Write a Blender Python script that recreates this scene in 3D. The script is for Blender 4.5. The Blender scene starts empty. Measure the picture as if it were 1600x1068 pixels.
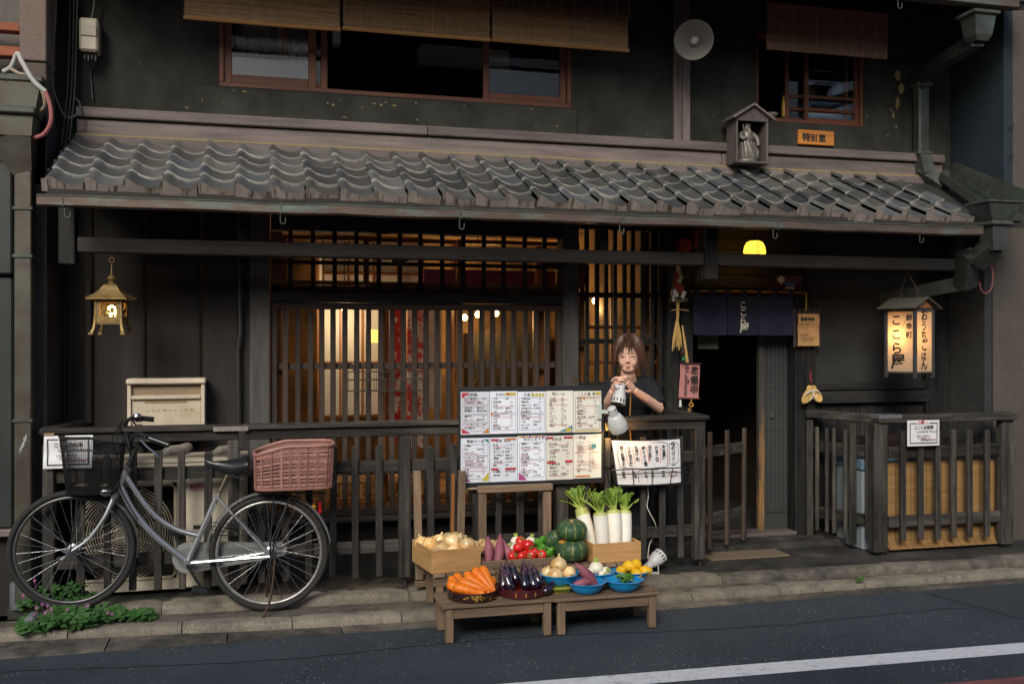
import bpy, math, random
from mathutils import Matrix, Vector
R = math.radians
random.seed(7)
S = bpy.context.scene
COL = S.collection
# ------------------------------------------------------------------ camera, sky, sun, exposure
YAW, EYE, FPX = R(14.65), 1.6, 1530.0
cam = bpy.data.cameras.new('camera'); camo = bpy.data.objects.new('camera', cam); COL.objects.link(camo)
cam.sensor_width = 36; cam.lens = FPX/1600*36; cam.clip_start = .05; cam.clip_end = 2000
camo.location = (0, 0, EYE); camo.rotation_euler = (R(90), 0, -YAW)
S.camera = camo
W = bpy.data.worlds.new('World'); S.world = W; W.use_nodes = True
nt = W.node_tree
sky = nt.nodes.new('ShaderNodeTexSky'); sky.sky_type = 'NISHITA'; sky.sun_disc = False
SUN_EL, SUN_AZ = R(33), R(206)      # compass direction the light comes from (0 = into the facade, clockwise)
sky.sun_elevation = SUN_EL; sky.sun_rotation = SUN_AZ
sky.air_density = 1.0; sky.dust_density = 2.5; sky.ozone_density = 1.0
nt.nodes['Background'].inputs[1].default_value = .09
nt.links.new(sky.outputs[0], nt.nodes['Background'].inputs[0])
sun = bpy.data.lights.new('sun', 'SUN'); sun.energy = 1.5; sun.angle = R(24); sun.color = (1, .955, .87)
suno = bpy.data.objects.new('sun', sun); COL.objects.link(suno)
sd = Vector((math.sin(SUN_AZ)*math.cos(SUN_EL), math.cos(SUN_AZ)*math.cos(SUN_EL), math.sin(SUN_EL)))
suno.rotation_euler = sd.to_track_quat('Z', 'Y').to_euler(); suno.location = (-3, -4, 8)
S.view_settings.view_transform = 'Standard'; S.view_settings.look = 'None'
S.view_settings.exposure = 0.7; S.view_settings.gamma = 1.0; S.view_settings.use_curve_mapping = False
S.cycles.use_denoising = True
S.cycles.max_bounces = 8; S.cycles.transparent_max_bounces = 12

# ------------------------------------------------------------------ survey of the facade (image bearing + depth plane -> metres)
CT, ST = math.cos(YAW), math.sin(YAW)
def at(px, py, Y):
    a = (px-800)/FPX; zc = Y/(CT-a*ST)
    return Vector((zc*(a*CT+ST), Y, EYE-(py-534)/FPX*zc))
def sx(px, Y): return at(px, 0, Y).x
def sz(px, py, Y): return at(px, py, Y).z
def ground(px, py, Z):
    zc = (EYE-Z)*FPX/(py-534); a = (px-800)/FPX
    return Vector((zc*(a*CT+ST), zc*(CT-a*ST), Z))

# ------------------------------------------------------------------ mesh builder
def T(x=0, y=0, z=0): return Matrix.Translation((x, y, z))
def RX(a): return Matrix.Rotation(R(a), 4, 'X')
def RY(a): return Matrix.Rotation(R(a), 4, 'Y')
def RZ(a): return Matrix.Rotation(R(a), 4, 'Z')
def SC(x, y, z): return Matrix.Diagonal((x, y, z, 1))
WM = {}
def link(o, parent=None, M=None):
    COL.objects.link(o); M = M or Matrix()
    if parent is not None:
        o.parent = parent; o.matrix_parent_inverse = WM[parent.name].inverted()
    o.matrix_basis = M; WM[o.name] = M.copy()
    return o
class MB:
    def __init__(s): s.v = []; s.f = []; s.m = []; s.cur = 0
    def add(s, vs, fs, M=None):
        n = len(s.v)
        s.v += [tuple(M @ Vector(p)) for p in vs] if M is not None else [tuple(p) for p in vs]
        for f in fs: s.f.append(tuple(i+n for i in f)); s.m.append(s.cur)
        return s
    def box(s, x0, x1, y0, y1, z0, z1, ch=0, M=None):
        if x0 > x1: x0, x1 = x1, x0
        if y0 > y1: y0, y1 = y1, y0
        if z0 > z1: z0, z1 = z1, z0
        if not ch:
            return s.add([(x0,y0,z0),(x1,y0,z0),(x1,y1,z0),(x0,y1,z0),(x0,y0,z1),(x1,y0,z1),(x1,y1,z1),(x0,y1,z1)],
                [(0,3,2,1),(4,5,6,7),(0,1,5,4),(1,2,6,5),(2,3,7,6),(3,0,4,7)], M)
        c = min(ch, (x1-x0)*.45, (y1-y0)*.45, (z1-z0)*.45); lo = (x0, y0, z0); hi = (x1, y1, z1)
        vs = []; ix = {}
        for sx_ in (0, 1):
            for sy_ in (0, 1):
                for sz_ in (0, 1):
                    sg = (sx_, sy_, sz_)
                    for ax in range(3):
                        p = [(hi[k]-c if sg[k] else lo[k]+c) for k in range(3)]
                        p[ax] = hi[ax] if sg[ax] else lo[ax]
                        ix[sg+(ax,)] = len(vs); vs.append(tuple(p))
        fs = []
        def q(*k): fs.append(tuple(ix[i] for i in k))
        for ax in range(3):
            b, d = (ax+1) % 3, (ax+2) % 3
            for sgn in (0, 1):
                loop = []
                for (i, j) in ((0,0),(1,0),(1,1),(0,1)):
                    g = [0, 0, 0]; g[ax] = sgn; g[b] = i; g[d] = j; loop.append(tuple(g)+(ax,))
                if not sgn: loop.reverse()
                q(*loop)
        for ax in range(3):
            b, d = (ax+1) % 3, (ax+2) % 3
            for i in (0, 1):
                for j in (0, 1):
                    def g(e, face):
                        t = [0, 0, 0]; t[ax] = e; t[b] = i; t[d] = j; return tuple(t)+(face,)
                    l = [g(0, b), g(1, b), g(1, d), g(0, d)]
                    if i == j: l.reverse()
                    q(*l)
        for i in (0, 1):
            for j in (0, 1):
                for k in (0, 1):
                    l = [(i, j, k, 0), (i, j, k, 1), (i, j, k, 2)]
                    if (i+j+k) % 2 == 0: l.reverse()
                    q(*l)
        return s.add(vs, fs, M)
    def bar(s, p, q, w, t, up=(0,0,1), ch=0):
        p = Vector(p); q = Vector(q); d = (q-p); L = d.length; d.normalize(); u = Vector(up)
        if abs(d.dot(u)) > .99: u = Vector((0, 1, 0))
        sd_ = d.cross(u).normalized(); u = sd_.cross(d)
        M = Matrix(((d.x, sd_.x, u.x, p.x), (d.y, sd_.y, u.y, p.y), (d.z, sd_.z, u.z, p.z), (0, 0, 0, 1)))
        return s.box(0, L, -w/2, w/2, -t/2, t/2, ch, M)
    def tube(s, pts, r, n=8, closed=False, cap=True, flat=1.0):
        P = [Vector(p) for p in pts]; N = len(P); rs = r if isinstance(r, (list, tuple)) else [r]*N
        tan = []
        for i in range(N):
            a = P[(i-1) % N] if (closed or i > 0) else P[i]; b = P[(i+1) % N] if (closed or i < N-1) else P[i]
            t = (b-a); tan.append(t.normalized() if t.length > 1e-9 else Vector((0, 0, 1)))
        u = Vector((0, 0, 1)) if abs(tan[0].z) < .9 else Vector((1, 0, 0))
        u = (u-tan[0]*u.dot(tan[0])).normalized(); vs = []; fs = []
        for i in range(N):
            u = (u-tan[i]*u.dot(tan[i])).normalized(); w = tan[i].cross(u)
            for k in range(n):
                a = 2*math.pi*k/n; vs.append(P[i]+(u*math.cos(a)+w*math.sin(a)*flat)*rs[i])
        for i in range(N if closed else N-1):
            j = (i+1) % N
            for k in range(n):
                l = (k+1) % n; fs.append((i*n+k, i*n+l, j*n+l, j*n+k))
        if cap and not closed:
            fs.append(tuple(reversed(range(n)))); fs.append(tuple((N-1)*n+k for k in range(n)))
        return s.add(vs, fs)
    def ring(s, c, rad, r, n=24, m=6, M=None, a0=0, a1=360):
        full = abs(a1-a0) >= 360; k = n if full else n+1
        pts = []
        for i in range(k):
            a = R(a0+(a1-a0)*i/n); p = Vector((math.cos(a)*rad, 0, math.sin(a)*rad))
            p = (M @ p) if M is not None else p; pts.append(p+Vector(c))
        return s.tube(pts, r, m, closed=full)
    def lathe(s, prof, n=16, M=None, wob=None, cap=True):
        vs = []; fs = []; N = len(prof)
        for i, (r, z) in enumerate(prof):
            for k in range(n):
                a = 2*math.pi*k/n; w = wob(a, z) if wob else 1
                vs.append((r*w*math.cos(a), r*w*math.sin(a), z))
        for i in range(N-1):
            for k in range(n):
                l = (k+1) % n; fs.append((i*n+k, i*n+l, (i+1)*n+l, (i+1)*n+k))
        if cap and prof[0][0] > 1e-6: fs.append(tuple(reversed(range(n))))
        if cap and prof[-1][0] > 1e-6: fs.append(tuple((N-1)*n+k for k in range(n)))
        return s.add(vs, fs, M)
    def ext(s, poly, y0, y1, M=None):
        n = len(poly); vs = [(x, y0, z) for x, z in poly]+[(x, y1, z) for x, z in poly]
        fs = [tuple(range(n)), tuple(reversed(range(n, 2*n)))]+[(i, n+i, n+(i+1) % n, (i+1) % n) for i in range(n)]
        return s.add(vs, fs, M)
    def grid(s, fn, nu, nv, M=None):
        vs = [fn(i/nu, j/nv) for j in range(nv+1) for i in range(nu+1)]
        fs = [(j*(nu+1)+i, j*(nu+1)+i+1, (j+1)*(nu+1)+i+1, (j+1)*(nu+1)+i) for j in range(nv) for i in range(nu)]
        return s.add(vs, fs, M)
    def mesh(s, name, mat, smooth=False):
        me = bpy.data.meshes.new(name); me.from_pydata(s.v, [], s.f); me.validate()
        for m in (mat if isinstance(mat, (list, tuple)) else [mat]): me.materials.append(m)
        if max(s.m, default=0) and len(me.polygons) == len(s.m): me.polygons.foreach_set('material_index', s.m)
        if smooth:
            me.polygons.foreach_set('use_smooth', [True]*len(me.polygons))
            me.set_sharp_from_angle(angle=R(smooth if smooth is not True else 42))
        me.update(); return me
    def build(s, name, mat, parent=None, smooth=False, M=None):
        return link(bpy.data.objects.new(name, s.mesh(name, mat, smooth)), parent, M)
def tag(o, label=None, cat=None, group=None, kind=None):
    for k, v in (('label', label), ('category', cat), ('group', group), ('kind', kind)):
        if v: o[k] = v
    return o
def thing(name, label, cat, loc=(0,0,0), rz=0, group=None, M=None):
    o = bpy.data.objects.new(name, None); o.empty_display_size = .1
    link(o, None, M if M is not None else T(*loc) @ RZ(rz)); return tag(o, label, cat, group)
def inst(me, name, parent, M): return link(bpy.data.objects.new(name, me), parent, M)
def copy_tree(o, M, parent=None):
    """copy of a thing built at matrix WM[o], moved to M; parts follow"""
    D = M @ WM[o.name].inverted()
    def rec(src, par):
        c = src.copy(); Mw = D @ WM[src.name]
        link(c, par, Mw)
        for ch in src.children: rec(ch, c)
        return c
    return rec(o, parent)

# ------------------------------------------------------------------ materials
MATS = {}
def mat(name, col, rough=.65, metal=0., var=.3, sc=(8,8,8), bump=.15, c2=None, amt2=.5, sc2=2.5, th2=.5, rnd=.18, spec=.4, bd=.004, coat=0, w2=.12, trans=0, sss=0, rvar=.1, edge=None):
    """noise-varied principled material; c2 = second colour in soft patches; object random shifts pattern and tone"""
    if name in MATS: return MATS[name]
    m = bpy.data.materials.new(name); m.use_nodes = True; t = m.node_tree; N = t.nodes; L = t.links; b = N['Principled BSDF']
    def nd(k, **kw):
        n = N.new(k)
        for a, v in kw.items(): setattr(n, a, v)
        return n
    tc = nd('ShaderNodeTexCoord'); oi = nd('ShaderNodeObjectInfo')
    ad = nd('ShaderNodeVectorMath', operation='MULTIPLY_ADD'); 
    cx = nd('ShaderNodeCombineXYZ')
    ml = nd('ShaderNodeMath', operation='MULTIPLY'); ml.inputs[1].default_value = 37.3; L.new(oi.outputs['Random'], ml.inputs[0])
    for i in range(3): L.new(ml.outputs[0], cx.inputs[i])
    ad.inputs[1].default_value = sc; L.new(tc.outputs['Object'], ad.inputs[0]); L.new(cx.outputs[0], ad.inputs[2])
    n1 = nd('ShaderNodeTexNoise'); n1.inputs['Scale'].default_value = 1; n1.inputs['Detail'].default_value = 7; n1.inputs['Roughness'].default_value = .65
    L.new(ad.outputs[0], n1.inputs['Vector'])
    r1 = nd('ShaderNodeMapRange'); r1.inputs[1].default_value = .25; r1.inputs[2].default_value = .75
    r1.inputs[3].default_value = 1-var; r1.inputs[4].default_value = 1+var; L.new(n1.outputs[0], r1.inputs[0])
    r2 = nd('ShaderNodeMapRange'); r2.inputs[3].default_value = 1-rnd; r2.inputs[4].default_value = 1+rnd; L.new(oi.outputs['Random'], r2.inputs[0])
    mm = nd('ShaderNodeMath', operation='MULTIPLY'); L.new(r1.outputs[0], mm.inputs[0]); L.new(r2.outputs[0], mm.inputs[1])
    colsock = None
    if c2:
        ad2 = nd('ShaderNodeVectorMath', operation='MULTIPLY_ADD'); ad2.inputs[1].default_value = (sc2,)*3 if not isinstance(sc2, tuple) else sc2
        L.new(tc.outputs['Object'], ad2.inputs[0]); L.new(cx.outputs[0], ad2.inputs[2])
        n2 = nd('ShaderNodeTexNoise'); n2.inputs['Scale'].default_value = 1; n2.inputs['Detail'].default_value = 6; n2.inputs['Roughness'].default_value = .7
        L.new(ad2.outputs[0], n2.inputs['Vector'])
        r3 = nd('ShaderNodeMapRange'); r3.inputs[1].default_value = th2-w2; r3.inputs[2].default_value = th2+w2; r3.inputs[4].default_value = amt2; L.new(n2.outputs[0], r3.inputs[0])
        mx = nd('ShaderNodeMix', data_type='RGBA'); mx.inputs[6].default_value = (*col, 1); mx.inputs[7].default_value = (*c2, 1); L.new(r3.outputs[0], mx.inputs[0])
        colsock = mx.outputs[2]
    vm = nd('ShaderNodeVectorMath', operation='SCALE'); vm.inputs[0].default_value = col
    if colsock: L.new(colsock, vm.inputs[0])
    L.new(mm.outputs[0], vm.inputs['Scale']); csock = vm.outputs[0]
    if edge:   # worn arrises: where the rounded normal departs from the face normal
        bv = nd('ShaderNodeBevel', samples=3); bv.inputs[0].default_value = .007; ge = nd('ShaderNodeNewGeometry')
        dt = nd('ShaderNodeVectorMath', operation='DOT_PRODUCT'); L.new(bv.outputs[0], dt.inputs[0]); L.new(ge.outputs['Normal'], dt.inputs[1])
        er = nd('ShaderNodeMapRange'); er.inputs[1].default_value = .985; er.inputs[2].default_value = .86; er.inputs[3].default_value = 0; er.inputs[4].default_value = .95; L.new(dt.outputs['Value'], er.inputs[0])
        wn_ = nd('ShaderNodeTexNoise'); wn_.inputs['Scale'].default_value = 14; wn_.inputs['Detail'].default_value = 4; L.new(tc.outputs['Object'], wn_.inputs['Vector'])
        wr_ = nd('ShaderNodeMapRange'); wr_.inputs[1].default_value = .42; wr_.inputs[2].default_value = .6; L.new(wn_.outputs[0], wr_.inputs[0])
        em_ = nd('ShaderNodeMath', operation='MULTIPLY'); L.new(er.outputs[0], em_.inputs[0]); L.new(wr_.outputs[0], em_.inputs[1])
        ex = nd('ShaderNodeMix', data_type='RGBA'); L.new(em_.outputs[0], ex.inputs[0]); L.new(csock, ex.inputs[6]); ex.inputs[7].default_value = (*edge, 1); csock = ex.outputs[2]
    L.new(csock, b.inputs['Base Color'])
    rr = nd('ShaderNodeMapRange'); rr.inputs[3].default_value = max(0, rough-rvar); rr.inputs[4].default_value = min(1, rough+rvar); L.new(n1.outputs[0], rr.inputs[0]); L.new(rr.outputs[0], b.inputs['Roughness'])
    b.inputs['Metallic'].default_value = metal; b.inputs['Specular IOR Level'].default_value = spec; b.inputs['Coat Weight'].default_value = coat
    b.inputs['Transmission Weight'].default_value = trans
    if sss: b.inputs['Subsurface Weight'].default_value = sss; b.inputs['Subsurface Radius'].default_value = (.01, .005, .003)
    if bump:
        bp = nd('ShaderNodeBump'); bp.inputs['Strength'].default_value = bump; bp.inputs['Distance'].default_value = bd; L.new(n1.outputs[0], bp.inputs['Height']); L.new(bp.outputs[0], b.inputs['Normal'])
    MATS[name] = m; return m
def wood(name, col, ax='x', c2=None, var=.35, rough=.7, bump=.45, fine=36, amt2=.6, th2=.5, rnd=.2, spec=.35, edge=None):
    sc = {'x': (2.2, fine, fine), 'y': (fine, 2.2, fine), 'z': (fine, fine, 2.2)}[ax]
    s2 = {'x': (1.2, 9, 9), 'y': (9, 1.2, 9), 'z': (9, 9, 1.2)}[ax]
    return mat(name+'_'+ax, col, rough, 0, var, sc, bump, c2, amt2, s2, th2, rnd, spec, edge=edge)
def emit(name, col, st):
    if name in MATS: return MATS[name]
    m = bpy.data.materials.new(name); m.use_nodes = True; b = m.node_tree.nodes['Principled BSDF']
    b.inputs['Base Color'].default_value = (*col, 1); b.inputs['Emission Color'].default_value = (*col, 1); b.inputs['Emission Strength'].default_value = st
    MATS[name] = m; return m
def glass(name, tint=(1,1,1), rough=.0, alpha=.12):
    """thin window pane: mostly clear, reflecting like a flat sheet"""
    if name in MATS: return MATS[name]
    m = bpy.data.materials.new(name); m.use_nodes = True; t = m.node_tree; N = t.nodes; L = t.links
    for n in list(N): N.remove(n)
    o = N.new('ShaderNodeOutputMaterial'); tr = N.new('ShaderNodeBsdfTransparent'); tr.inputs[0].default_value = (*tint, 1)
    gl = N.new('ShaderNodeBsdfGlossy'); gl.inputs['Roughness'].default_value = rough; fr = N.new('ShaderNodeFresnel'); fr.inputs[0].default_value = 1.5
    ma = N.new('ShaderNodeMath'); ma.operation = 'MULTIPLY_ADD'; ma.inputs[1].default_value = .8; ma.inputs[2].default_value = alpha*.06; L.new(fr.outputs[0], ma.inputs[0])
    mx = N.new('ShaderNodeMixShader'); L.new(ma.outputs[0], mx.inputs[0]); L.new(tr.outputs[0], mx.inputs[1]); L.new(gl.outputs[0], mx.inputs[2]); L.new(mx.outputs[0], o.inputs[0])
    MATS[name] = m; return m
def plain(name, col, rough=.5, metal=0., spec=.5, var=.12, bump=.05, sc=30, coat=0, rnd=.06, **k): return mat(name, col, rough, metal, var, (sc,)*3, bump, rnd=rnd, spec=spec, coat=coat, **k)

DARK = (.0165, .0165, .0165); DARK2 = (.036, .035, .033)
def wd(ax): return wood('dark_stained_wood', DARK, ax, DARK2, var=.7, spec=.18, rnd=.3, edge=(.055, .05, .043))
def wf(ax): return wood('weathered_fence_wood', (.035, .030, .025), ax, (.085, .072, .056), var=.5, amt2=.55, th2=.52)
def wg(ax): return wood('grey_weathered_board', (.15, .122, .112), ax, (.06, .051, .048), var=.4, edge=(.24, .2, .17), amt2=.55, th2=.55)
def wr(ax): return wood('reddish_window_wood', (.13, .045, .02), ax, (.07, .022, .012), var=.4, rough=.45)
def wo(ax): return wood('orange_interior_wood', (.28, .115, .035), ax, (.16, .06, .02), var=.4, rough=.45)
def wp(ax): return wood('pale_bench_wood', (.20, .135, .085), ax, (.12, .085, .058), var=.45, rough=.75, edge=(.30, .21, .13))
def wcr(ax): return wood('fresh_crate_wood', (.52, .30, .12), ax, (.38, .20, .075), var=.25, rough=.6, bump=.2)
INK = plain('black_ink', (.012, .012, .012), .7, bump=0)
RED = plain('red_ink', (.42, .03, .025), .7, bump=0)
# ------------------------------------------------------------------ lettering
GC = {}
def glyph(ch, bold=.0, res=2):
    k = (ch, bold, res)
    if k in GC: return GC[k]
    cu = bpy.data.curves.new('glyph', 'FONT'); cu.body = ch; cu.size = 1; cu.resolution_u = res; cu.offset = bold; cu.fill_mode = 'FRONT'; cu.extrude = 0
    o = bpy.data.objects.new('glyph', cu); me = bpy.data.meshes.new_from_object(o)
    vs = [tuple(v.co) for v in me.vertices]; fs = [tuple(p.vertices) for p in me.polygons]
    bpy.data.objects.remove(o); bpy.data.curves.remove(cu); bpy.data.meshes.remove(me)
    w = max((v[0] for v in vs), default=.3)
    GC[k] = (vs, fs, w); return GC[k]
def write(mb, s, x, z, size, vert=False, bold=.015, adv=None, jit=0, M=None, wx=1., res=2, right=None):
    """lay characters in a plane (local x right, z up, facing -y) with baseline-left at x, z; returns end position"""
    M = M or Matrix()
    for ch in s:
        if ch == ' ':
            x += 0 if vert else size*.45; z -= size*.5 if vert else 0; continue
        vs, fs, w = glyph(ch, min(bold, .008 if ord(ch) > 0x3000 else .014), res)
        strikes = [(0, 0)] if bold <= .02 else [(0, 0), (bold*.45, 0), (-bold*.3, bold*.2), (bold*.1, -bold*.35), (bold*.2, bold*.35)]
        k = size*(1+random.uniform(-jit, jit)); a = random.uniform(-jit, jit)*.6; ca, sa = math.cos(a), math.sin(a)
        for si, (ox, oz) in enumerate(strikes): mb.add([(x+(v[0]*ca-v[1]*sa+ox)*k*wx, -.00012*si, z+(v[0]*sa+v[1]*ca+oz)*k) for v in vs], fs, M)
        if vert: z -= adv or size*1.02
        else: x += adv or ((w+.06)*size*wx if ord(ch) < 256 else size*1.0*wx)
    return x, z
# ================================================================== ground, road, kerb, steps
def asphalt():
    m = bpy.data.materials.new('asphalt'); m.use_nodes = True; t = m.node_tree; N = t.nodes; L = t.links; b = N['Principled BSDF']
    tc = N.new('ShaderNodeTexCoord')
    def noise(s, d=4, r=.6):
        n = N.new('ShaderNodeTexNoise'); n.inputs['Scale'].default_value = s; n.inputs['Detail'].default_value = d; n.inputs['Roughness'].default_value = r; L.new(tc.outputs['Object'], n.inputs['Vector']); return n
    big = noise(.9, 6, .65); fine = noise(95, 3, .6)
    vo = N.new('ShaderNodeTexVoronoi'); vo.inputs['Scale'].default_value = 95; L.new(tc.outputs['Object'], vo.inputs['Vector'])
    r = N.new('ShaderNodeValToRGB'); r.color_ramp.elements[0].position = .3; r.color_ramp.elements[0].color = (.026, .035, .043, 1); r.color_ramp.elements[1].position = .72; r.color_ramp.elements[1].color = (.052, .064, .076, 1); L.new(big.outputs[0], r.inputs[0])
    f = N.new('ShaderNodeMapRange'); f.inputs[1].default_value = .3; f.inputs[2].default_value = .7; f.inputs[3].default_value = .65; f.inputs[4].default_value = 1.4; L.new(fine.outputs[0], f.inputs[0])
    sc_ = N.new('ShaderNodeVectorMath'); sc_.operation = 'SCALE'; L.new(r.outputs[0], sc_.inputs[0]); L.new(f.outputs[0], sc_.inputs['Scale'])
    wn = N.new('ShaderNodeSeparateColor'); L.new(vo.outputs['Color'], wn.inputs[0])
    thr = N.new('ShaderNodeMath'); thr.operation = 'GREATER_THAN'; thr.inputs[1].default_value = .955; L.new(wn.outputs[0], thr.inputs[0])
    near = N.new('ShaderNodeMath'); near.operation = 'LESS_THAN'; near.inputs[1].default_value = .42; L.new(vo.outputs['Distance'], near.inputs[0])
    an = N.new('ShaderNodeMath'); an.operation = 'MULTIPLY'; L.new(thr.outputs[0], an.inputs[0]); L.new(near.outputs[0], an.inputs[1])
    wear = noise(1.7, 5, .6); wr_ = N.new('ShaderNodeMapRange'); wr_.inputs[1].default_value = .4; wr_.inputs[2].default_value = .65; L.new(wear.outputs[0], wr_.inputs[0])
    an2 = N.new('ShaderNodeMath'); an2.operation = 'MULTIPLY'; L.new(an.outputs[0], an2.inputs[0]); L.new(wr_.outputs[0], an2.inputs[1])
    mx = N.new('ShaderNodeMix'); mx.data_type = 'RGBA'; L.new(an2.outputs[0], mx.inputs[0]); L.new(sc_.outputs[0], mx.inputs[6]); mx.inputs[7].default_value = (.36, .37, .37, 1)
    L.new(mx.outputs[2], b.inputs['Base Color']); b.inputs['Roughness'].default_value = .8; b.inputs['Specular IOR Level'].default_value = .3
    bp = N.new('ShaderNodeBump'); bp.inputs['Strength'].default_value = .6; bp.inputs['Distance'].default_value = .004; L.new(fine.outputs[0], bp.inputs['Height']); L.new(bp.outputs[0], b.inputs['Normal'])
    return m
ASPH = asphalt()
CONC = mat('stained_concrete', (.135, .12, .094), .85, 0, .5, (14, 14, 14), .4, (.035, .033, .029), .9, 2.6, .5)
CONC2 = mat('dark_patchy_concrete', (.030, .030, .029), .6, 0, .5, (9, 9, 9), .3, (.10, .09, .072), .85, 2.4, .57)  # dark base with paler random patches
GRAN = mat('granite', (.21, .185, .145), .8, 0, .75, (150, 150, 150), .5, (.07, .063, .052), .7, 6, .54)
g = MB().add([(-300, -300, -.03), (300, -300, -.03), (300, 300, -.03), (-300, 300, -.03)], [(0, 1, 2, 3)]).build('ground', CONC)
tag(g, kind='structure')
rd = MB().grid(lambda u, v: (-40+80*u, -14+19.44*v, .012*math.sin(math.pi*v)), 2, 12).build('road', ASPH); tag(rd, kind='structure')
PAINT = mat('worn_white_paint', (.60, .62, .64), .7, 0, .15, (40, 40, 40), .3, (.20, .21, .22), .7, 14, .62, w2=.08)
PINK = mat('worn_pink_paint', (.24, .085, .08), .75, 0, .25, (60, 60, 60), .4, (.12, .05, .05), .7, 5, .55)
def zr(y): return .012*math.sin(math.pi*(y+14)/19.44)
def stripe(name, pts, m):
    mb = MB(); mb.add([(x, y, zr(y)+.004) for x, y in pts], [(0, 1, 2, 3)]); return tag(mb.build(name, m), kind='structure')
stripe('road_marking_line', [(-8, 4.58), (16, 3.80), (16, 3.95), (-8, 4.735)], PAINT)
stripe('road_lane_paint', [(-10, -2), (20, -2), (20, 3.37), (-10, 4.34)], PINK)
def ykerb(x): return 5.535+max(0, .5-x)*.10
def yplat(x): return 5.86-.05*x
mb = MB(); _p = [ground(*q, 0) for q in ((1440, 925), (1600, 968), (1690, 960), (1560, 912))]; mb.add([(p.x, p.y, zr(p.y)+.003) for p in _p], [(0, 1, 2, 3)]); tag(mb.build('road_patch', mat('asphalt_patch', (.034, .042, .049), .9, 0, .5, (160, 160, 160), .5)), kind='structure')
mb = MB(); rr_ = random.Random(3); px_ = [-2+.09*i for i in range(80)]; py_ = [5.2+.05*math.sin(i*.21)+rr_.uniform(-.012, .012)-.0035*i for i in range(80)]
for i in range(79):
    w_ = .0025+.002*rr_.random(); mb.add([(px_[i], py_[i]-w_, zr(py_[i])+.0025), (px_[i+1], py_[i+1]-w_, zr(py_[i+1])+.0025), (px_[i+1], py_[i+1]+w_, zr(py_[i+1])+.0025), (px_[i], py_[i]+w_, zr(py_[i])+.0025)], [(0, 1, 2, 3)])
tag(mb.build('road_crack', plain('crack_tar', (.012, .013, .014), .8)), kind='structure')
xs = [-3.2+.61*i for i in range(17)]
gut = bpy.data.objects.new('gutter_strip', None); link(gut); tag(gut, kind='structure')
for i in range(len(xs)-1):
    a, c = xs[i]+.004, xs[i+1]-.004; y0 = 5.435; ya, yc = ykerb(a)+.02, ykerb(c)+.02
    mb = MB(); z = .004+random.uniform(0, .003)
    mb.add([(a, y0, -.02), (c, y0, -.02), (c, yc, -.02), (a, ya, -.02), (a, y0+random.uniform(-.006, .006), z), (c, y0, z), (c, yc, z+.006), (a, ya, z+.006)], [(4, 5, 6, 7), (0, 1, 5, 4), (1, 2, 6, 5), (3, 0, 4, 7)]); mb.build('gutter_slab', CONC, gut)
kerb = bpy.data.objects.new('kerb', None); link(kerb); tag(kerb, kind='structure')
def stone(a, c, ya, yc, z0, z1, dep, parent, name, m=GRAN):
    mb = MB(); n = 6; P = [(0, z0), (-.004, z1-.03), (.006, z1-.012), (.022, z1), (dep, z1-.002), (dep, z0)]
    vs = []; N = 9
    for k in range(N+1):
        x = a+(c-a)*k/N; y = ya+(yc-ya)*k/N
        e = .006 if k in (0, N) else 0
        for (dy, z) in P: vs.append((x, y+dy+random.uniform(-.002, .002)+(e if dy < .02 else 0), z+random.uniform(-.0025, .0025)-(e if z > z0 else 0)))
    fs = [(k*n+j, k*n+j+1, (k+1)*n+j+1, (k+1)*n+j) for k in range(N) for j in range(n-1)]+[tuple(range(n)), tuple(reversed([N*n+j for j in range(n)]))]
    fs = [tuple(reversed(f)) for f in fs]
    return mb.add(vs, fs).build(name, m, parent, smooth=50)
kx = [sx(p, 5.54) for p in (-260, -90, 97, 282, 457, 628, 790, 940, 1082, 1220, 1352, 1478, 1610, 1740)]
for a, c in zip(kx, kx[1:]): stone(a+.003, c-.003, ykerb(a), ykerb(c), -.02, .055, .12, kerb, 'kerb_stone')
# lower tread, upper step stones, platform
def sheet(name, pts, z, m, th=.08): 
    mb = MB(); n = len(pts); vs = [(x, y, z-th) for x, y in pts]+[(x, y, z) for x, y in pts]
    mb.add(vs, [tuple(range(n, 2*n)), tuple(reversed(range(n)))]+[(i, (i+1) % n, n+(i+1) % n, n+i) for i in range(n)])
    return tag(mb.build(name, m), kind='structure')
sheet('pavement_tread', [(-3.4, ykerb(-3.4)+.1), (.5, ykerb(.5)+.1), (8, ykerb(8)+.1), (8, yplat(8)+.04), (-3.4, yplat(-3.4)+.04)], .052, CONC)
stp = bpy.data.objects.new('upper_step', None); link(stp); tag(stp, kind='structure')
ux = [sx(p, 5.8) for p in (60, 250, 440, 640, 820, 985, 1120)]
for a, c in zip(ux, ux[1:]): stone(a+.002, c-.002, yplat(a), yplat(c), .04, .108+random.uniform(-.003, .003), .15, stp, 'step_stone')
stone(ux[-1]+.003, 8, yplat(ux[-1]), yplat(8)+.1, .04, .106, .15, stp, 'step_stone', CONC)
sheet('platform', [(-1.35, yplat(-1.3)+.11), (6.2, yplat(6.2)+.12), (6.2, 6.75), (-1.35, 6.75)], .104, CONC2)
sheet('doorstep', [(2.75, 6.36), (4.2, 6.36), (4.2, 7.6), (2.75, 7.6)], .15, CONC2, .06)
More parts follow.
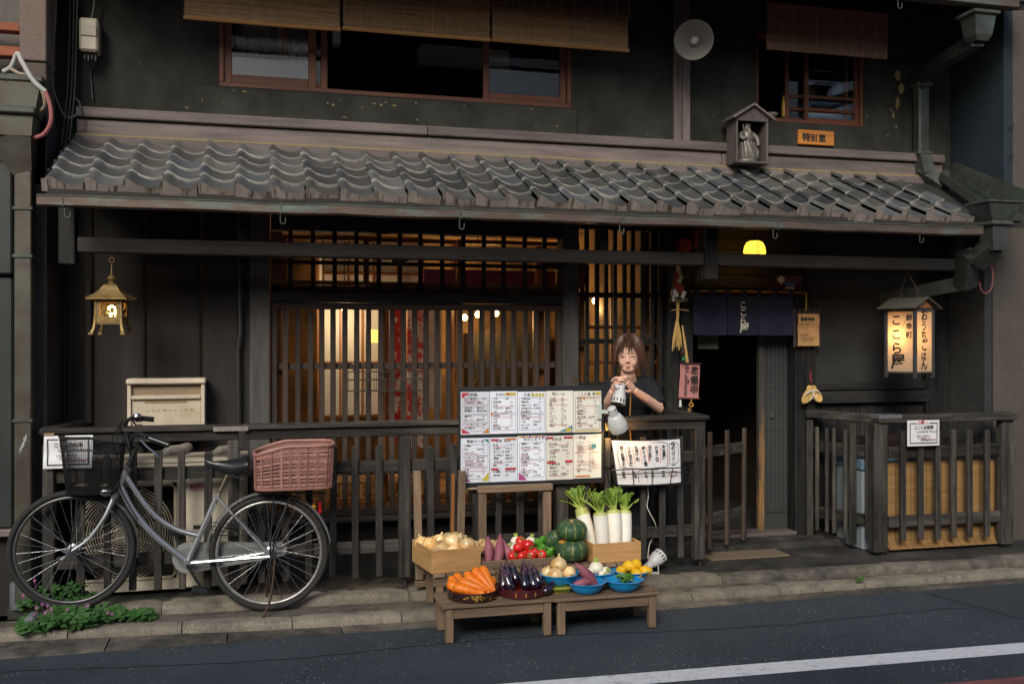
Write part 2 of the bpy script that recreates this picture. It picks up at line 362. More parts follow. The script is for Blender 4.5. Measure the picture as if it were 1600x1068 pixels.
# ================================================================== the townhouse
YW = 6.6
XL, XR = -1.17, 5.27
house = thing('wooden_townhouse', 'dark two-storey wooden townhouse with grey tiled eave and latticed front', 'house', (2, YW, .1))
PLAS = mat('dark_plaster', (.037, .038, .034), .95, 0, .6, (3.2, 3.2, 2.2), .3, (.30, .22, .09), .9, (3.3, 3.3, 5.5), .745, w2=.012, spec=.08)
PLASL = mat('dark_green_plaster', (.042, .046, .043), .8, 0, .35, (3, 3, 3), .2, (.03, .032, .034), .8, 2.0, .5, spec=.25)
BLK = mat('sooty_wood', (.022, .019, .017), .8, 0, .4, (9, 9, 9), .2)
def P(mb, name, m, par=house, smooth=False): return mb.build(name, m, par, smooth)
def bxp(name, m, x0, x1, y0, y1, z0, z1, ch=.004, par=house): return P(MB().box(x0, x1, y0, y1, z0, z1, ch), name, m, par)
def wall_open(mb, x0, x1, z0, z1, y0, y1, ops):
    xs = sorted({x0, x1, *[o[0] for o in ops], *[o[1] for o in ops]}); zs = sorted({z0, z1, *[o[2] for o in ops], *[o[3] for o in ops]})
    xs = [x for x in xs if x0 <= x <= x1]; zs = [z for z in zs if z0 <= z <= z1]
    def solid(i, j):
        if i < 0 or j < 0 or i >= len(xs)-1 or j >= len(zs)-1: return False
        cx, cz = (xs[i]+xs[i+1])/2, (zs[j]+zs[j+1])/2
        return not any(o[0] < cx < o[1] and o[2] < cz < o[3] for o in ops)
    for i in range(len(xs)-1):
        for j in range(len(zs)-1):
            if not solid(i, j): continue
            a, b, c, d = xs[i], xs[i+1], zs[j], zs[j+1]
            mb.add([(a, y0, c), (b, y0, c), (b, y0, d), (a, y0, d)], [(0, 1, 2, 3)])
            mb.add([(a, y1, c), (b, y1, c), (b, y1, d), (a, y1, d)], [(3, 2, 1, 0)])
            if not solid(i-1, j): mb.add([(a, y0, c), (a, y0, d), (a, y1, d), (a, y1, c)], [(0, 1, 2, 3)])
            if not solid(i+1, j): mb.add([(b, y0, c), (b, y1, c), (b, y1, d), (b, y0, d)], [(0, 1, 2, 3)])
            if not solid(i, j-1): mb.add([(a, y0, c), (a, y1, c), (b, y1, c), (b, y0, c)], [(0, 1, 2, 3)])
            if not solid(i, j+1): mb.add([(a, y0, d), (b, y0, d), (b, y1, d), (a, y1, d)], [(0, 1, 2, 3)])
    return mb
# ---- upper storey
YU = 6.58
zu0 = sz(800, 205, 6.5); ZTOP = 4.35
w1 = (sx(342, YU), sx(893, YU), sz(620, 152, YU), 3.95); w2 = (sx(1182, YU), sx(1349, YU), sz(1265, 193, YU), 3.9)
P(wall_open(MB(), XL, XR, 2.7, ZTOP, YU, YU+.12, [w1, w2]), 'upper_wall', PLAS)
# room behind the upper windows
mb = MB(); mb.box(XL, XR, 9.6, 9.7, 2.6, 4.5); mb.box(XL-.1, XL, YU, 9.7, 2.6, 4.5); mb.box(XR, XR+.1, YU+.01, 9.7, 2.6, 4.5); mb.box(XL, XR, YU+.12, 9.6, 4.4, 4.5); mb.box(XL, XR, YU+.12, 9.6, 2.6, 2.7)
P(mb, 'upper_room', BLK)
# three weathered boards over the eave
for (ya, yb, yf, nm) in ((204, 218.5, 6.49, 'cornice_board'), (220, 243, 6.52, 'cornice_board'), (245, 258, 6.47, 'cornice_board')):
    xa, xb = sx(118, 6.5), sx(1476, 6.5); cuts = [xa, sx(668, 6.5), xb] if ya == 204 else ([xa, sx(870, 6.5), xb] if ya == 245 else [xa, sx(1130, 6.5), xb])
    for a, c in zip(cuts, cuts[1:]): bxp(nm, wg('x'), a+.002, c-.002, yf, YU+.005, sz(800, yb, 6.5), sz(800, ya, 6.5)-random.uniform(0, .004), .006)
MORT = mat('ochre_mortar', (.25, .19, .09), .9, 0, .3, (60, 8, 60), .3)
bxp('mortar_line', MORT, sx(118, 6.5), sx(1440, 6.5), 6.485, 6.56, sz(800, 245, 6.5), sz(800, 242.6, 6.5), 0)
bxp('mortar_line', MORT, sx(140, 6.57), sx(1470, 6.57), 6.555, YU+.003, sz(800, 204, 6.5)+.001, sz(800, 202, 6.5), 0)
# strip under the long window and vertical post
bxp('sill_band', PLAS, sx(305, YU), sx(900, YU), YU-.02, YU+.01, zu0+.004, w1[2]-.012, .003)
bxp('sill_band', PLAS, sx(1165, YU), sx(1362, YU), YU-.02, YU+.01, zu0+.004, w2[2]-.006, .003)
for a, c in ((1053, 1066), (1067, 1078)): bxp('wall_post', wg('z'), sx(a, YU-.02), sx(c, YU-.02), YU-.03, YU+.01, zu0+.006, ZTOP, .004)
# windows
GL = glass('window_glass'); 
def sash(par, x0, x1, z0, z1, y, st=.045, mid=(), vert=(), m=wr, gl=GL, bot=None):
    mb = MB(); bot = bot or st
    o = bxp('sash', m('z'), x0, x0+st, y, y+.03, z0, z1, .003, par)
    MBs = [(x1-st, x1, z0, z1, 'z'), (x0+st, x1-st, z0, z0+bot, 'x'), (x0+st, x1-st, z1-st, z1, 'x')]+[(x0+st, x1-st, z-.012, z+.012, 'x') for z in mid]+[(x-.014, x+.014, z0+bot, z1-st, 'z') for x in vert]
    for a, b, c, d, ax in MBs: bxp('sash_rail', m(ax), a, b, y+.001, y+.029, c, d, .003, par)
    if gl: P(MB().add([(x0+st, y+.015, z0+bot), (x1-st, y+.015, z0+bot), (x1-st, y+.015, z1-st), (x0+st, y+.015, z1-st)], [(0, 1, 2, 3)]), 'pane', gl, par)
    return o
def wframe(par, o, y0, y1, t=.03, m=wr):
    x0, x1, z0, z1 = o
    f = bxp('window_frame', m('x'), x0, x1, y0, y1, z0, z0+t, .003, par)
    bxp('window_frame', m('z'), x0, x0+t, y0, y1, z0+t, z1, .003, par); bxp('window_frame', m('z'), x1-t, x1, y0, y1, z0+t, z1, .003, par); bxp('window_frame', m('x'), x0+t, x1-t, y0, y1, z1-t, z1, .003, par)
wi1 = bpy.data.objects.new('upper_window', None); link(wi1, house); wi2 = bpy.data.objects.new('upper_window', None); link(wi2, house)
wframe(wi1, w1, YU+.002, YU+.13); wframe(wi2, w2, YU+.002, YU+.13, .02)
FROST = mat('frosted_glass', (.055, .058, .055), .25, 0, .1, (3, 3, 3), 0, spec=.6)
yS = YU+.03
sash(wi1, w1[0]+.03, sx(494, yS), w1[2]+.03, w1[3]-.03, yS, .05, bot=.06)
sash(wi1, sx(440, yS+.04), sx(512, yS+.04), w1[2]+.03, w1[3]-.03, yS+.04, .045)
sash(wi1, sx(755, yS), w1[1]-.03, w1[2]+.03, w1[3]-.03, yS, .045, bot=.05)
P(MB().box(w1[0]+.08, sx(484, yS), yS+.02, yS+.025, w1[2]+.09, sz(430, 92, yS)), 'frosted_pane', FROST, wi1)
CURT = mat('grey_curtain', (.22, .22, .21), .9, 0, .35, (60, 3, 2), .3)
P(MB().grid(lambda u, v: (w1[0]+.1+u*.5, yS+.12+.025*math.sin(u*40), w1[2]+.24+v*.7), 60, 2), 'curtain', CURT, wi1, True)
P(MB().box(sx(520, 6.8), sx(532, 6.8), 6.8, 6.9, sz(526, 68, 6.8), 3.8), 'hung_towel', plain('towel_white', (.6, .6, .58), .9), wi1)
P(MB().box(sx(655, 7.4), sx(800, 7.4), 7.4, 7.65, sz(700, 112, 7.4), sz(700, 70, 7.4), .03), 'air_conditioner', plain('dimmed_ac_white', (.05, .042, .035), .6), wi1)  # unit coloured dark to imitate the dim room behind the pane
# small upper window: left half open, right half with two rails
z0, z1 = w2[2]+.02, w2[3]-.02
sash(wi2, sx(1232, yS), sx(1328, yS+.02), z0, z1, yS+.04, .03, mid=[sz(1300, 172, yS), sz(1300, 152, yS)], m=wr)
sash(wi2, sx(1258, yS), w2[1]-.02, z0, z1, yS, .032, mid=[sz(1300, 173, yS), sz(1300, 153, yS)], m=wr)
P(MB().box(sx(1183, 6.7), sx(1240, 6.7), 6.64, 6.95, w2[2]+.02, sz(1200, 184, 6.66)), 'inner_sill', wr('x'), wi2)
# upper eave: soffit, rafters, fascia
ZE = sz(1470, 12, 5.75)
mb = MB(); mb.add([(XL, 5.68, ZE+.07), (XR, 5.68, ZE+.07), (XR, 6.7, ZE+.42), (XL, 6.7, ZE+.42), (XL, 5.68, ZE+.13), (XR, 5.68, ZE+.13), (XR, 6.7, ZE+.48), (XL, 6.7, ZE+.48)], [(3, 2, 1, 0), (4, 5, 6, 7), (0, 1, 5, 4), (1, 2, 6, 5), (2, 3, 7, 6), (3, 0, 4, 7)])
ue = P(mb, 'upper_eave', BLK)
for i in range(22):
    x = XL+.1+i*(XR-XL-.2)/21; P(MB().bar((x, 5.7, ZE+.05), (x, 6.6, ZE+.36), .045, .06), 'rafter', wd('y'), ue)
COP = mat('aged_copper', (.115, .085, .07), .55, .55, .3, (5, 30, 30), .15, (.13, .24, .20), .8, (3, 9, 9), .62, rnd=.05)
COPG = mat('verdigris_copper', (.062, .062, .052), .6, .3, .3, (12, 12, 12), .15, (.085, .14, .12), .7, 5, .56, rnd=.05)
def gutter(name, x0, x1, y, z, par, n=26, sag=.006, w=.085, h=.06):
    mb = MB(); prof = [(0, h), (0, .006), (.008, 0), (w-.008, 0), (w, .006), (w, h), (w-.006, h), (w-.006, .01), (.006, .01), (.006, h)]
    vs = []; k = len(prof); random.seed(3); dz = [random.uniform(-sag, sag) for _ in range(n+1)]
    for i in range(n+1):
        for (dy, dzz) in prof: vs.append((x0+(x1-x0)*i/n, y+dy, z+dzz+dz[i]))
    fs = [(i*k+j, (i+1)*k+j, (i+1)*k+(j+1) % k, i*k+(j+1) % k) for i in range(n) for j in range(k)]+[tuple(range(k)), tuple(reversed(range(n*k, n*k+k)))]
    o = P(mb.add(vs, [tuple(reversed(f)) for f in fs]), name, COP, par)
    P(MB().tube([(x0+(x1-x0)*i/n, y+.001, z+h+.002+dz[i]) for i in range(n+1)], .006, 6), 'gutter_bead', COPG, o, True)
    return o
def hook(par, x, y, z, s=1.0):
    pts = [(x, y, z+.03)]+[(x, y, z-.045*s)]+[(x+.014*s*(1-math.cos(a)), y, z-.045*s-.014*s*math.sin(a)) for a in (.6, 1.2, 1.8, 2.5, 3.14)]+[(x+.028*s, y, z-.025*s)]
    P(MB().tube(pts, .0035, 6), 'gutter_hook', COPG, par, True)
ug = gutter('upper_gutter', XL, sx(1576, 5.72), 5.62, ZE, house, sag=.002)
for p in (1242, 1403, 1548): hook(ug, sx(p, 5.66), 5.66, ZE-.005, 1.1)

# ---- tiled lower eave
YE0, ZE0 = 5.64, sz(800, 312, 5.64)
YE1, ZE1 = 6.5, sz(800, 250, 6.5)
sl = math.atan2(ZE1-ZE0, YE1-YE0); LEN = math.hypot(YE1-YE0, ZE1-ZE0)
xa, xb = sx(66, YE0)+.012, sx(1524, YE0); NCOL = 30; PIT = (xb-xa)/NCOL
mb = MB(); mb.add([(xa+.01, YE0+.02, ZE0-.06), (xb+.42, YE0+.02, ZE0-.06), (xb+.5, YE1+.1, ZE1-.05), (xa+.01, YE1+.1, ZE1-.05)]+[(xa+.01, YE0+.02, ZE0-.03), (xb+.42, YE0+.02, ZE0-.03), (xb+.5, YE1+.1, ZE1-.02), (xa+.01, YE1+.1, ZE1-.02)], [(3, 2, 1, 0), (4, 5, 6, 7), (0, 1, 5, 4), (1, 2, 6, 5), (2, 3, 7, 6), (3, 0, 4, 7)])
eave = P(mb, 'tiled_eave', BLK)
for i in range(24):
    x = XL+.15+i*(XR-XL-.3)/23; P(MB().bar((x, YE0+.2, ZE0-.105+.2*math.tan(sl)-.02), (x, 6.59, ZE0-.125+(6.53-YE0)*math.tan(sl)), .05, .07), 'rafter', wd('y'), eave)
def tile_mat():
    m = mat('smoked_roof_tile', (.076, .086, .098), .35, .2, .3, (9, 9, 9), .15, (.125, .115, .085), .75, 3.0, .53, rnd=.5, spec=.7, rvar=.12)
    return m
TILE = tile_mat(); TLIP = mat('skylit_tile_lip', (.20, .19, .17), .55, 0, .35, (30, 30, 30), .2, (.12, .11, .095), .7, 9, .5, rnd=.25)  # lip colour lightened for the sky light caught along the front edge
TILE2 = mat('eave_tile_face', (.25, .215, .19), .6, 0, .25, (14, 14, 14), .15, (.05, .04, .026), .95, (30, 30, 3.0), .565, rnd=.16, w2=.05)
def prof_z(u):
    if u < .44: return .033*(.5+.5*math.cos((u-.10)/.34*math.pi)) if u > .10 else .033-.013*(1-u/.10)**2
    return -.011*math.sin((u-.44)/.56*math.pi)+.004*(u-.44)
EXPO = LEN/5.0
def tile_mesh(seed):
    random.seed(seed); n = 14; mb = MB(); vs = []; L = EXPO*1.3; th = .017
    j = [random.uniform(-.0012, .0012) for _ in range(3)]
    for k, (y, dz) in enumerate(((0, -.010), (.007, .001), (L*.5, .004), (L, .0))):
        for i in range(n+1):
            u = i/n*1.1; vs.append((u*PIT, y-.014*math.sin(math.pi*min(1, max(0, (u-.3)/.75)))*(1 if k < 2 else 0), (prof_z(min(u, 1.1)) if u <= 1 else .004+.012*(u-1)*10*.3)+dz+j[0]))
    fs = [(k*(n+1)+i, k*(n+1)+i+1, (k+1)*(n+1)+i+1, (k+1)*(n+1)+i) for k in range(3) for i in range(n)]
    b = len(vs)
    for i in range(n+1): v = vs[i]; vs.append((v[0], v[1]+.004, v[2]-th))
    fs += [(b+i, b+i+1, i+1, i) for i in range(n)]
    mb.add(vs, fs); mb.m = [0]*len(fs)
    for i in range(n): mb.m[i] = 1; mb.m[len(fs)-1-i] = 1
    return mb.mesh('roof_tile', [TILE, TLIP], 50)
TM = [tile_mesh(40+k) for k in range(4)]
def eave_tile_mesh(seed):
    random.seed(seed); n = 14; mb = MB(); vs = []; L = EXPO*1.3
    for k, (y, dz) in enumerate(((0, 0), (L, 0))):
        for i in range(n+1): u = i/n; vs.append((u*PIT*.992, y, prof_z(u)+dz))
    mb.add(vs, [(i, i+1, n+2+i, n+1+i) for i in range(n)])
    mb.cur = 1; vs = []
    for i in range(n+1): u = i/n; vs.append((u*PIT*.992, 0, prof_z(u)))
    for i in range(n+1): u = i/n; vs.append((u*PIT*.992, .012, -.072))
    for i in range(n+1): u = i/n; vs.append((u*PIT*.992, .03, -.072))
    mb.add(vs, [(n+1+i, n+2+i, i+1, i) for i in range(n)]+[(2*n+2+i, 2*n+3+i, n+2+i, n+1+i) for i in range(n)]+[(0, n+1, 2*n+2), (n, 3*n+2, 2*n+1)])
    return mb.mesh('eave_tile', [TILE, TILE2], 50)
EM = [eave_tile_mesh(60+k) for k in range(2)]
random.seed(11)
for r in range(5):
    for cI in range(NCOL):
        s_ = r*EXPO; y = YE0+s_*math.cos(sl); z = ZE0+s_*math.sin(sl)+(.0 if r == 0 else .004)
        M = T(xa+cI*PIT+random.uniform(-.005, .005), y+random.uniform(-.008, .006), z+random.uniform(-.003, .003)) @ Matrix.Rotation(sl-.05+random.uniform(-.02, .02), 4, 'X') @ RZ(random.uniform(-1.3, 1.3)) @ RY(random.uniform(-.8, .8))
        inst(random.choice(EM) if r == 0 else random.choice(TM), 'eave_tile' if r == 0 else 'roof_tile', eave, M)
# verge: stepped half-round edge tiles along the left end
for r in range(5):
    s_ = r*EXPO; y = YE0+s_*math.cos(sl); z = ZE0+s_*math.sin(sl)
    mb = MB(); mb.grid(lambda u, v: (xa+.004-.022*math.sin(u*math.pi/2), v*EXPO*1.15, .034-(.10 if r == 0 else .06)*u**1.5), 5, 1); mb.grid(lambda u, v: (xa-.018+u*.03, .0, -.05+v*.07), 1, 1)
    mb.build('verge_tile', TILE2 if r == 0 else TILE, eave, 50, T(0, y, z) @ Matrix.Rotation(sl-.03, 4, 'X'))
zg = sz(800, 345, 5.57)
lg = gutter('eave_gutter', sx(58, 5.56), sx(1534, 5.56), 5.545, zg, house, sag=.004, w=.075, h=.052)
for p in (101, 438, 718, 968, 1208, 1437): hook(lg, sx(p, 5.56), 5.56, zg)
for p in (98, 439, 720, 974, 1216, 1443): P(MB().box(sx(p, 5.54)-.004, sx(p, 5.54)+.004, 5.541, 5.545, zg-.002, zg+.06), 'gutter_strap', COPG, lg)

# ---- eave beam and its hanging posts
YB = 6.02
zb0, zb1 = sz(800, 408, YB), sz(800, 387, YB)
bxp('eave_beam', wood('eave_beam_wood', (.045, .040, .035), 'x', (.07, .062, .053), var=.4, edge=(.09, .08, .07)), sx(120, YB), sx(1493, YB), YB, YB+.09, zb0, zb1, .006)
bxp('hanging_post', wd('z'), sx(92, YB), sx(118, YB), YB-.02, YB+.1, sz(105, 413, YB), sz(105, 300, YB), .006)
bxp('hanging_post', wd('z'), sx(1103, YB-.03), sx(1123, YB-.03), YB-.03, YB+.1, sz(1113, 437, YB), sz(1113, 330, YB), .006)
bxp('hanging_post', wd('z'), sx(1096, YB+.02), sx(1102.5, YB+.02), YB+.02, YB+.1, sz(1099, 437, YB), zb0, .004)
for p in (300, 640, 900, 1330): bxp('beam_bracket', wd('y'), sx(p, YB)-.03, sx(p, YB)+.03, YB+.092, 6.6, zb0+.01, zb1-.01, .004)
for p in (380, 945, 1500): bxp('eave_strut', wd('z'), sx(p, YB)-.03, sx(p, YB)+.03, YB+.01, YB+.08, zb1, ZE0+.1, .004)
# ---- lower storey posts
ZF = .104; ZS = ZE0+.16
def post(pa, pb, y=YW-.03, z1=None, z0=ZF, nm='post', m=wd): return bxp(nm, m('z'), sx(pa, y), sx(pb, y), y, y+.12, z0, z1 or ZS, .005)
POSTM = wood('grey_post', (.055, .053, .05), 'z', (.11, .105, .095), var=.4, edge=(.13, .12, .105))
bxp('post', POSTM, sx(390, YW-.05), sx(422, YW-.05), YW-.05, YW+.1, ZF, ZS, .006)
bxp('post', POSTM, sx(880, YW-.05), sx(905, YW-.05), YW-.05, YW+.1, ZF, ZS, .006)
post(1043, 1062); post(1064, 1083, YW-.02, nm='door_post'); post(1243, 1262, YW-.02, nm='door_post'); post(1448, 1482, YW-.04)
post(80, 98); 
# left boarded wall
edges = [62, 104, 146, 228, 315, 372, 391]
for a, c in zip(edges, edges[1:]):
    y = YW+random.uniform(-.006, .006); bxp('wall_board', wood('sooty_wall_board', (.026, .023, .019), 'z', (.017, .015, .013), var=.4), sx(a, YW)+.002, sx(c, YW)-.002, y, y+.03, ZF, ZS, .003)
for p in (146, 228, 315): bxp('batten', wd('z'), sx(p, YW)-.022, sx(p, YW)-.004, YW-.018, YW-.006, ZF, ZS, .003)
# big lattice
x0, x1 = sx(424, YW-.02), sx(879, YW-.02)
zh0, zh1 = sz(650, 473, YW-.05), sz(650, 458, YW-.05)
bxp('header_beam', wd('x'), x0, x1, YW-.045, YW+.06, zh0, zh1, .005)
lat = bpy.data.objects.new('lattice_window', None); link(lat, house)
LW = wood('lattice_wood', (.052, .036, .027), 'z', (.03, .022, .018), var=.4); LWX = wood('lattice_wood', (.052, .036, .027), 'x', (.03, .022, .018), var=.4)
zl0, zl1 = sz(650, 800, YW), zh0-.002
bxp('lattice_frame', LWX, x0, x1, YW-.012, YW+.03, zl1-.045, zl1, .003, lat); bxp('lattice_frame', LWX, x0, x1, YW-.012, YW+.03, zl0, zl0+.05, .003, lat)
bxp('lattice_frame', LW, x0, sx(433, YW), YW-.012, YW+.03, zl0+.05, zl1-.045, .003, lat); bxp('lattice_frame', LW, sx(869, YW), x1, YW-.012, YW+.03, zl0+.05, zl1-.045, .003, lat)
SL = [446, 465.5, 485, 503, 520.5, 539, 557.5, 576, 595, 612.5, 630.5, 648, 666, 683, 701, 719, 736, 753, 770, 787, 803, 821, 838, 855]
for p in SL: bxp('slat', LW, sx(p, YW)-.0175, sx(p, YW)+.0175, YW-.006+random.uniform(-.002, .002), YW+.022, zl0+.05, zl1-.045, .003, lat)
for yy in (571, 735): bxp('lattice_rail', LWX, sx(433, YW), sx(869, YW), YW+.023, YW+.037, sz(650, yy+5, YW), sz(650, yy-5, YW), .002, lat)
# transom lattice
tr = bpy.data.objects.new('transom_lattice', None); link(tr, house)
for p in (454, 489, 523, 557, 592, 625, 657, 691, 724, 756, 787, 820, 851): bxp('slat', wd('z'), sx(p, YW)-.014, sx(p, YW)+.014, YW-.012, YW+.02, zh1, sz(650, 352, YW), .003, tr)
bxp('transom_rail', wd('x'), x0, x1, YW-.004, YW+.012, sz(650, 416, YW), sz(650, 410, YW), .002, tr)
bxp('transom_beam', BLK, x0, x1, YW-.03, YW+.08, sz(650, 366, YW), ZS, .004, tr)
# timber sill under the lattice
bxp('sill_beam', wood('sill_beam_wood', (.035, .031, .03), 'x', (.07, .06, .053), var=.4), x0, x1, YW-.07, YW+.08, sz(650, 812, YW-.07), zl0-.003, .008)
mb = MB(); mb.box(x0, x1, YW+.06, YW+.1, ZF, sz(650, 812, YW-.07)-.002); P(mb, 'base_wall', BLK)
# narrow lattice beside the door
nl = bpy.data.objects.new('narrow_lattice', None); link(nl, house)
n0, n1 = sx(906, YW), sx(1043, YW); zn0, zn1 = sz(975, 850, YW), sz(975, 360, YW)
for p in (917, 933, 947, 961, 976, 989, 1004, 1019, 1032): bxp('slat', wd('z'), sx(p, YW)-.0145, sx(p, YW)+.0145, YW-.01, YW+.02, zn0, zn1, .003, nl)
for yy in (461, 533, 600, 690, 770): bxp('lattice_rail', wd('x'), n0, n1, YW+.021, YW+.033, sz(975, yy+4, YW), sz(975, yy-4, YW), .002, nl)
bxp('base_board', wd('x'), n0, n1, YW-.02, YW+.06, ZF, zn0, .004, nl)
bxp('base_board', wd('x'), n0, n1, YW-.02, YW+.06, zn1, ZS, .004, nl)
# glazed inner sashes with orange stiles behind both lattices
GL2 = glass('inner_glass', (.95, .95, .92))
yi = YW+.12
inn = bpy.data.objects.new('inner_window', None); link(inn, house)
zi0, zi1 = zl0+.06, zh0+.02
bxp('window_frame', wo('x'), x0, x1, YW+.09, YW+.2, zl0-.02, zl0+.055, .003, inn)
bxp('window_frame', wo('x'), x0, x1, YW+.09, YW+.2, sz(650, 462, yi), sz(650, 448, yi), .003, inn)
bxp('window_frame', wo('z'), x0, sx(441, yi), YW+.09, YW+.2, zl0+.055, ZS, .003, inn)
cutsp = [(441, 603, 0), (598, 719, .045), (714, 850, 0), (846, 906, .045)]
for a, c, d in cutsp: sash(inn, sx(a, yi+d), sx(c, yi+d), zl0+.057, sz(650, 463, yi), yi+d, .04, m=wo, gl=GL2)
for a, c, d in ((441, 575, 0), (570, 720, .04), (715, 906, 0)): sash(inn, sx(a, yi+d), sx(c, yi+d), sz(650, 447, yi), sz(650, 372, yi), yi+d, .03, m=wo, gl=GL2)
inn2 = bpy.data.objects.new('inner_window', None); link(inn2, house)
for a, c, d in ((906, 962, 0), (955, 1040, .04)): sash(inn2, sx(a, yi+d), sx(c, yi+d), sz(975, 735, yi), sz(975, 400, yi), yi+d, .035, mid=[sz(975, 511, yi), sz(975, 566, yi), sz(975, 640, yi)], m=wo, gl=GL2)
bxp('window_frame', wo('x'), n0, n1, YW+.09, YW+.2, sz(975, 760, yi), sz(975, 736, yi), .003, inn2)
bxp('window_frame', wo('z'), sx(1030, yi), n1, YW+.09, YW+.19, sz(975, 735, yi), sz(975, 400, yi), .003, inn2)
mb = MB(); mb.box(n0, n1, YW+.1, YW+.2, ZF, sz(975, 760, yi)-.002); P(mb, 'base_wall', BLK)
# doorway: lintel wall, rail, open leaf
d0, d1 = sx(1084, YW), sx(1242, YW)
zd1 = sz(1165, 452, YW)
LINT = wood('lintel_board', (.032, .022, .014), 'x', (.022, .016, .011), var=.35)
zz = zd1+.01
while zz < ZS: bxp('lintel_board', LINT, d0, d1+.02, YW+random.uniform(0, .006), YW+.05, zz, min(zz+.092, ZS), .003); zz += .095
dl = bpy.data.objects.new('sliding_door', None); link(dl, house)
yD = YW+.09; zD0 = .155; zD1 = zd1+.06
xs0, xs1 = sx(1188, yD), sx(1246, yD)
STILE = wood('worn_door_edge', (.045, .04, .034), 'z', (.38, .20, .06), var=.4, amt2=.9, th2=.56)
bxp('door_stile', STILE, xs0-.015, xs0+.03, yD-.01, yD+.035, zD0, zD1, .003, dl)
DOORP = plain('door_paint', (.035, .038, .037), .6)
bxp('door_panel', DOORP, xs0+.03, xs1+.05, yD+.012, yD+.03, zD0, zD1, .002, dl)
for (za, zb_) in ((sz(1215, 795, yD), sz(1215, 540, yD)),):
    for k in range(6): x = sx(1202+k*6.2, yD); bxp('door_rib', plain('door_rib_paint', (.048, .056, .056), .5), x-.006, x+.006, yD-.002, yD+.013, za, zb_, .003, dl)
    for yy in (540, 602, 668, 735, 797): bxp('door_rail', DOORP, sx(1199, yD), sx(1237, yD), yD+.003, yD+.0135, sz(1215, yy+2.5, yD), sz(1215, yy-2.5, yD), .001, dl)
bxp('door_pull', plain('steel_pull', (.35, .35, .33), .35, .9), sx(1203, yD), sx(1208, yD), yD-.016, yD-.003, sz(1205, 652, yD), sz(1205, 640, yD), .002, dl)
bxp('door_threshold', wg('x'), d0, d1, YW-.03, YW+.16, .152, .18, .004)
# right wall: plaster panel, boards, base
r0, r1 = sx(1262, YW), sx(1448, YW)
P(MB().box(r0, r1, YW+.02, YW+.08, sz(1350, 598, YW), ZS), 'plaster_panel', PLASL)
bxp('wall_rail', wd('x'), r0, r1, YW-.02, YW+.05, sz(1350, 608, YW), sz(1350, 596, YW), .004)
bxp('wall_rail', wd('x'), r0, r1, YW-.05, YW+.05, sz(1350, 628, YW), sz(1350, 610, YW), .004)
nb = 9
for k in range(nb): a = r0+(r1-r0)*k/nb; bxp('wall_board', wd('z'), a+.002, a+(r1-r0)/nb-.002, YW+.005+random.uniform(0, .006), YW+.04, ZF, sz(1350, 629, YW), .003)
bxp('wall_rail', wd('z'), sx(1262, YW-.03), sx(1275, YW-.03), YW-.03, YW+.02, ZF, ZS, .004)
# party (sleeve) walls at both ends
SLV = mat('rough_dark_render', (.028, .029, .029), .95, 0, .4, (45, 45, 45), .9, (.042, .042, .04), .6, 4, .5, bd=.01)
SLVB = mat('rough_blue_render', (.012, .021, .028), .9, 0, .35, (30, 30, 30), .5, bd=.008)
P(MB().box(sx(1482, YW), XR+.02, YW+.01, YW+.1, ZF, ZS+.1), 'end_wall', SLV)
P(MB().box(XR, XR+.06, 6.19, 6.7, ZF, 2.62), 'sleeve_wall', SLV)
P(MB().box(XR+.02, XR+.1, 6.02, 6.7, 2.62, 4.5), 'sleeve_wall', SLVB)
P(MB().box(XL-.06, XL+.0, 6.15, 6.7, ZF, 2.9), 'sleeve_wall', SLV)
# interior: floor, ceiling, back and side walls, warm timber
WARM = mat('warm_interior_plaster', (.22, .14, .07), .8, 0, .3, (3, 3, 3), .1, (.03, .02, .014), .95, 1.3, .47)
mb = MB(); mb.box(XL, 2.75, 9.0, 9.1, 0, 2.6); mb.box(XL, XL+.05, 6.7, 9.0, 0, 2.6); mb.box(2.75, 2.81, 6.72, 9.1, 0, 2.6); mb.box(XL, 2.81, 6.72, 9.1, 2.5, 2.58); mb.box(XL, 2.75, 6.72, 9.0, .38, .45)
P(mb, 'dining_room', WARM)
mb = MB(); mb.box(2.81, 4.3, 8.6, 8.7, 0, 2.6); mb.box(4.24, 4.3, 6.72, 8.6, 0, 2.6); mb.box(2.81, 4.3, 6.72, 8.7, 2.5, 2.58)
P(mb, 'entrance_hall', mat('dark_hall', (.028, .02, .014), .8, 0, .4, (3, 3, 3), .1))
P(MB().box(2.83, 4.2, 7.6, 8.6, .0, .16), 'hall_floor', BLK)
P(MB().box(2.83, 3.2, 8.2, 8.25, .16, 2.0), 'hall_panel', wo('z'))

# flaked plaster: thin chips of bare ochre mortar showing on the upper wall
random.seed(71); OCH = mat('bare_ochre_plaster', (.22, .165, .075), .95, 0, .35, (30, 30, 30), .4)
def chip(px, py, w_, h_, n=11, y=YU-.0225):
    q = at(px, py, y); pts = [(q.x+math.cos(a)*w_*random.uniform(.45, 1.1), q.z+math.sin(a)*h_*random.uniform(.45, 1.1)) for a in [2*math.pi*k/n for k in range(n)]]
    P(MB().ext(pts, y-.0012, y+.001), 'flaked_patch', OCH)
for (px, py, w_, h_) in ((512, 161, .012, .010), (520, 164, .014, .012), (532, 156, .005, .008), (585, 162, .012, .008), (596, 164, .02, .01), (603, 160, .012, .01), (616, 165, .02, .008), (566, 168, .01, .006), (650, 161, .006, .008), (725, 165, .007, .006), (365, 142, .012, .004), (382, 143, .022, .006), (316, 156, .003, .015), (349, 160, .01, .004), (830, 171, .02, .004), (538, 183, .022, .004), (652, 187, .008, .008), (1012, 210, .003, .006), (870, 197, .012, .004)): chip(px, py, w_, h_)
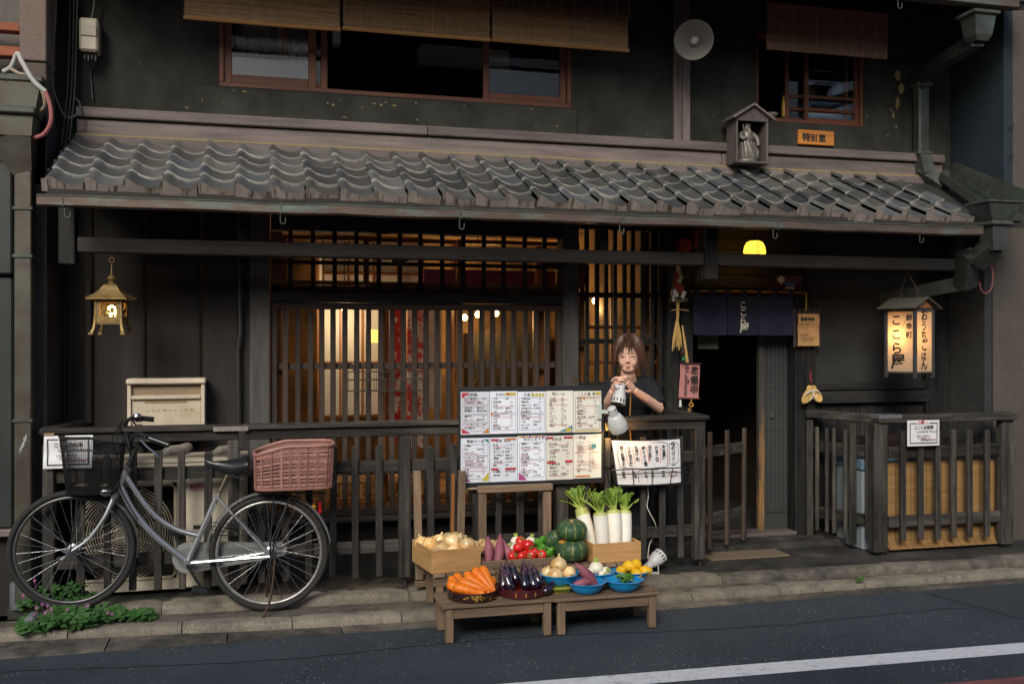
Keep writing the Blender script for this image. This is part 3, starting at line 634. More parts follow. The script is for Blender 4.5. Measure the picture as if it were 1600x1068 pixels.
for (px, py, w_, h_) in ((1403, 118, .035, .05), (1408, 138, .03, .055), (1402, 160, .022, .06), (1396, 180, .012, .035), (1392, 172, .008, .02), (1400, 198, .008, .012), (1025, 95, .004, .004), (1115, 181, .005, .005), (218, 99, .004, .004), (259, 46, .003, .003), (292, 168, .016, .004), (1387, 211, .012, .006), (1355, 182, .006, .01)): chip(px, py, w_, h_, 13, YU)

# ---- house added behind the camera to shut off the low sky; the panes mirror it
opp = thing('added_opposite_house', 'pale rendered house added across the street to shut off the low sky', 'house', (2, -4.2, 0))
OPW = mat('opposite_render', (.20, .18, .155), .9, 0, .2, (2, 2, 2), .1)
P(MB().box(-14, 18, -7, -4.2, -.02, 4.9), 'wall', OPW, opp)
P(MB().box(-14.3, 18.3, -7, -3.7, 4.91, 5.1), 'roof_edge', BLK, opp)
for i in range(8):
    x = -12+i*3.6; P(MB().box(x, x+1.7, -4.19, -4.15, 3.0, 4.3, .01), 'window', plain('opposite_glass', (.03, .04, .05), .1), opp); P(MB().box(x, x+1.9, -4.19, -4.12, .05, 2.2, .01), 'shutter', plain('opposite_shutter', (.10, .10, .095), .6), opp)
# ================================================================== drainpipes, neighbours, cables
def sq(mb, p, q, w, t, w2=None, t2=None):
    """square-section pipe from p to q, tapering"""
    p = Vector(p); q = Vector(q); w2 = w2 or w; t2 = t2 or t; d = (q-p).normalized()
    u = Vector((0, 1, 0)) if abs(d.z) > .5 else Vector((0, 0, 1)); s_ = d.cross(u).normalized(); u = s_.cross(d)
    vs = [p+s_*a*w/2+u*b*t/2 for a, b in ((-1,-1),(1,-1),(1,1),(-1,1))]+[q+s_*a*w2/2+u*b*t2/2 for a, b in ((-1,-1),(1,-1),(1,1),(-1,1))]
    return mb.add(vs, [(0,3,2,1),(4,5,6,7),(0,1,5,4),(1,2,6,5),(2,3,7,6),(3,0,4,7)])
CPIPE = mat('dark_copper_pipe', (.055, .058, .052), .5, .5, .3, (6, 6, 6), .1, (.085, .14, .115), .6, 4, .6)
udp = P(sq(MB(), at(1528, 62, 5.66), at(1441, 116, 6.46), .085, .09), 'drainpipe', CPIPE)
hp = at(1528, 30, 5.66)
mb = MB(); sq(mb, hp+Vector((0, 0, .02)), hp+Vector((0, 0, -.12)), .17, .15, .13, .12); sq(mb, hp+Vector((0, 0, -.12)), at(1528, 66, 5.66), .13, .12, .09, .09)
P(mb, 'hopper', CPIPE, udp); mb = MB(); mb.tube([hp+Vector((x, y, .025)) for x, y in ((-.095, -.085), (.095, -.085), (.095, .085), (-.095, .085))], .014, 6, closed=True); P(mb, 'hopper_rim', COPG, udp, True)
mb = MB(); pa = at(1441, 112, 6.46); pb = at(1441, 136, 6.5); sq(mb, pa, pb, .1, .09); P(mb, 'elbow', CPIPE, udp)
PXD = sx(1440, 6.5)
bxp('pipe', CPIPE, PXD-.047, PXD+.047, 6.46, 6.55, sz(1440, 240, 6.5), sz(1440, 134, 6.5), .012, udp)
for yy in (134, 240): bxp('pipe_collar', COPG, PXD-.062, PXD+.062, 6.445, 6.56, sz(1440, yy+3, 6.5), sz(1440, yy-3, 6.5), .006, udp)
mb = MB(); sq(mb, (PXD, 6.5, sz(1440, 243, 6.5)), (PXD+.01, 6.46, sz(1440, 275, 6.5)), .1, .1); sq(mb, (PXD+.0, 6.5, sz(1440, 268, 6.5)), (PXD+.09, 6.34, sz(1440, 290, 6.5)-.03), .1, .09); P(mb, 'shoe', COPG, udp)
# copper chute, valley sheet and flashing at the right end of the eave
ch = bpy.data.objects.new('copper_chute', None); link(ch, house)
nrm = Vector((0, -math.sin(sl), math.cos(sl)))
def roofp(x, y, h=0): return Vector((x, y, ZE0+(y-YE0)*math.tan(sl)))+nrm*h
mb = MB(); a, b_ = roofp(PXD+.09, 6.36, .06), roofp(sx(1545, 5.66), 5.68, .055)
d = (b_-a).normalized(); s_ = d.cross(nrm).normalized()
for o_, hh in ((-.055, .06), (.055, .06)): mb.bar(a+s_*o_+nrm*.015, b_+s_*o_+nrm*.015, .006, hh, nrm)
mb.bar(a-nrm*.012, b_-nrm*.012, .11, .006, nrm); P(mb, 'chute_channel', COPG, ch)
mb = MB(); vs = [roofp(xb-.02, 5.66, -.02), roofp(XR, 5.66, -.02), roofp(XR, 6.56, -.015), roofp(xb-.02, 6.56, -.015)]; mb.add(vs, [(0, 1, 2, 3)]); P(mb, 'valley_sheet', CPIPE, ch)
mb = MB(); X_ = XR-.012; mb.add([roofp(X_, 5.72, -.02), roofp(X_, 6.57, -.02), roofp(X_, 6.57, .14), roofp(X_, 5.8, .15), roofp(X_, 5.73, .1)], [(4, 3, 2, 1, 0)]); P(mb, 'flashing', COPG, ch)
mb = MB(); mb.add([roofp(sx(1478, 6.5), 6.565, -.02), (XR, 6.56, ZE1-.02), (XR, 6.57, ZE1+.1), (sx(1478, 6.5), 6.575, ZE1+.1)], [(0, 1, 2, 3)]); P(mb, 'flashing', COPG, ch)
# lower hopper and the elbowed pipe running back under the eave
ldp = bpy.data.objects.new('drainpipe', None); link(ldp, house)
hc = at(1553, 318, 5.60); hz0 = sz(1553, 350, 5.6)
mb = MB(); sq(mb, hc, (hc.x, hc.y, hz0), .27, .22, .145, .14); P(mb, 'hopper', CPIPE, ldp)
mb = MB(); mb.tube([hc+Vector((x, y, 0)) for x, y in ((-.14, -.115), (.14, -.115), (.14, .115), (-.14, .115))], .007, 6, closed=True); P(mb, 'hopper_rim', COPG, ldp, True)
mb = MB(); mb.tube([(hc.x+x, hc.y+y, hz0) for x, y in ((-.075, -.075), (.075, -.075), (.075, .075), (-.075, .075))], .015, 6, closed=True); P(mb, 'pipe_collar', COPG, ldp, True)
mb = MB(); e1 = Vector((hc.x, hc.y, sz(1553, 392, 5.6))); sq(mb, (hc.x, hc.y, hz0), e1, .12, .12, .125, .13); sq(mb, e1+Vector((0, 0, .03)), at(1524, 410, 5.72), .13, .12, .12, .1); P(mb, 'pipe', CPIPE, ldp)
mb = MB(); e2 = at(1515, 395, 5.72); e3 = at(1508, 446, 5.85); sq(mb, e2, e3, .12, .11, .11, .11); sq(mb, e3+Vector((.02, 0, .02)), at(1380, 468, 6.45), .1, .1, .09, .09); P(mb, 'pipe', CPIPE, ldp)
CABM = plain('black_cable', (.02, .02, .02), .5); PINKC = plain('pink_cable', (.30, .10, .09), .6); WHITEC = plain('grey_white_cable', (.36, .36, .33), .6)
def cable(name, pts, r, m, label, par=None, n=6, group=None):
    P_ = [Vector(p) for p in pts]; out = []
    for i in range(len(P_)-1):
        p0, p1, p2, p3 = P_[max(0, i-1)], P_[i], P_[i+1], P_[min(len(P_)-1, i+2)]
        for k in range(6):
            t = k/6; out.append(.5*((2*p1)+(p2-p0)*t+(2*p0-5*p1+4*p2-p3)*t*t+(3*p1-p0-3*p2+p3)*t**3))
    out.append(P_[-1]); o = MB().tube(out, r, n).build(name, m, par, True)
    return tag(o, label, 'cable', group) if par is None else o
cable('cable_coil', [at(1530, 440, 6.1), at(1533, 452, 6.1), at(1540, 458, 6.1), at(1549, 450, 6.1), at(1551, 430, 6.12), at(1549, 415, 6.15)], .006, PINKC, 'pink cable loop below the copper elbow under the right end of the eave')
# ---- neighbour on the right
BEIGE = mat('beige_render', (.085, .075, .062), .9, 0, .2, (20, 20, 20), .2, (.06, .053, .045), .6, 1.5, .5)
rn = thing('neighbour_house', 'beige rendered house wall at the right edge, next to the picket fence', 'house', (6.5, 6.2, .1))
P(MB().box(XR+.065, 10, 6.2, 9, ZF, 2.62), 'wall', BEIGE, rn); P(MB().box(XR+.105, 10, 6.03, 9, 2.62, 5.2), 'wall', BEIGE, rn)
for k in range(2): P(MB().tube([(XR+.07, 6.2, .1), (XR+.07, 6.2, 2.6)], .012, 6), 'cable', CABM, rn) if k == 0 else None
for yy in (198, 243): P(MB().ring(at(1581, yy, 6.0), .018, .003, 12, 5), 'wall_ring', CABM, rn, True)
# ---- neighbour on the left
ln = thing('neighbour_house', 'brown house at the left edge with copper downpipe and stone pillar', 'house', (-2, 6.2, .1))
YL = 6.2
MET = mat('brown_sheet_metal', (.062, .05, .042), .5, .2, .3, (4, 4, 4), .1)
P(MB().box(-6, sx(52, YL), YL, 9, ZF-.08, 3.1), 'wall', mat('neighbour_wall', (.022, .019, .017), .8, 0, .3, (4, 4, 4), .2), ln)
bxp('shutter_panel', mat('grey_green_panel', (.036, .041, .039), .5, .2, .25, (3, 3, 3), .1), -6, sx(20, YL-.06), YL-.06, YL-.002, sz(10, 822, YL), sz(10, 432, YL), .01, ln)
bxp('meter_cover', mat('grey_green_panel', (.036, .041, .039), .5, .2, .25, (3, 3, 3), .1), -6, sx(19, YL-.1), YL-.1, YL-.002, sz(10, 430, YL), sz(10, 258, YL), .01, ln)
bxp('panel_sill', wg('x'), -6, sx(21, YL-.08), YL-.09, YL-.002, sz(10, 834, YL), sz(10, 823, YL), .005, ln)
bxp('corner_pillar', wood('red_brown_pillar', (.05, .031, .028), 'z', (.038, .025, .023), var=.3), sx(51, YL-.02), sx(75, YL-.02), YL-.03, YL+.1, ZF-.06, sz(60, 285, YL), .01, ln)
SPIL = mat('pinkish_stone', (.135, .10, .085), .9, 0, .3, (60, 60, 60), .3)
bxp('stone_pillar', SPIL, sx(31, YL-.05), sx(73, YL-.05), YL-.06, YL+.2, sz(52, 99, YL), 5, .006, ln); bxp('stone_pillar', mat('grey_stone', (.10, .08, .065), .9, 0, .3, (60, 60, 60), .3), sx(36, YL-.04), sx(73, YL-.04), YL-.05, YL+.2, sz(52, 290, YL), sz(52, 101, YL), .006, ln)
P(MB().box(-6, sx(60, 6.4), 6.4, 9, 3.1, 5), 'upper_wall', mat('neighbour_upper', (.09, .08, .07), .8), ln)
for a, c in ((33, 46), (70, 86)): bxp('window_rail', wood('red_rail', (.25, .07, .03), 'x', (.16, .05, .02)), -6, sx(30, YL), YL+.02, YL+.1, sz(10, c, YL), sz(10, a, YL), .005, ln)
dp = bpy.data.objects.new('copper_downpipe', None); link(dp, ln)
yd = 6.05
CB = mat('brown_copper', (.075, .062, .048), .5, .45, .25, (3, 3, 8), .1, (.13, .15, .115), .6, 3, .55)
mb = MB(); sq(mb, at(20, 130, yd), at(20, 180, yd), .34, .24, .27, .22); sq(mb, at(20, 180, yd), at(20, 216, yd), .25, .2, .23, .19); sq(mb, at(20, 216, yd), at(38, 272, yd), .23, .19, .1, .1); P(mb, 'hopper', CB, dp)
for yy, w_ in ((129, .36), (178, .28)): q0 = at(20, yy, yd); P(MB().box(q0.x-w_/2, q0.x+w_/2, yd-.13, yd+.1, q0.z-.02, q0.z+.02, .008), 'hopper_rim', COPG, dp)
xd0, xd1 = sx(25, yd), sx(52, yd)
bxp('pipe', CB, xd0, xd1, yd-.05, yd+.05, sz(38, 940, yd), sz(38, 268, yd), .006, dp)
for yy in (327, 401, 656): bxp('pipe_collar', COPG, xd0-.008, xd1+.008, yd-.058, yd+.05, sz(38, yy+2.5, yd), sz(38, yy-2.5, yd), .003, dp)
P(MB().add([(xd0+.015+random.uniform(0, .06), yd-.0512, sz(38, 692, yd)+random.uniform(-.06, .06)) for _ in range(9)], [(0, 1, 2), (3, 4, 5), (6, 7, 8)]), 'torn_sticker', plain('torn_paper', (.4, .4, .4), .9), dp)
mb = MB(); mb.lathe([(.05, 0), (.05, .14), (.043, .15)], 12, T(sx(30, yd), yd, .1)); P(mb, 'drain_socket', plain('blue_grey_pipe', (.09, .10, .11), .5), dp, True)
cable('cable', [at(5, 112, 6.0), at(18, 104, 5.98), at(27, 84, 5.95), at(34, 96, 5.93), at(52, 126, 5.92), at(71, 143, 5.92)], .013, WHITEC, 'thick white cable curving down from the copper hopper at upper left', n=8)
cable('cable', [at(71, 143, 5.92), at(79, 168, 5.92), at(79, 192, 5.93), at(68, 210, 5.96), at(50, 216, 6.0)], .012, PINKC, 'thick pink cable looping beside the copper hopper at upper left', n=8)
cable('cable', [at(18, 108, 5.98), at(30, 115, 5.95), at(50, 122, 5.93), at(66, 143, 5.93), at(70, 165, 5.95), at(60, 176, 6.0)], .01, plain('tan_cable', (.26, .21, .15), .6), 'short tan cable crossing under the white one at upper left', n=8)
cable('cable', [at(88, -5, 6.3), at(86, 40, 6.3), at(80, 100, 6.3), at(84, 140, 6.3), at(100, 180, 6.35), at(115, 182, 6.4), at(125, 172, 6.45), at(124, 160, 6.5), at(115, 152, 6.5)], .006, plain('grey_cable', (.09, .09, .085), .6), 'thin grey cable hanging along the left corner with a loose loop')
for k, p in enumerate((108, 114, 119)):
    cable('cable', [at(p+2, -8, 6.5), at(p, 80, 6.51), at(p-3, 150, 6.5), at(p-12, 230, 6.45)], .007, CABM, ('left', 'middle', 'right')[k]+' of three black cables running down the left corner of the upper wall', group='black cables at the left corner')
for k in range(2): P(MB().box(-2.2+k*.5, -1.42+k*.32, 5.72, 5.95, .0, .16-.05*k, .02, RZ(0)), 'drain_kerb', GRAN, ln) if k == 0 else None
tag(MB().box(sx(38, 5.72), sx(56, 5.72), 5.7, 5.82, .055, .135, .015).build('stone_block', mat('blue_grey_stone', (.13, .14, .145), .85, 0, .3, (30, 30, 30), .3)), 'small grey stone block on the kerb at the left edge', 'stone')
# electric meter box on the upper wall
mt = thing('meter_box', 'cream electric meter box on the upper wall near the left corner', 'meter box', at(139, 80, 6.5))
a = at(124, 80, 6.47); b_ = at(154, 30, 6.47); CREAM = plain('cream_plastic', (.42, .37, .29), .45, sc=8)
P(MB().box(a.x, b_.x, 6.45, 6.58, a.z, b_.z, .013), 'case', CREAM, mt)
P(MB().box(a.x+.008, b_.x-.008, 6.442, 6.452, a.z+.09, b_.z-.05, .004), 'cover', plain('cream_plastic_grey', (.33, .30, .25), .4), mt)
for k in range(4): P(MB().tube([(a.x+.025+k*.022, 6.5, a.z+.01), (a.x+.03+k*.02, 6.48, a.z-.04-.01*(k % 2)), (a.x+.07, 6.53, a.z-.09)], .007, 6), 'lead', CABM, mt, True)
cable('cable', [at(141, 90, 6.53), at(142, 120, 6.56), at(145, 156, 6.56)], .006, CABM, 'black cable hanging below the cream meter box')
cable('cable', [at(148, -5, 6.5), at(146, 15, 6.5), at(142, 32, 6.5)], .007, CABM, 'black cable entering the top of the cream meter box')
# rusty conduits on the boarded wall
tag(MB().tube([at(374, 398, 6.55), at(376, 520, 6.55), at(372, 545, 6.55), at(373, 660, 6.55)], .016, 8).build('conduit_pipe', plain('black_conduit', (.03, .03, .03), .4), None, True), 'black conduit pipe on the boards beside the grey post', 'pipe')
tag(MB().tube([at(138, 440, 6.57), at(138, 660, 6.57)], .022, 8).build('conduit_pipe', plain('brown_conduit', (.03, .026, .022), .55), None, True), 'dark brown conduit pipe on the boards behind the bronze lantern', 'pipe')
# ================================================================== blinds, lamps, shrine, signs on the facade
REED = mat('bamboo_reed', (.34, .21, .105), .75, 0, .5, (4, 60, 160), .3, (.38, .27, .15), .8, (14, 14, 60), .55)
BAMB = mat('bamboo_rod', (.42, .22, .075), .5, 0, .25, (3, 30, 30), .1, (.5, .33, .15), .5, 6, .6)
CORD = plain('blind_cord', (.32, .24, .14), .8)
def blind(pa, pb, y, zb, zt, label, rod=True, threads=11, m=REED, group='bamboo blinds', seed=0, rodm=BAMB):
    random.seed(seed); x0, x1 = sx(pa, y), sx(pb, y); t = thing('bamboo_blind', label, 'blind', ((x0+x1)/2, y, zb), group=group)
    n = int((zt-zb)/.0065); rows = []; sl_ = .0
    mb = MB()
    for j in range(n):
        z = zb+(j+.5)*(zt-zb)/n; e0, e1 = random.uniform(-.004, .003), random.uniform(-.003, .004)
        r = .0036*random.uniform(.75, 1.1); dy = random.uniform(-.0012, .0012)+.004*math.sin(z*9)
        mb.add([(x0+e0, y+dy-r, z-r*.7), (x1+e1, y+dy-r, z-r*.7+random.uniform(-.001, .001)), (x1+e1, y+dy-r, z+r*.7), (x0+e0, y+dy-r, z+r*.7), (x0+e0, y+dy+r, z), (x1+e1, y+dy+r, z)], [(0, 1, 2, 3), (3, 2, 5, 4), (1, 0, 4, 5)])
    tag(P(mb, 'reed_panel', m, t), kind='stuff')
    for k in range(threads):
        x = x0+.012+(x1-x0-.024)*k/(threads-1)+random.uniform(-.006, .006)
        P(MB().box(x-.0018, x+.0018, y-.0095, y-.007, zb-.004, zt), 'cord', CORD, t)
    if rod: P(MB().tube([(x0-.004, y-.008, zb-.006), ((x0+x1)/2, y-.008, zb-.008), (x1+.004, y-.008, zb-.006)], .0125, 8), 'bottom_rod', rodm, t, True)
    return t
ZBT = ZE+.28
blind(288, 531, 6.32, sz(410, 36, 6.32), ZBT, 'left bamboo blind of the three over the long upper window', seed=1)
blind(536, 765, 6.32, sz(650, 52.5, 6.32), ZBT, 'middle bamboo blind of the three over the long upper window', seed=2)
b3 = blind(769, 981, 6.32, sz(875, 70, 6.32), ZBT, 'right bamboo blind of the three over the long upper window', seed=3)
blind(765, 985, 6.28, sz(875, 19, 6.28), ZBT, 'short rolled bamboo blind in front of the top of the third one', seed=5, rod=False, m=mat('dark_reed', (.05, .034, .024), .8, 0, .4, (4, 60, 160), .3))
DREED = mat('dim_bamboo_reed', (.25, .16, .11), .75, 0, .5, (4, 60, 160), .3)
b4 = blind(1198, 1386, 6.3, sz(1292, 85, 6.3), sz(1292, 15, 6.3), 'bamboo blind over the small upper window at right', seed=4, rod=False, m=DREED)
P(MB().tube([(sx(1196, 6.3), 6.295, sz(1292, 14, 6.3)), (sx(1388, 6.3), 6.295, sz(1292, 14, 6.3))], .014, 8), 'top_rod', wr('x'), b4, True)
# flood lamp with enamel dish
fl = thing('flood_lamp', 'round grey enamel lamp dish on the upper wall post', 'lamp', at(1085, 62, 6.25))
c0 = at(1085, 63, 6.22); dirv = (Vector((0, 0, EYE+.6))-c0+Vector((-1.2, 0, 0))).normalized()
M = Matrix.Translation(c0) @ dirv.to_track_quat('Z', 'Y').to_matrix().to_4x4()
ENA = plain('grey_enamel', (.26, .255, .23), .4, sc=6, var=.2)
P(MB().lathe([(.132, .035), (.136, .034), (.134, .026), (.09, -.02), (.055, -.05), (.035, -.09), (.0, -.095)], 32, M, cap=False).lathe([(.131, .035), (.088, -.016), (.05, -.042), (.0, -.05)], 32, M, cap=False), 'dish', ENA, fl, True)
P(MB().lathe([(.02, -.06), (.03, -.03), (.033, -.01), (.022, .015), (0, .024)], 16, M), 'bulb', plain('lamp_glass', (.55, .55, .5), .1), fl, True)
P(MB().tube([M @ Vector((0, 0, -.09)), M @ Vector((0, 0, -.13)), (c0.x+.02, 6.5, c0.z+.05), (c0.x+.02, 6.56, c0.z+.05)], .012, 8), 'arm', plain('dark_iron', (.03, .03, .03), .5, .6), fl, True)
# roof shrine with small statue
shx0, shx1 = sx(1150, 6.35), sx(1200, 6.35); shz0, shz1 = sz(1175, 252, 6.35), sz(1175, 183, 6.35)
SH = wood('shrine_wood', (.10, .085, .078), 'z', (.06, .05, .047), var=.35)
sh = thing('roof_shrine', 'small wooden shrine box with gabled roof on the tiled eave', 'shrine', ((shx0+shx1)/2, 6.42, shz0))
P(MB().box(shx0, shx0+.014, 6.345, 6.5, shz0, shz1, .002), 'side_panel', SH, sh); P(MB().box(shx1-.014, shx1, 6.345, 6.5, shz0, shz1, .002), 'side_panel', SH, sh)
P(MB().box(shx0+.014, shx1-.014, 6.48, 6.5, shz0, shz1, 0), 'back_panel', BLK, sh); P(MB().box(shx0-.005, shx1+.005, 6.335, 6.5, shz0-.016, shz0-.001, .003), 'floor_board', SH, sh)
ap = sz(1175, 164, 6.35); xm = (shx0+shx1)/2
P(MB().ext([(shx0-.0, shz1-.03), (shx1, shz1-.03), (shx1, shz1+.002), (xm, ap-.012), (shx0, shz1+.002)], 6.342, 6.352), 'gable', SH, sh)
for s_ in (-1, 1): P(MB().bar((xm, 6.41, ap), (xm+s_*(shx1-xm+.035), 6.41, shz1-.015), .2, .012, (0, 0, 1)), 'roof_board', wg('y'), sh)
BRZ = mat('grey_bronze', (.16, .15, .125), .45, .35, .35, (40, 40, 40), .3)
st = MB(); z0 = shz0+.001; cx, cy = xm-.012, 6.40
K = (shz1-shz0)/.325
def fold(a, z): return 1+.10*math.sin(a*9+z*20)+.06*math.sin(a*5)
Ms = T(cx, cy, z0) @ SC(K, K*.8, K)
st.lathe([(.078, 0), (.08, .012), (.07, .02)], 16, Ms)
st.lathe([(.07, .02), (.075, .03), (.062, .08), (.05, .13), (.042, .155)], 36, Ms @ Matrix(((1, 0, -.12, .01), (0, 1, 0, 0), (0, 0, 1, 0), (0, 0, 0, 1))), fold)
st.lathe([(.036, .145), (.05, .165), (.052, .185), (.046, .21), (.036, .23), (.014, .24)], 18, Ms)
st.lathe([(.0, .222), (.018, .228), (.026, .245), (.026, .262), (.018, .276), (0, .28)], 16, Ms)
st.lathe([(.03, .266), (.031, .275), (.022, .292), (.012, .302), (0, .303)], 12, Ms)
st.tube([Ms @ Vector(p) for p in ((-.04, 0, .215), (-.062, -.02, .18), (-.05, -.045, .165), (-.03, -.05, .175))], [.018, .019, .014, .01], 8)
st.tube([Ms @ Vector(p) for p in ((.04, 0, .215), (.072, -.01, .18), (.08, -.02, .15), (.075, -.03, .12))], [.018, .02, .017, .011], 8)
st.tube([Ms @ Vector(p) for p in ((-.03, -.052, .16), (-.045, -.045, .22), (-.05, -.035, .275))], [.005, .006, .003], 6)
st.tube([Ms @ Vector(p) for p in ((.045, 0, .15), (.085, .01, .09), (.08, .01, .03))], [.012, .018, .02], 8)
st.tube([Ms @ Vector(p) for p in ((0, -.03, .235), (.004, -.04, .21), (.0, -.045, .185))], [.016, .014, .004], 8)
tag(st.build('guardian_statue', BRZ, None, 55), 'grey robed guardian statue with sword inside the small roof shrine', 'statue')
# wooden plaque
pl = thing('name_plaque', 'orange wooden plaque with three brushed characters under the small upper window', 'sign', at(1274, 226, 6.54))
pa, pb = at(1246, 225.5, 6.545), at(1302, 206, 6.545)
P(MB().box(pa.x, pb.x, 6.53, 6.558, pa.z, pb.z, .004), 'board', wood('plaque_wood', (.5, .2, .04), 'x', (.30, .10, .02), var=.25, rough=.4), pl)
mb = MB(); write(mb, '特別室', pa.x+.03, pa.z+.028, .066, bold=.08, adv=.068, jit=.12); P(mb, 'lettering', INK, pl, M=None) if False else mb.build('lettering', INK, pl, M=T(0, 6.5285, 0))
# things on the sill of the small window
tag(MB().lathe([(.018, 0), (.02, .01), (.02, .11), (.012, .13), (.012, .16), (0, .16)], 12, T(sx(1225, 6.68), 6.68, sz(1225, 183, 6.68))).build('bottle', plain('yellow_bottle', (.40, .27, .03), .4), None, True), 'yellow bottle on the sill of the small upper window', 'bottle')
tag(MB().lathe([(.02, 0), (.05, .02), (.062, .035), (.058, .035), (.02, .008)], 20, T(sx(1204, 6.72), 6.72, w2[2]+.055)).build('bowl', plain('white_ceramic', (.5, .5, .47), .3), None, True), 'white bowl on the sill of the small upper window', 'bowl')
random.seed(5)
for k in range(6):
    cc = [(.05, .2, .4), (.5, .5, .5), (.08, .28, .5), (.45, .47, .5), (.1, .25, .4), (.06, .15, .3)][k]; z = sz(1300, 187, 6.8)+k*.022
    tag(MB().box(sx(1255+k % 3*5, 6.8), sx(1338-k % 2*9, 6.8), 6.78, 6.96, z+.0005, z+.021, .002).build('book', plain('book_cover_%d' % k, cc, .5)), 'book in the stack behind the small upper window', 'book', 'stacked books')
# ---- bronze hanging lantern
lx, ly = sx(174.5, 6.06), 6.06; lzb = sz(174, 507, ly); BRONZE = mat('gilded_bronze', (.30, .20, .07), .5, .5, .3, (30, 30, 30), .15, (.10, .075, .04), .6, 14, .5)
la = thing('hanging_lantern', 'bronze hanging lantern with curved roof, lit inside, on the left', 'lantern', (lx, ly, lzb-.05), rz=-8)
ML = T(lx, ly, lzb) @ RZ(-8)
hw = .070; hh = .148
def rf(u, v): # square curved roof: u round, v up
    prof = [(.113, .0), (.100, .004), (.078, .02), (.056, .045), (.040, .072), (.033, .082)]
    i = min(int(v*5), 4); f = v*5-i; r = prof[i][0]*(1-f)+prof[i+1][0]*f; z = prof[i][1]*(1-f)+prof[i+1][1]*f
    a = u*4; k = int(a) % 4; t = a-int(a); c_ = [(-1, -1), (1, -1), (1, 1), (-1, 1)]; p, q = c_[k], c_[(k+1) % 4]
    return ((p[0]+(q[0]-p[0])*t)*r, (p[1]+(q[1]-p[1])*t)*r, hh+z+.012*(abs(2*t-1)**4)*(1-v))
mb = MB(); mb.grid(rf, 48, 10, ML); mb.box(-.112, .112, -.112, .112, hh-.004, hh+.003, 0, ML); P(mb, 'roof', BRONZE, la, 40)
P(MB().lathe([(.037, hh+.08), (.02, hh+.09), (.014, hh+.1), (.02, hh+.106), (.026, hh+.118), (.02, hh+.13), (.006, hh+.14), (0, hh+.142)], 14, ML), 'finial', BRONZE, la, True)
zt = sz(174, 398, ly)-lzb
mb = MB(); mb.tube([ML @ Vector((0, 0, hh+.13)), ML @ Vector((0, 0, hh+.2))], .005, 6); mb.ring(ML @ Vector((0, 0, hh+.225)), .014, .004, 12, 6); mb.tube([ML @ Vector((0, 0, hh+.24)), ML @ Vector((0, 0, zt))], .004, 6); P(mb, 'chain', BRONZE, la, True)
for sxx in (-1, 1):
    for syy in (-1, 1):
        mb = MB(); mb.tube([ML @ Vector((sxx*hw*q, syy*hw*q, z)) for q, z in ((.98, hh), (1.0, .06), (1.04, .01), (1.10, -.025), (1.22, -.045), (1.27, -.047))], [.0085, .0085, .009, .01, .011, .009], 6); P(mb, 'corner_post', BRONZE, la, True)
        P(MB().box(sxx*hw*1.24-.014, sxx*hw*1.24+.014, syy*hw*1.24-.014, syy*hw*1.24+.014, -.06, -.044, .003, ML), 'foot', BRONZE, la)
P(MB().box(-hw, hw, -hw, hw, .0, .012, .002, ML), 'floor_plate', BRONZE, la)
for k in range(4):
    Mk = ML @ RZ(90*k); mb = MB(); y0 = -hw
    mb.box(-hw+.006, hw-.006, y0-.003, y0+.003, .013, .045, 0, Mk); mb.box(-hw+.006, hw-.006, y0-.003, y0+.003, hh-.022, hh-.004, 0, Mk)
    mb.box(-hw+.006, -hw+.026, y0-.0031, y0+.003, .045, hh-.022, 0, Mk); mb.box(hw-.026, hw-.006, y0-.0031, y0+.003, .045, hh-.022, 0, Mk)
    random.seed(21)
    for _ in range(13): # openwork
        x, z = random.uniform(-.038, .038), random.uniform(.05, .078 if random.random() < .75 else .115); mb.lathe([(.0, -.002), (random.uniform(.006, .012), -.002), (.008, .002), (0, .002)], 7, Mk @ T(x, y0, z) @ RX(90))
    for x in (-.028, .028): mb.bar(Mk @ Vector((x, y0, .045)), Mk @ Vector((x+.006, y0, hh-.022)), .004, .006)
    P(mb, 'openwork_panel', BRONZE, la)
P(MB().lathe([(0, .035), (.02, .04), (.026, .075), (.02, .105), (0, .115)], 14, ML), 'bulb', emit('lantern_bulb', (1, .55, .18), 8), la, True)
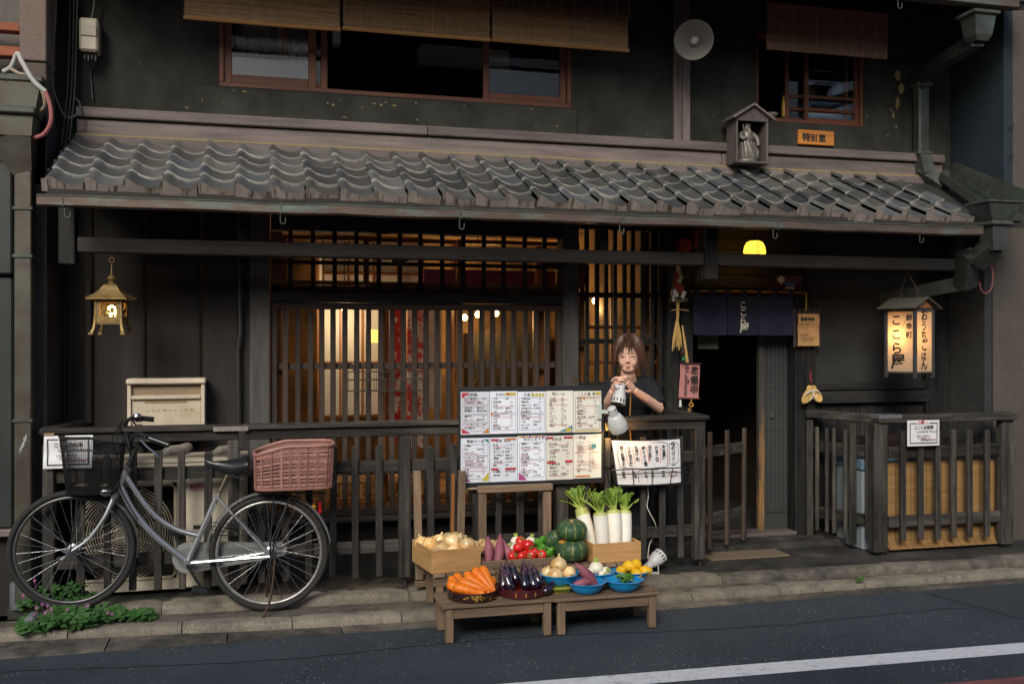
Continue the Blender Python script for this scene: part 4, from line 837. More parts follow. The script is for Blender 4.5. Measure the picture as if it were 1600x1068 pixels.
# ---- lit paper sign lantern on the right
SGX, SGY = sx(1421, 6.1), 6.1
sgz0, sgz1 = sz(1421, 583, SGY), sz(1421, 484, SGY)
sg = thing('sign_lantern', 'lit paper sign lantern with gabled roof and black brush lettering, on the right', 'lantern', (SGX, SGY, sgz0), rz=21.5)
MSg = T(SGX, SGY, sgz0) @ RZ(21.5); hW = .112; HH = sgz1-sgz0
FR = plain('lantern_frame', (.035, .036, .036), .6)
for a, c in ((-1, -1), (1, -1), (1, 1), (-1, 1)): P(MB().box(a*hW-.011, a*hW+.011, c*hW-.011, c*hW+.011, -.03, HH, .002, MSg), 'corner_post', FR, sg)
for z in (.0, HH-.014):
    for k in range(4): P(MB().box(-hW+.012, hW-.012, -hW-.008, -hW+.008, z, z+.014, .002, MSg @ RZ(90*k)), 'frame_rail', FR, sg)
def paper(name, col, em, tint=(1, .55, .2)):
    m = bpy.data.materials.new(name); m.use_nodes = True; t = m.node_tree; N = t.nodes; L = t.links
    for n in list(N): N.remove(n)
    o = N.new('ShaderNodeOutputMaterial'); d = N.new('ShaderNodeBsdfDiffuse'); tl = N.new('ShaderNodeBsdfTranslucent'); mx = N.new('ShaderNodeMixShader'); mx.inputs[0].default_value = .55
    tc = N.new('ShaderNodeTexCoord'); mp = N.new('ShaderNodeMapping'); mp.inputs['Rotation'].default_value = (R(90), 0, 0); L.new(tc.outputs['Object'], mp.inputs[0])
    br = N.new('ShaderNodeTexBrick'); br.inputs['Scale'].default_value = 55; br.inputs['Mortar Size'].default_value = .028; br.inputs['Color1'].default_value = (*col, 1); br.inputs['Color2'].default_value = (*col, 1); br.inputs['Mortar'].default_value = (.10, .06, .03, 1); br.inputs['Brick Width'].default_value = .55; br.inputs['Row Height'].default_value = .4
    L.new(mp.outputs[0], br.inputs['Vector'])
    for s_ in (d, tl): L.new(br.outputs[0], s_.inputs[0])
    L.new(d.outputs[0], mx.inputs[1]); L.new(tl.outputs[0], mx.inputs[2]); L.new(mx.outputs[0], o.inputs[0]); MATS[name] = m; return m
PAP = paper('lantern_paper', (.78, .66, .52), 0)
for k in range(4):
    o = MB().add([(-hW+.01, -hW, .012), (hW-.01, -hW, .012), (hW-.01, -hW, HH-.012), (-hW+.01, -hW, HH-.012)], [(0, 1, 2, 3)]).build('paper_panel', PAP, sg, M=MSg @ RZ(90*k))
P(MB().box(-hW, hW, -hW, hW, HH+.001, HH+.012, 0, MSg), 'ceiling', FR, sg)
rz_ = HH+.085
for s_ in (-1, 1): P(MB().bar(MSg @ Vector((s_*.001, 0, rz_)), MSg @ Vector((s_*.175, 0, HH+.008)), .30, .008, MSg.to_3x3() @ Vector((0, 0, 1))), 'roof_board', plain('lantern_roof', (.09, .085, .065), .6), sg)
P(MB().ext([(-.11, HH+.014), (.11, HH+.014), (0, rz_-.012)], -hW-.004, -hW+.004, MSg), 'gable', wo('x'), sg)
for dy in (-.07, .07):
    e = MSg @ Vector((0, dy, rz_)); mb = MB(); mb.ring(e+Vector((0, 0, .025)), .016, .003, 12, 5); mb.tube([e+Vector((0, 0, .04)), at(1418, 424, 6.1)], .004, 5); P(mb, 'hanger_chain', plain('rusty_wire', (.09, .06, .045), .6, .5), sg, True)
mb = MB()
z = HH-.075
for ch_, xo, s_ in (('お', .0, .085), ('う', 0, .078), ('ち', 0, .08), ('ご', 0, .082), ('は', 0, .08), ('ん', 0, .085)):
    write(mb, ch_, -.045+xo, z, s_, bold=.06, jit=.1); z -= .070
mb.build('lettering', INK, sg, M=MSg @ T(0, -hW-.003, 0))
mb = MB(); z = HH-.105
for ch_, s_ in (('こ', .085), ('こ', .085), ('ら', .1), ('屋', .115)): write(mb, ch_, -.075, z, s_, bold=.06, jit=.1); z -= .103
z = HH-.075
for ch_ in '御幸町': write(mb, ch_, .043, z, .052, bold=.06, jit=.1); z -= .062
mb.build('lettering', INK, sg, M=MSg @ RZ(-90) @ T(0, -hW-.003, 0))
P(MB().lathe([(0, .2), (.025, .215), (.03, .245), (.018, .28), (0, .285)], 12, MSg @ T(-.045, .03, .02)), 'bulb', emit('sign_bulb', (1, .52, .15), 32), sg, True)
# ---- round yellow lamp over the door
gp = at(1179, 393, 6.36)
gl_ = thing('globe_lamp', 'glowing round yellow paper lamp hanging over the doorway', 'lamp', gp)
GM = emit('yellow_globe', (1, .60, .05), 1.35)
P(MB().lathe([(.035, -.082), (.06, -.068), (.075, -.035), (.079, 0), (.073, .035), (.058, .065), (.036, .076)], 24, T(*gp)), 'shade', GM, gl_, True)
P(MB().lathe([(.037, .074), (.037, .086), (0, .086)], 20, T(*gp)), 'cap', plain('black_cap', (.02, .02, .02), .5), gl_, True)
P(MB().tube([gp+Vector((0, 0, .08)), gp+Vector((0, 0, .3))], .004, 5), 'cord', CABM, gl_)
mb = MB(); dv = (Vector((0, 0, EYE))-gp).normalized(); Mg = Matrix.Translation(gp) @ RZ(math.degrees(math.atan2(dv.x, -dv.y)))
for i_, ch_ in enumerate('ここら'): write(mb, ch_, .006, .03-.034*i_, .036, bold=.03, M=Mg @ T(0, -.0805+.003*i_, 0))
P(mb, 'lettering', INK, gl_)
# ---- noren curtain
NAVY = mat('navy_cloth', (.013, .014, .034), .9, 0, .25, (300, 300, 300), .3, (.018, .018, .04), .6, 5, .5)
nz0, nz1, yN = sz(1162, 523, 6.5), sz(1162, 461, 6.5), 6.5
nr = thing('noren_curtain', 'dark navy split door curtain with white brushed shop name over the entrance', 'curtain', (sx(1162, yN), yN, nz0))
nrx = [sx(p, yN) for p in (1083, 1137, 1188, 1240)]
for k in range(3):
    a, c = nrx[k], nrx[k+1]-.004
    P(MB().grid(lambda u, v: (a+(c-a)*u, yN-.008*math.sin((u*2.2+k)*math.pi)*(1-v)-.012*(1-v)*(u-.5)*(k-1), nz0+(nz1-nz0)*v-.004*math.sin(u*3)), 14, 8), 'cloth_panel', NAVY, nr, True)
for k in range(7):
    x = sx(1088+k*24.5, yN); P(MB().box(x-.022, x+.022, yN-.014, yN+.014, nz1-.006, nz1+.042, .004), 'loop', NAVY, nr)
P(MB().tube([(sx(1078, yN), yN, nz1+.026), (sx(1258, yN), yN, nz1+.026)], .011, 8), 'rod', wo('x'), nr, True)
mb = MB(); z = sz(1160, 481, yN)
for ch_, s_ in (('こ', .055), ('こ', .055), ('ら', .06), ('屋', .07)): write(mb, ch_, sx(1154, yN), z, s_, bold=.05, jit=.15); z -= .058
mb.build('lettering', plain('cream_dye', (.55, .52, .42), .9), nr, M=T(0, yN-.016, 0))
tag(MB().box(sx(1090, 6.66), sx(1122, 6.66), 6.65, 6.66, sz(1105, 545, 6.66), sz(1105, 522, 6.66), .002).build('paper_notice', plain('dim_green_paper', (.05, .055, .035), .8)), 'dim greenish paper notice hanging behind the navy curtain', 'notice')
# ---- opening hours sign
hs = thing('hours_sign', 'orange paper opening-hours notice on a dark slatted mat beside the navy curtain', 'sign', at(1260, 542, 6.53))
yh = 6.53; ha, hb = at(1240, 541, yh), at(1281, 481, yh); DBR = plain('dark_mat', (.028, .018, .022), .6)
P(MB().box(ha.x, hb.x, yh, yh+.01, ha.z, hb.z-.012, .002), 'mat', DBR, hs)
for k in range(6): x = ha.x+.004+(hb.x-ha.x-.008)*k/5; P(MB().tube([(x, yh-.004, ha.z-.008), (x, yh-.004, hb.z)], .004, 6), 'stick', plain('purple_stick', (.10, .05, .055), .5), hs, True)
KRAFT = mat('kraft_paper', (.55, .32, .13), .85, 0, .15, (20, 20, 20), .2)
px0, px1, pz0, pz1 = sx(1245, yh), sx(1278, yh), sz(1262, 540, yh), sz(1262, 490, yh)
P(MB().grid(lambda u, v: (px0+(px1-px0)*u+.004*math.sin(v*6), yh-.012-(.016*max(0, math.sin((v-.58)/.42*math.pi)) if v > .58 else 0), pz0+(pz1-pz0)*v), 4, 16), 'paper', KRAFT, hs, True)
mb = MB(); H_ = pz1-pz0
write(mb, '営業時間', px0+.012, pz1-.052, 0.029, bold=.07, adv=.031, jit=.1); write(mb, '昼 十二時', px0+.015, pz1-.082, .016, bold=.01); write(mb, '夜 五時', px0+.015, pz0+.075, .018, bold=.01)
write(mb, '17:00-22:00', px0+.012, pz0+.048, .022, bold=.01); write(mb, 'ラストオーダー', px0+.03, pz0+.03, .012, bold=.005)
mb.build('lettering', INK, hs, M=T(0, yh-.031, 0))
P(MB().tube([(sx(1259, yh), yh-.006, hb.z-.02), (sx(1259, yh), yh-.01, sz(1259, 457, yh))], .0045, 6), 'cord', plain('yellow_cord', (.5, .42, .03), .7), hs)
# ---- CLOSE sign
yc = 6.47; cs = thing('close_sign', 'pink cloth sign reading CLOSE hung on the door post', 'sign', at(1077, 622, yc))
Mc = T(*at(1077.5, 595, yc)) @ RY(2.5)
w_, h_ = .078, .125
P(MB().grid(lambda u, v: (-w_+2*w_*u, .004*math.sin(v*7)+.006*u, -h_+2*h_*v), 6, 10, Mc), 'cloth', mat('pink_mat', (.42, .18, .17), .85, 0, .12, (3, 3, 200), .15), cs, True)
for z in (-h_, h_): P(MB().tube([Mc @ Vector((-w_-.008, 0, z)), Mc @ Vector((w_+.008, 0, z))], .006, 6), 'rod', plain('maroon_rod', (.08, .025, .03), .5), cs, True)
mb = MB(); write(mb, 'CLOSE', -.045, .068, .043, vert=True, bold=.05, adv=.042, jit=.05); write(mb, '準備中', .0, .055, .062, vert=True, bold=.06, adv=.068, jit=.06)
mb.build('lettering', INK, cs, M=Mc @ T(0, -.0135, 0))
# tassels under it
tag(MB().lathe([(.004, 0), (.008, -.01), (.012, -.05), (0, -.05)], 8, T(*at(1063, 624, yc))).build('tassel', plain('white_thread', (.55, .55, .52), .9), None, True), 'small white tassel hanging under the CLOSE sign', 'tassel')
tag(MB().ring(at(1080, 632, yc), .014, .005, 12, 6).ring(at(1077, 640, yc), .009, .004, 12, 6).tube([at(1080, 623, yc), at(1080, 630, yc)], .004, 6).build('cord_knot', plain('gold_thread', (.45, .25, .05), .8), None, True), 'knotted golden cord hanging under the CLOSE sign', 'cord')
# ---- straw charm in a plastic bag, straw broom, pine sprig
STRAW = mat('straw', (.55, .36, .12), .8, 0, .35, (40, 40, 8), .3)
yo = 6.42; ch = thing('new_year_charm', 'straw new year charm in a clear bag with red and white folded paper', 'ornament', at(1060, 470, yo))
CLR = glass('clear_plastic', (.9, .9, .88), .15, .5)
P(MB().tube([at(1062, 452, yo), at(1060, 430, yo), at(1060, 415, yo)], [.022, .016, .01], 8), 'straw_bundle', STRAW, ch, True)
for k, (x, y2, m_) in enumerate(((1057, 430, RED), (1063, 436, plain('white_paper_fold', (.6, .58, .55), .8)), (1058, 446, RED), (1064, 452, RED), (1056, 458, MATS['white_paper_fold']), (1068, 460, MATS['white_paper_fold']))):
    c_ = at(x, y2, yo-.028-.004*k); P(MB().box(-.014, .014, -.001, .001, -.026, .026, 0, T(*c_) @ RY(-25+50*(k % 2))), 'paper_strip', m_, ch)
P(MB().tube([at(1050, 468, yo), at(1062, 469, yo), at(1074, 468, yo)], [.012, .02, .01], 8), 'straw_leaf', plain('dried_leaf', (.16, .15, .06), .9), ch, True)
bag = [at(1060, 412, yo), at(1060, 430, yo), at(1059, 450, yo), at(1059, 471, yo)]
P(MB().tube(bag, [.014, .032, .052, .07], 14, cap=False, flat=.5), 'clear_bag', CLR, ch, True)
br = thing('straw_broom', 'small straw broom tassel hanging below the bagged charm', 'ornament', at(1057, 552, yo))
random.seed(9)
P(MB().tube([at(1059, 472, yo), at(1059, 495, yo), at(1058, 503, yo)], [.013, .011, .009], 8), 'handle', STRAW, br, True)
P(MB().tube([at(1049, 485, yo-.01), at(1060, 483, yo-.015), at(1076, 485, yo-.01)], .004, 6), 'crossbar', BAMB, br, True)
mb = MB(); o_ = at(1058, 500, yo)
for k in range(46):
    dx, dy, L_ = random.uniform(-1, 1), random.uniform(-1, 1), random.uniform(.15, .225)
    mb.tube([o_+Vector((dx*.006, dy*.006, 0)), o_+Vector((dx*.026, dy*.02, -L_*.55)), o_+Vector((dx*.034+random.uniform(-.006, .006), dy*.024, -L_))], [.003, .003, .0015], 4)
P(mb, 'bristles', STRAW, br); 
sp = thing('straw_sprig', 'thin straw sprig with cone and green leaf above the CLOSE sign', 'ornament', at(1072, 565, yo))
P(MB().tube([at(1066, 508, yo), at(1070, 535, yo), at(1074, 566, yo)], [.005, .009, .012], 8), 'stalk', STRAW, sp, True)
P(MB().lathe([(0, -.03), (.012, -.02), (.015, 0), (.008, .02), (0, .03)], 10, T(*at(1067, 549, yo-.01)) @ RY(20)), 'cone', plain('dark_red_cone', (.06, .02, .02), .7), sp, True)
mb = MB(); c_ = at(1068, 560, yo-.02)
for k in range(5): mb.bar(c_, c_+Vector((math.cos(k*1.3)*.022, -.004, math.sin(k*1.3)*.022)), .008, .003)
P(mb, 'leaf', plain('plastic_green', (.05, .32, .12), .6), sp)
# ---- straw sandals
ys = 6.5; ss = thing('straw_sandals', 'pair of little straw sandals hung by a red cord on the right door post', 'ornament', at(1268, 636, ys))
for k, (an, x, z) in enumerate(((40, 1264, 616), (-48, 1273, 615))):
    Mk = T(*at(x, z, ys+.012*k)) @ RY(an)
    P(MB().lathe([(0, -.006), (.052, -.006), (.056, 0), (.052, .006), (0, .006)], 20, Mk @ RX(90) @ SC(.72, 1.5, 1), lambda a, z: 1+.02*math.sin(a*22)), 'sole', STRAW, ss, True)
    for s_ in (-1, 1): P(MB().tube([Mk @ Vector((0, -.012, .045)), Mk @ Vector((s_*.022, -.024, .01)), Mk @ Vector((s_*.03, -.01, -.03))], .005, 6), 'thong', plain('white_thong', (.55, .52, .46), .8), ss, True)
P(MB().tube([at(1268, 597, ys), at(1266, 588, ys), at(1267, 581, ys)], .004, 6), 'cord', plain('red_cord', (.35, .03, .03), .7), ss)
# ---- red alarm boxes and house plate
yr = 6.52; rb = plain('red_paint', (.33, .022, .02), .4)
for (a, c, t_, b2, lab) in ((1082, 1096, 360, 386, 'red fire alarm box beside the hanging post under the eave'), (1059, 1075, 374, 392, 'smaller half-hidden red alarm box left of the taller one')):
    p, q = at(a, b2, yr), at(c, t_, yr); t = thing('alarm_box', lab, 'alarm box', ((p.x+q.x)/2, yr, p.z)); P(MB().box(p.x, q.x, yr-.05, yr+.03, p.z, q.z, .004), 'case', rb, t)
    P(MB().box(p.x+.012, q.x-.012, yr-.055, yr-.049, p.z+.015, q.z-.03, .002), 'front_plate', plain('deep_red', (.22, .012, .015), .5), t)
np_ = thing('house_plate', 'dark red board with a white diamond and small blue sticker above the curtain rod', 'sign', at(1232, 452, 6.56))
p, q = at(1213, 452, 6.56), at(1252, 431, 6.56); P(MB().box(p.x, q.x, 6.55, 6.58, p.z, q.z, .004), 'board', wood('maroon_board', (.07, .022, .018), 'x', (.05, .016, .014)), np_)
P(MB().box(-.024, .024, -.003, .0, -.024, .024, .001, T(*at(1220.5, 437, 6.548)) @ RY(45)), 'diamond_plate', plain('pale_plate', (.38, .34, .30), .6), np_)
P(MB().box(sx(1227, 6.55), sx(1243, 6.55), 6.545, 6.549, sz(1235, 446, 6.55), sz(1235, 441.5, 6.55), 0), 'sticker', plain('blue_sticker', (.05, .14, .32), .5), np_)
P(MB().box(sx(1227, 6.55), sx(1241, 6.55), 6.545, 6.549, sz(1235, 452, 6.55), sz(1235, 447.5, 6.55), 0), 'sticker', plain('white_sticker', (.4, .38, .36), .6), np_)
# ---- wire rack hung on the lattice
wrk = thing('wire_rack', 'empty thin wire basket hung on the large lattice window', 'rack', at(598, 612, 6.5))
WIRE = plain('dark_wire', (.10, .095, .09), .4, .6)
def wrect(y, za, pa_, pb_): a_, b2 = sx(pa_, y), sx(pb_, y); return [(a_, y, za), (b2, y, za)]
z_t, z_b = sz(598, 580, 6.5), sz(598, 610, 6.5); a_, b2 = sx(538, 6.5), sx(662, 6.5)
for z, ins in ((z_t, 0), ((z_t+z_b)/2+.01, .008), (z_b, .015)): P(MB().tube([(a_+ins, 6.44, z), (b2-ins, 6.44, z), (b2-ins, 6.56, z), (a_+ins, 6.56, z)], .0028, 5, closed=True), 'rim_wire', WIRE, wrk, True)
for k in range(9): x = a_+.02+(b2-a_-.04)*k/8; P(MB().tube([(x, 6.44, z_t), (x, 6.441, z_b), (x, 6.56, z_b), (x, 6.56, z_t)], .0022, 5), 'cross_wire', WIRE, wrk, True)
for p in (552, 637): P(MB().tube([(sx(p, 6.56), 6.56, z_t), (sx(p, 6.56), 6.555, z_t+.05), (sx(p, 6.56), 6.6, z_t+.055)], .003, 5), 'hanger', WIRE, wrk)
# ================================================================== fences and what stands behind them
YF = 6.0
def rail(t, p, q, w, h, nm='rail', m=None, ch=.006): P(MB().bar(p, q, w, h, ch=ch), nm, m or wf('x'), t)
FW = {a: wood('fence_wood', (.027, .0255, .024), a, (.105, .094, .077), var=.75, amt2=.75, th2=.57, rnd=.35, spec=.2, edge=(.105, .092, .073)) for a in 'xyz'}
zr1, zr0 = 1.115, 1.05
fe = thing('picket_fence', 'long dark wooden picket fence with flat top rail in front of the lattice', 'fence', (.9, YF, ZF))
xf0, xf1 = sx(64, YF), sx(1104, YF)
cut = [xf0, sx(378, YF), sx(735, YF), xf1]
for a, c in zip(cut, cut[1:]): P(MB().box(a+.001, c-.001, YF-.055, YF+.06, zr0+.035, zr1, .006), 'top_rail', FW['x'], fe); P(MB().box(a+.02, c-.02, YF-.03, YF+.035, zr0-.025, zr0+.034, .005), 'under_rail', FW['x'], fe)
for (p0, p1) in ((66, 84), (356, 374), (624, 642), (869, 888), (1086, 1102)):
    P(MB().box(sx(p0, YF-.03), sx(p1, YF-.03), YF-.035, YF+.04, .155, zr0-.026, .006), 'fence_post', FW['z'], fe); xm_ = (sx(p0, YF)+sx(p1, YF))/2
    P(MB().tube([(xm_, YF, .1), (xm_, YF, .17)], .012, 8), 'post_pin', plain('rusty_pin', (.05, .035, .028), .7, .5), fe)
PK = [121, 163, 202, 241, 280, 318, 404, 441, 477, 514, 550, 587, 667, 702, 737, 772, 806, 839, 912, 942, 999, 1028, 1057]
random.seed(12)
for p in PK:
    x = sx(p, YF); w_ = .043*random.uniform(.9, 1.1); dz = random.uniform(-.014, .014); tl = random.uniform(-.012, .012)
    P(MB().box(-w_/2, w_/2, -.014, .014, 0, .80, .005, T(x+w_/2, YF-.02, .17+dz) @ RY(math.degrees(tl))), 'picket', FW['z'], fe)
zA = sz(600, 728, YF); zB = sz(600, 853, YF)
for z in (zA, zB):
    for a, c in ((84, 356), (374, 624), (642, 869), (888, 1086)): P(MB().box(sx(a, YF)+.002, sx(c, YF)-.002, YF-.004, YF+.022, z-.037, z+.037, .004), 'mid_rail', FW['x'], fe)
P(MB().bar((xf0+.03, YF+.06, 1.09), (xf0+.1, 6.56, 1.09), .09, .05, ch=.005), 'return_rail', FW['y'], fe); P(MB().bar((xf1-.04, YF+.06, 1.09), (xf1-.02, 6.55, 1.09), .09, .05, ch=.005), 'return_rail', FW['y'], fe)
# worn metal bracket
P(MB().box(sx(333, YF-.06), sx(388, YF-.06), YF-.061, YF-.056, zr0+.03, zr1-.008, .001), 'metal_plate', mat('worn_plate', (.22, .20, .17), .6, .4, .4, (30, 30, 30), .2), fe)
# gate panel folded back beside the door
gt = thing('gate_panel', 'short picket gate panel folded back beside the open doorway', 'gate', at(1135, 838, 6.35))
gp0, gp1 = at(1104, 700, 6.18), at(1166, 703, 6.42)
for z in (sz(1135, 702, 6.3), sz(1135, 805, 6.3)): P(MB().bar((gp0.x, gp0.y+.02, z), (gp1.x, gp1.y+.02, z), .025, .075, ch=.004), 'rail', FW['x'], gt)
for k in range(3):
    f = (.08, .5, .93)[k]; x, y = gp0.x+(gp1.x-gp0.x)*f, gp0.y+(gp1.y-gp0.y)*f; P(MB().box(-.018, .018, -.014, .014, .17, .98, .005, T(x, y, 0) @ RZ(45) @ RY((0, .4, 1.2)[k])), 'picket', wood('brown_picket', (.045, .032, .024), 'z', (.085, .064, .046), var=.5), gt)
# ---- right hand fence with return
rf_ = thing('picket_fence', 'dark picket fence enclosing the corner right of the doorway', 'fence', (4.7, YF, ZF))
rc = Vector((sx(1378, YF), YF, 0)); rbk = Vector((4.03, 6.56, 0)); rxe = sx(1582, YF)
zr = sz(1470, 650, YF)
P(MB().box(rc.x-.06, (rc.x+rxe)/2, YF-.06, YF+.05, zr-.035, zr+.02, .006), 'top_rail', FW['x'], rf_); P(MB().box((rc.x+rxe)/2+.002, rxe, YF-.06, YF+.05, zr-.035, zr+.02, .006), 'top_rail', FW['x'], rf_)
P(MB().box(rc.x-.061, rc.x+.12, YF-.062, YF+.052, zr-.002, zr+.0225, .001), 'metal_cap', plain('pale_metal_cap', (.28, .29, .31), .35, .6), rf_)
P(MB().bar((rc.x-.01, YF+.05, zr-.008), (rbk.x, rbk.y, zr-.008), .1, .056, ch=.006), 'top_rail', FW['y'], rf_)
P(MB().box(sx(1367, YF-.04), sx(1388, YF-.04), YF-.04, YF+.04, .13, zr-.036, .007), 'fence_post', FW['z'], rf_); P(MB().box(sx(1565, YF-.02), sx(1583, YF-.02), YF-.03, YF+.04, .13, zr-.036, .006), 'fence_post', FW['z'], rf_)
P(MB().tube([(rc.x, YF, .1), (rc.x, YF, .14)], .012, 8), 'post_pin', MATS['rusty_pin'], rf_)
for p in (1408, 1436, 1462, 1487, 1512, 1539): P(MB().box(-.021, .021, -.014, .014, 0, zr-.30, .005, T(sx(p, YF), YF-.02, .2+random.uniform(-.01, .01)) @ RY(random.uniform(-.4, .4))), 'picket', FW['z'], rf_)
for z in (sz(1470, 704, YF), sz(1470, 811, YF)): P(MB().box(sx(1389, YF), sx(1565, YF), YF-.004, YF+.022, z-.04, z+.04, .004), 'mid_rail', FW['x'], rf_)
dirr = (rbk-rc)
for f in (.16, .36, .46, .62, .72, .86, .97):
    q = rc+dirr*f; post_ = f in (.36, .97); w_ = .036 if post_ else .02
    P(MB().box(-w_, w_, -.014-.01*post_, .014+.01*post_, 0, zr-(.2 if post_ else .30)-.03*0, .005, T(q.x-.018, q.y, .15 if post_ else .2) @ RZ(60)), 'fence_post' if post_ else 'picket', FW['z'], rf_)
for z in (sz(1470, 704, YF), sz(1470, 811, YF)): P(MB().bar((rc.x+dirr.x*.05+.01, rc.y+dirr.y*.05, z), (rc.x+dirr.x*.95+.01, rc.y+dirr.y*.95, z), .024, .08, ch=.004), 'mid_rail', FW['y'], rf_)
# straw blind behind the right fence, curling out at its foot
GREED = mat('golden_reed', (.36, .215, .085), .7, 0, .35, (4, 60, 160), .25, (.25, .14, .05), .6, (5, 5, 40), .5)
def reedblind():
    x0, x1 = sx(1382, 6.08), sx(1556, 6.08); z0, z1 = .118, sz(1470, 718, 6.1); t = thing('reed_blind', 'golden reed blind leaning behind the right fence with its foot curling outwards', 'blind', ((x0+x1)/2, 6.08, z0))
    mb = MB(); n = 90
    def pos(v):
        if v < .12: a = (v/.12); return 6.08-.055*(1-a)**1.5, z0+(z1-z0)*(.02+.10*a)*1.0
        return 6.08+.0*v, z0+(z1-z0)*v
    for j in range(n):
        y, z = pos((j+.5)/n); r = .0042; e0, e1 = random.uniform(-.006, .004), random.uniform(-.004, .008)
        tilt = .01*math.sin(j*.05)
        mb.add([(x0+e0, y-r, z-r), (x1+e1, y-r, z-r+tilt), (x1+e1, y-r*1.4, z+r+tilt), (x0+e0, y-r*1.4, z+r), (x0+e0, y+r, z), (x1+e1, y+r, z+tilt)], [(0, 1, 2, 3), (3, 2, 5, 4), (1, 0, 4, 5)])
    tag(P(mb, 'reed_panel', GREED, t), kind='stuff')
    for k in range(15):
        x = x0+.02+(x1-x0-.04)*k/14; P(MB().tube([(x, pos(v)[0]-.0075, pos(v)[1]) for v in (0, .04, .08, .12, .3, .6, 1)], .0018, 4), 'cord', plain('dark_cord', (.05, .03, .015), .8), t)
reedblind()
# things behind that fence: pale plastic bin, dark covered machine
bn = thing('storage_bin', 'pale blue grey plastic bin behind the right fence return', 'bin', (sx(1362, 6.25), 6.25, .104))
bx0, bx1 = sx(1343, 6.2), sx(1376, 6.2); PB = plain('pale_blue_plastic', (.26, .30, .32), .5, sc=4)
P(MB().box(bx0, bx1+.2, 6.16, 6.5, .104, sz(1360, 735, 6.16), .012), 'body', PB, bn); P(MB().box(bx0-.01, bx1+.21, 6.15, 6.51, sz(1360, 735, 6.16)+.001, sz(1360, 717, 6.16), .012), 'lid', plain('blue_bag', (.14, .22, .29), .3), bn)
cv = thing('covered_scooter', 'machine under a dark brown cover behind the right fence', 'cover', (4.75, 6.35, .104))
P(MB().grid(lambda u, v: (4.3+.8*u, 6.22+.1*v*v+.012*math.sin(u*17+v*4), .104+.80*v**.8-.05*abs(u-.4)*v), 20, 12).grid(lambda u, v: (4.3+.8*u, 6.32+.2*v, .904-.05*abs(u-.4)), 20, 2), 'cover', mat('brown_tarp', (.035, .018, .018), .45, 0, .3, (5, 5, 5), .3), cv, True)
# ---- outdoor air conditioner
YA = 6.14
acx0, acx1 = sx(119, YA), sx(386, YA); acz0, acz1 = .135, sz(250, 716, YA); AC = plain('cream_metal', (.52, .47, .37), .5, sc=4, var=.15)
ac = thing('air_conditioner', 'cream outdoor air conditioner with round fan grille behind the fence and bicycle', 'air conditioner', ((acx0+acx1)/2, YA+.17, ZF))
xg0, xg1 = sx(127, YA), sx(276, YA); zg0_, zg1_ = sz(200, 906, YA), sz(200, 756, YA)
P(wall_open(MB(), acx0, sx(290, YA), acz0, acz1-.03, YA, YA+.012, [(xg0, xg1, zg0_, zg1_)]), 'front_panel', AC, ac)
P(MB().box(sx(290, YA)+.002, acx1, YA-.003, YA+.3, acz0, acz1-.03, .008), 'side_cabinet', AC, ac)
P(MB().box(acx0-.006, acx1+.006, YA-.008, YA+.31, acz1-.029, acz1, .006), 'top_plate', AC, ac); P(MB().box(acx0, acx0+.01, YA+.013, YA+.3, acz0, acz1-.03), 'end_panel', AC, ac)
P(MB().box(acx0+.02, sx(290, YA), YA+.2, YA+.22, acz0, acz1-.03), 'fan_chamber', plain('dark_chamber', (.02, .02, .018), .7), ac)
P(MB().box(acx0, acx1, YA+.02, YA+.29, acz0+.002, acz0+.012), 'base_plate', AC, ac)
gcx, gcz = sx(192, YA), sz(192, 832, YA); GRW = plain('cream_grille', (.58, .51, .38), .5)
gr = bpy.data.objects.new('grille', None); link(gr, ac)
mb = MB(); hx, hz = (xg1-xg0)/2, (zg1_-zg0_)/2; mx_, mz_ = (xg0+xg1)/2, (zg0_+zg1_)/2
mb.tube([(mx_+a*hx*.97, YA-.008, mz_+c*hz*.97) for a, c in ((-1, -.92), (-.92, -1), (.92, -1), (1, -.92), (1, .92), (.92, 1), (-.92, 1), (-1, .92))], .009, 6, closed=True); P(mb, 'grille_rim', GRW, gr, True)
for i in range(17):
    r_ = .045+i*.0148; pts = []
    for k in range(72):
        a = 2*math.pi*k/72; p = (gcx+r_*math.cos(a), YA-.012-.03*(1-min(1, r_/.3)**2), gcz+r_*math.sin(a)); pts.append(p)
    seg = []; segs = []
    for p in pts+[pts[0]]:
        if abs(p[0]-mx_) < hx*.95 and abs(p[2]-mz_) < hz*.95: seg.append(p)
        else:
            if len(seg) > 1: segs.append(seg)
            seg = []
    if len(seg) > 1: segs.append(seg)
    if segs:
        mb = MB()
        for s_ in segs: mb.tube(s_, .0028, 4)
        P(mb, 'grille_ring', GRW, gr)
mb = MB()
for k in range(12):
    a = 2*math.pi*k/12+.13; L_ = min(hx*.95/max(abs(math.cos(a)), .01), hz*.95/max(abs(math.sin(a)), .01), .285); mb.tube([(gcx+.04*math.cos(a), YA-.036, gcz+.04*math.sin(a)), (gcx+L_*math.cos(a), YA-.01, gcz+L_*math.sin(a))], .003, 4)
P(mb, 'grille_spokes', GRW, gr); P(MB().box(gcx-.035, gcx+.035, YA-.046, YA-.036, gcz-.055, gcz+.055, .004), 'hub_plate', AC, gr)
mb = MB()
for k in range(4):
    a = k*math.pi/2+.5; mb.add([(gcx, YA+.1, gcz), (gcx+.24*math.cos(a), YA+.08, gcz+.24*math.sin(a)), (gcx+.24*math.cos(a+.9), YA+.14, gcz+.24*math.sin(a+.9))], [(0, 1, 2), (2, 1, 0)])
P(mb, 'fan_blade', plain('grey_fan', (.09, .09, .085), .5), ac)
lb = at(302, 746, YA-.01); P(MB().ext([(-.02, -.02), (.02, .022), (-.02, .022)], -.001, 0, T(lb.x, YA-.0045, lb.z)), 'logo_mark', plain('cyan_print', (.03, .28, .42), .5), ac)
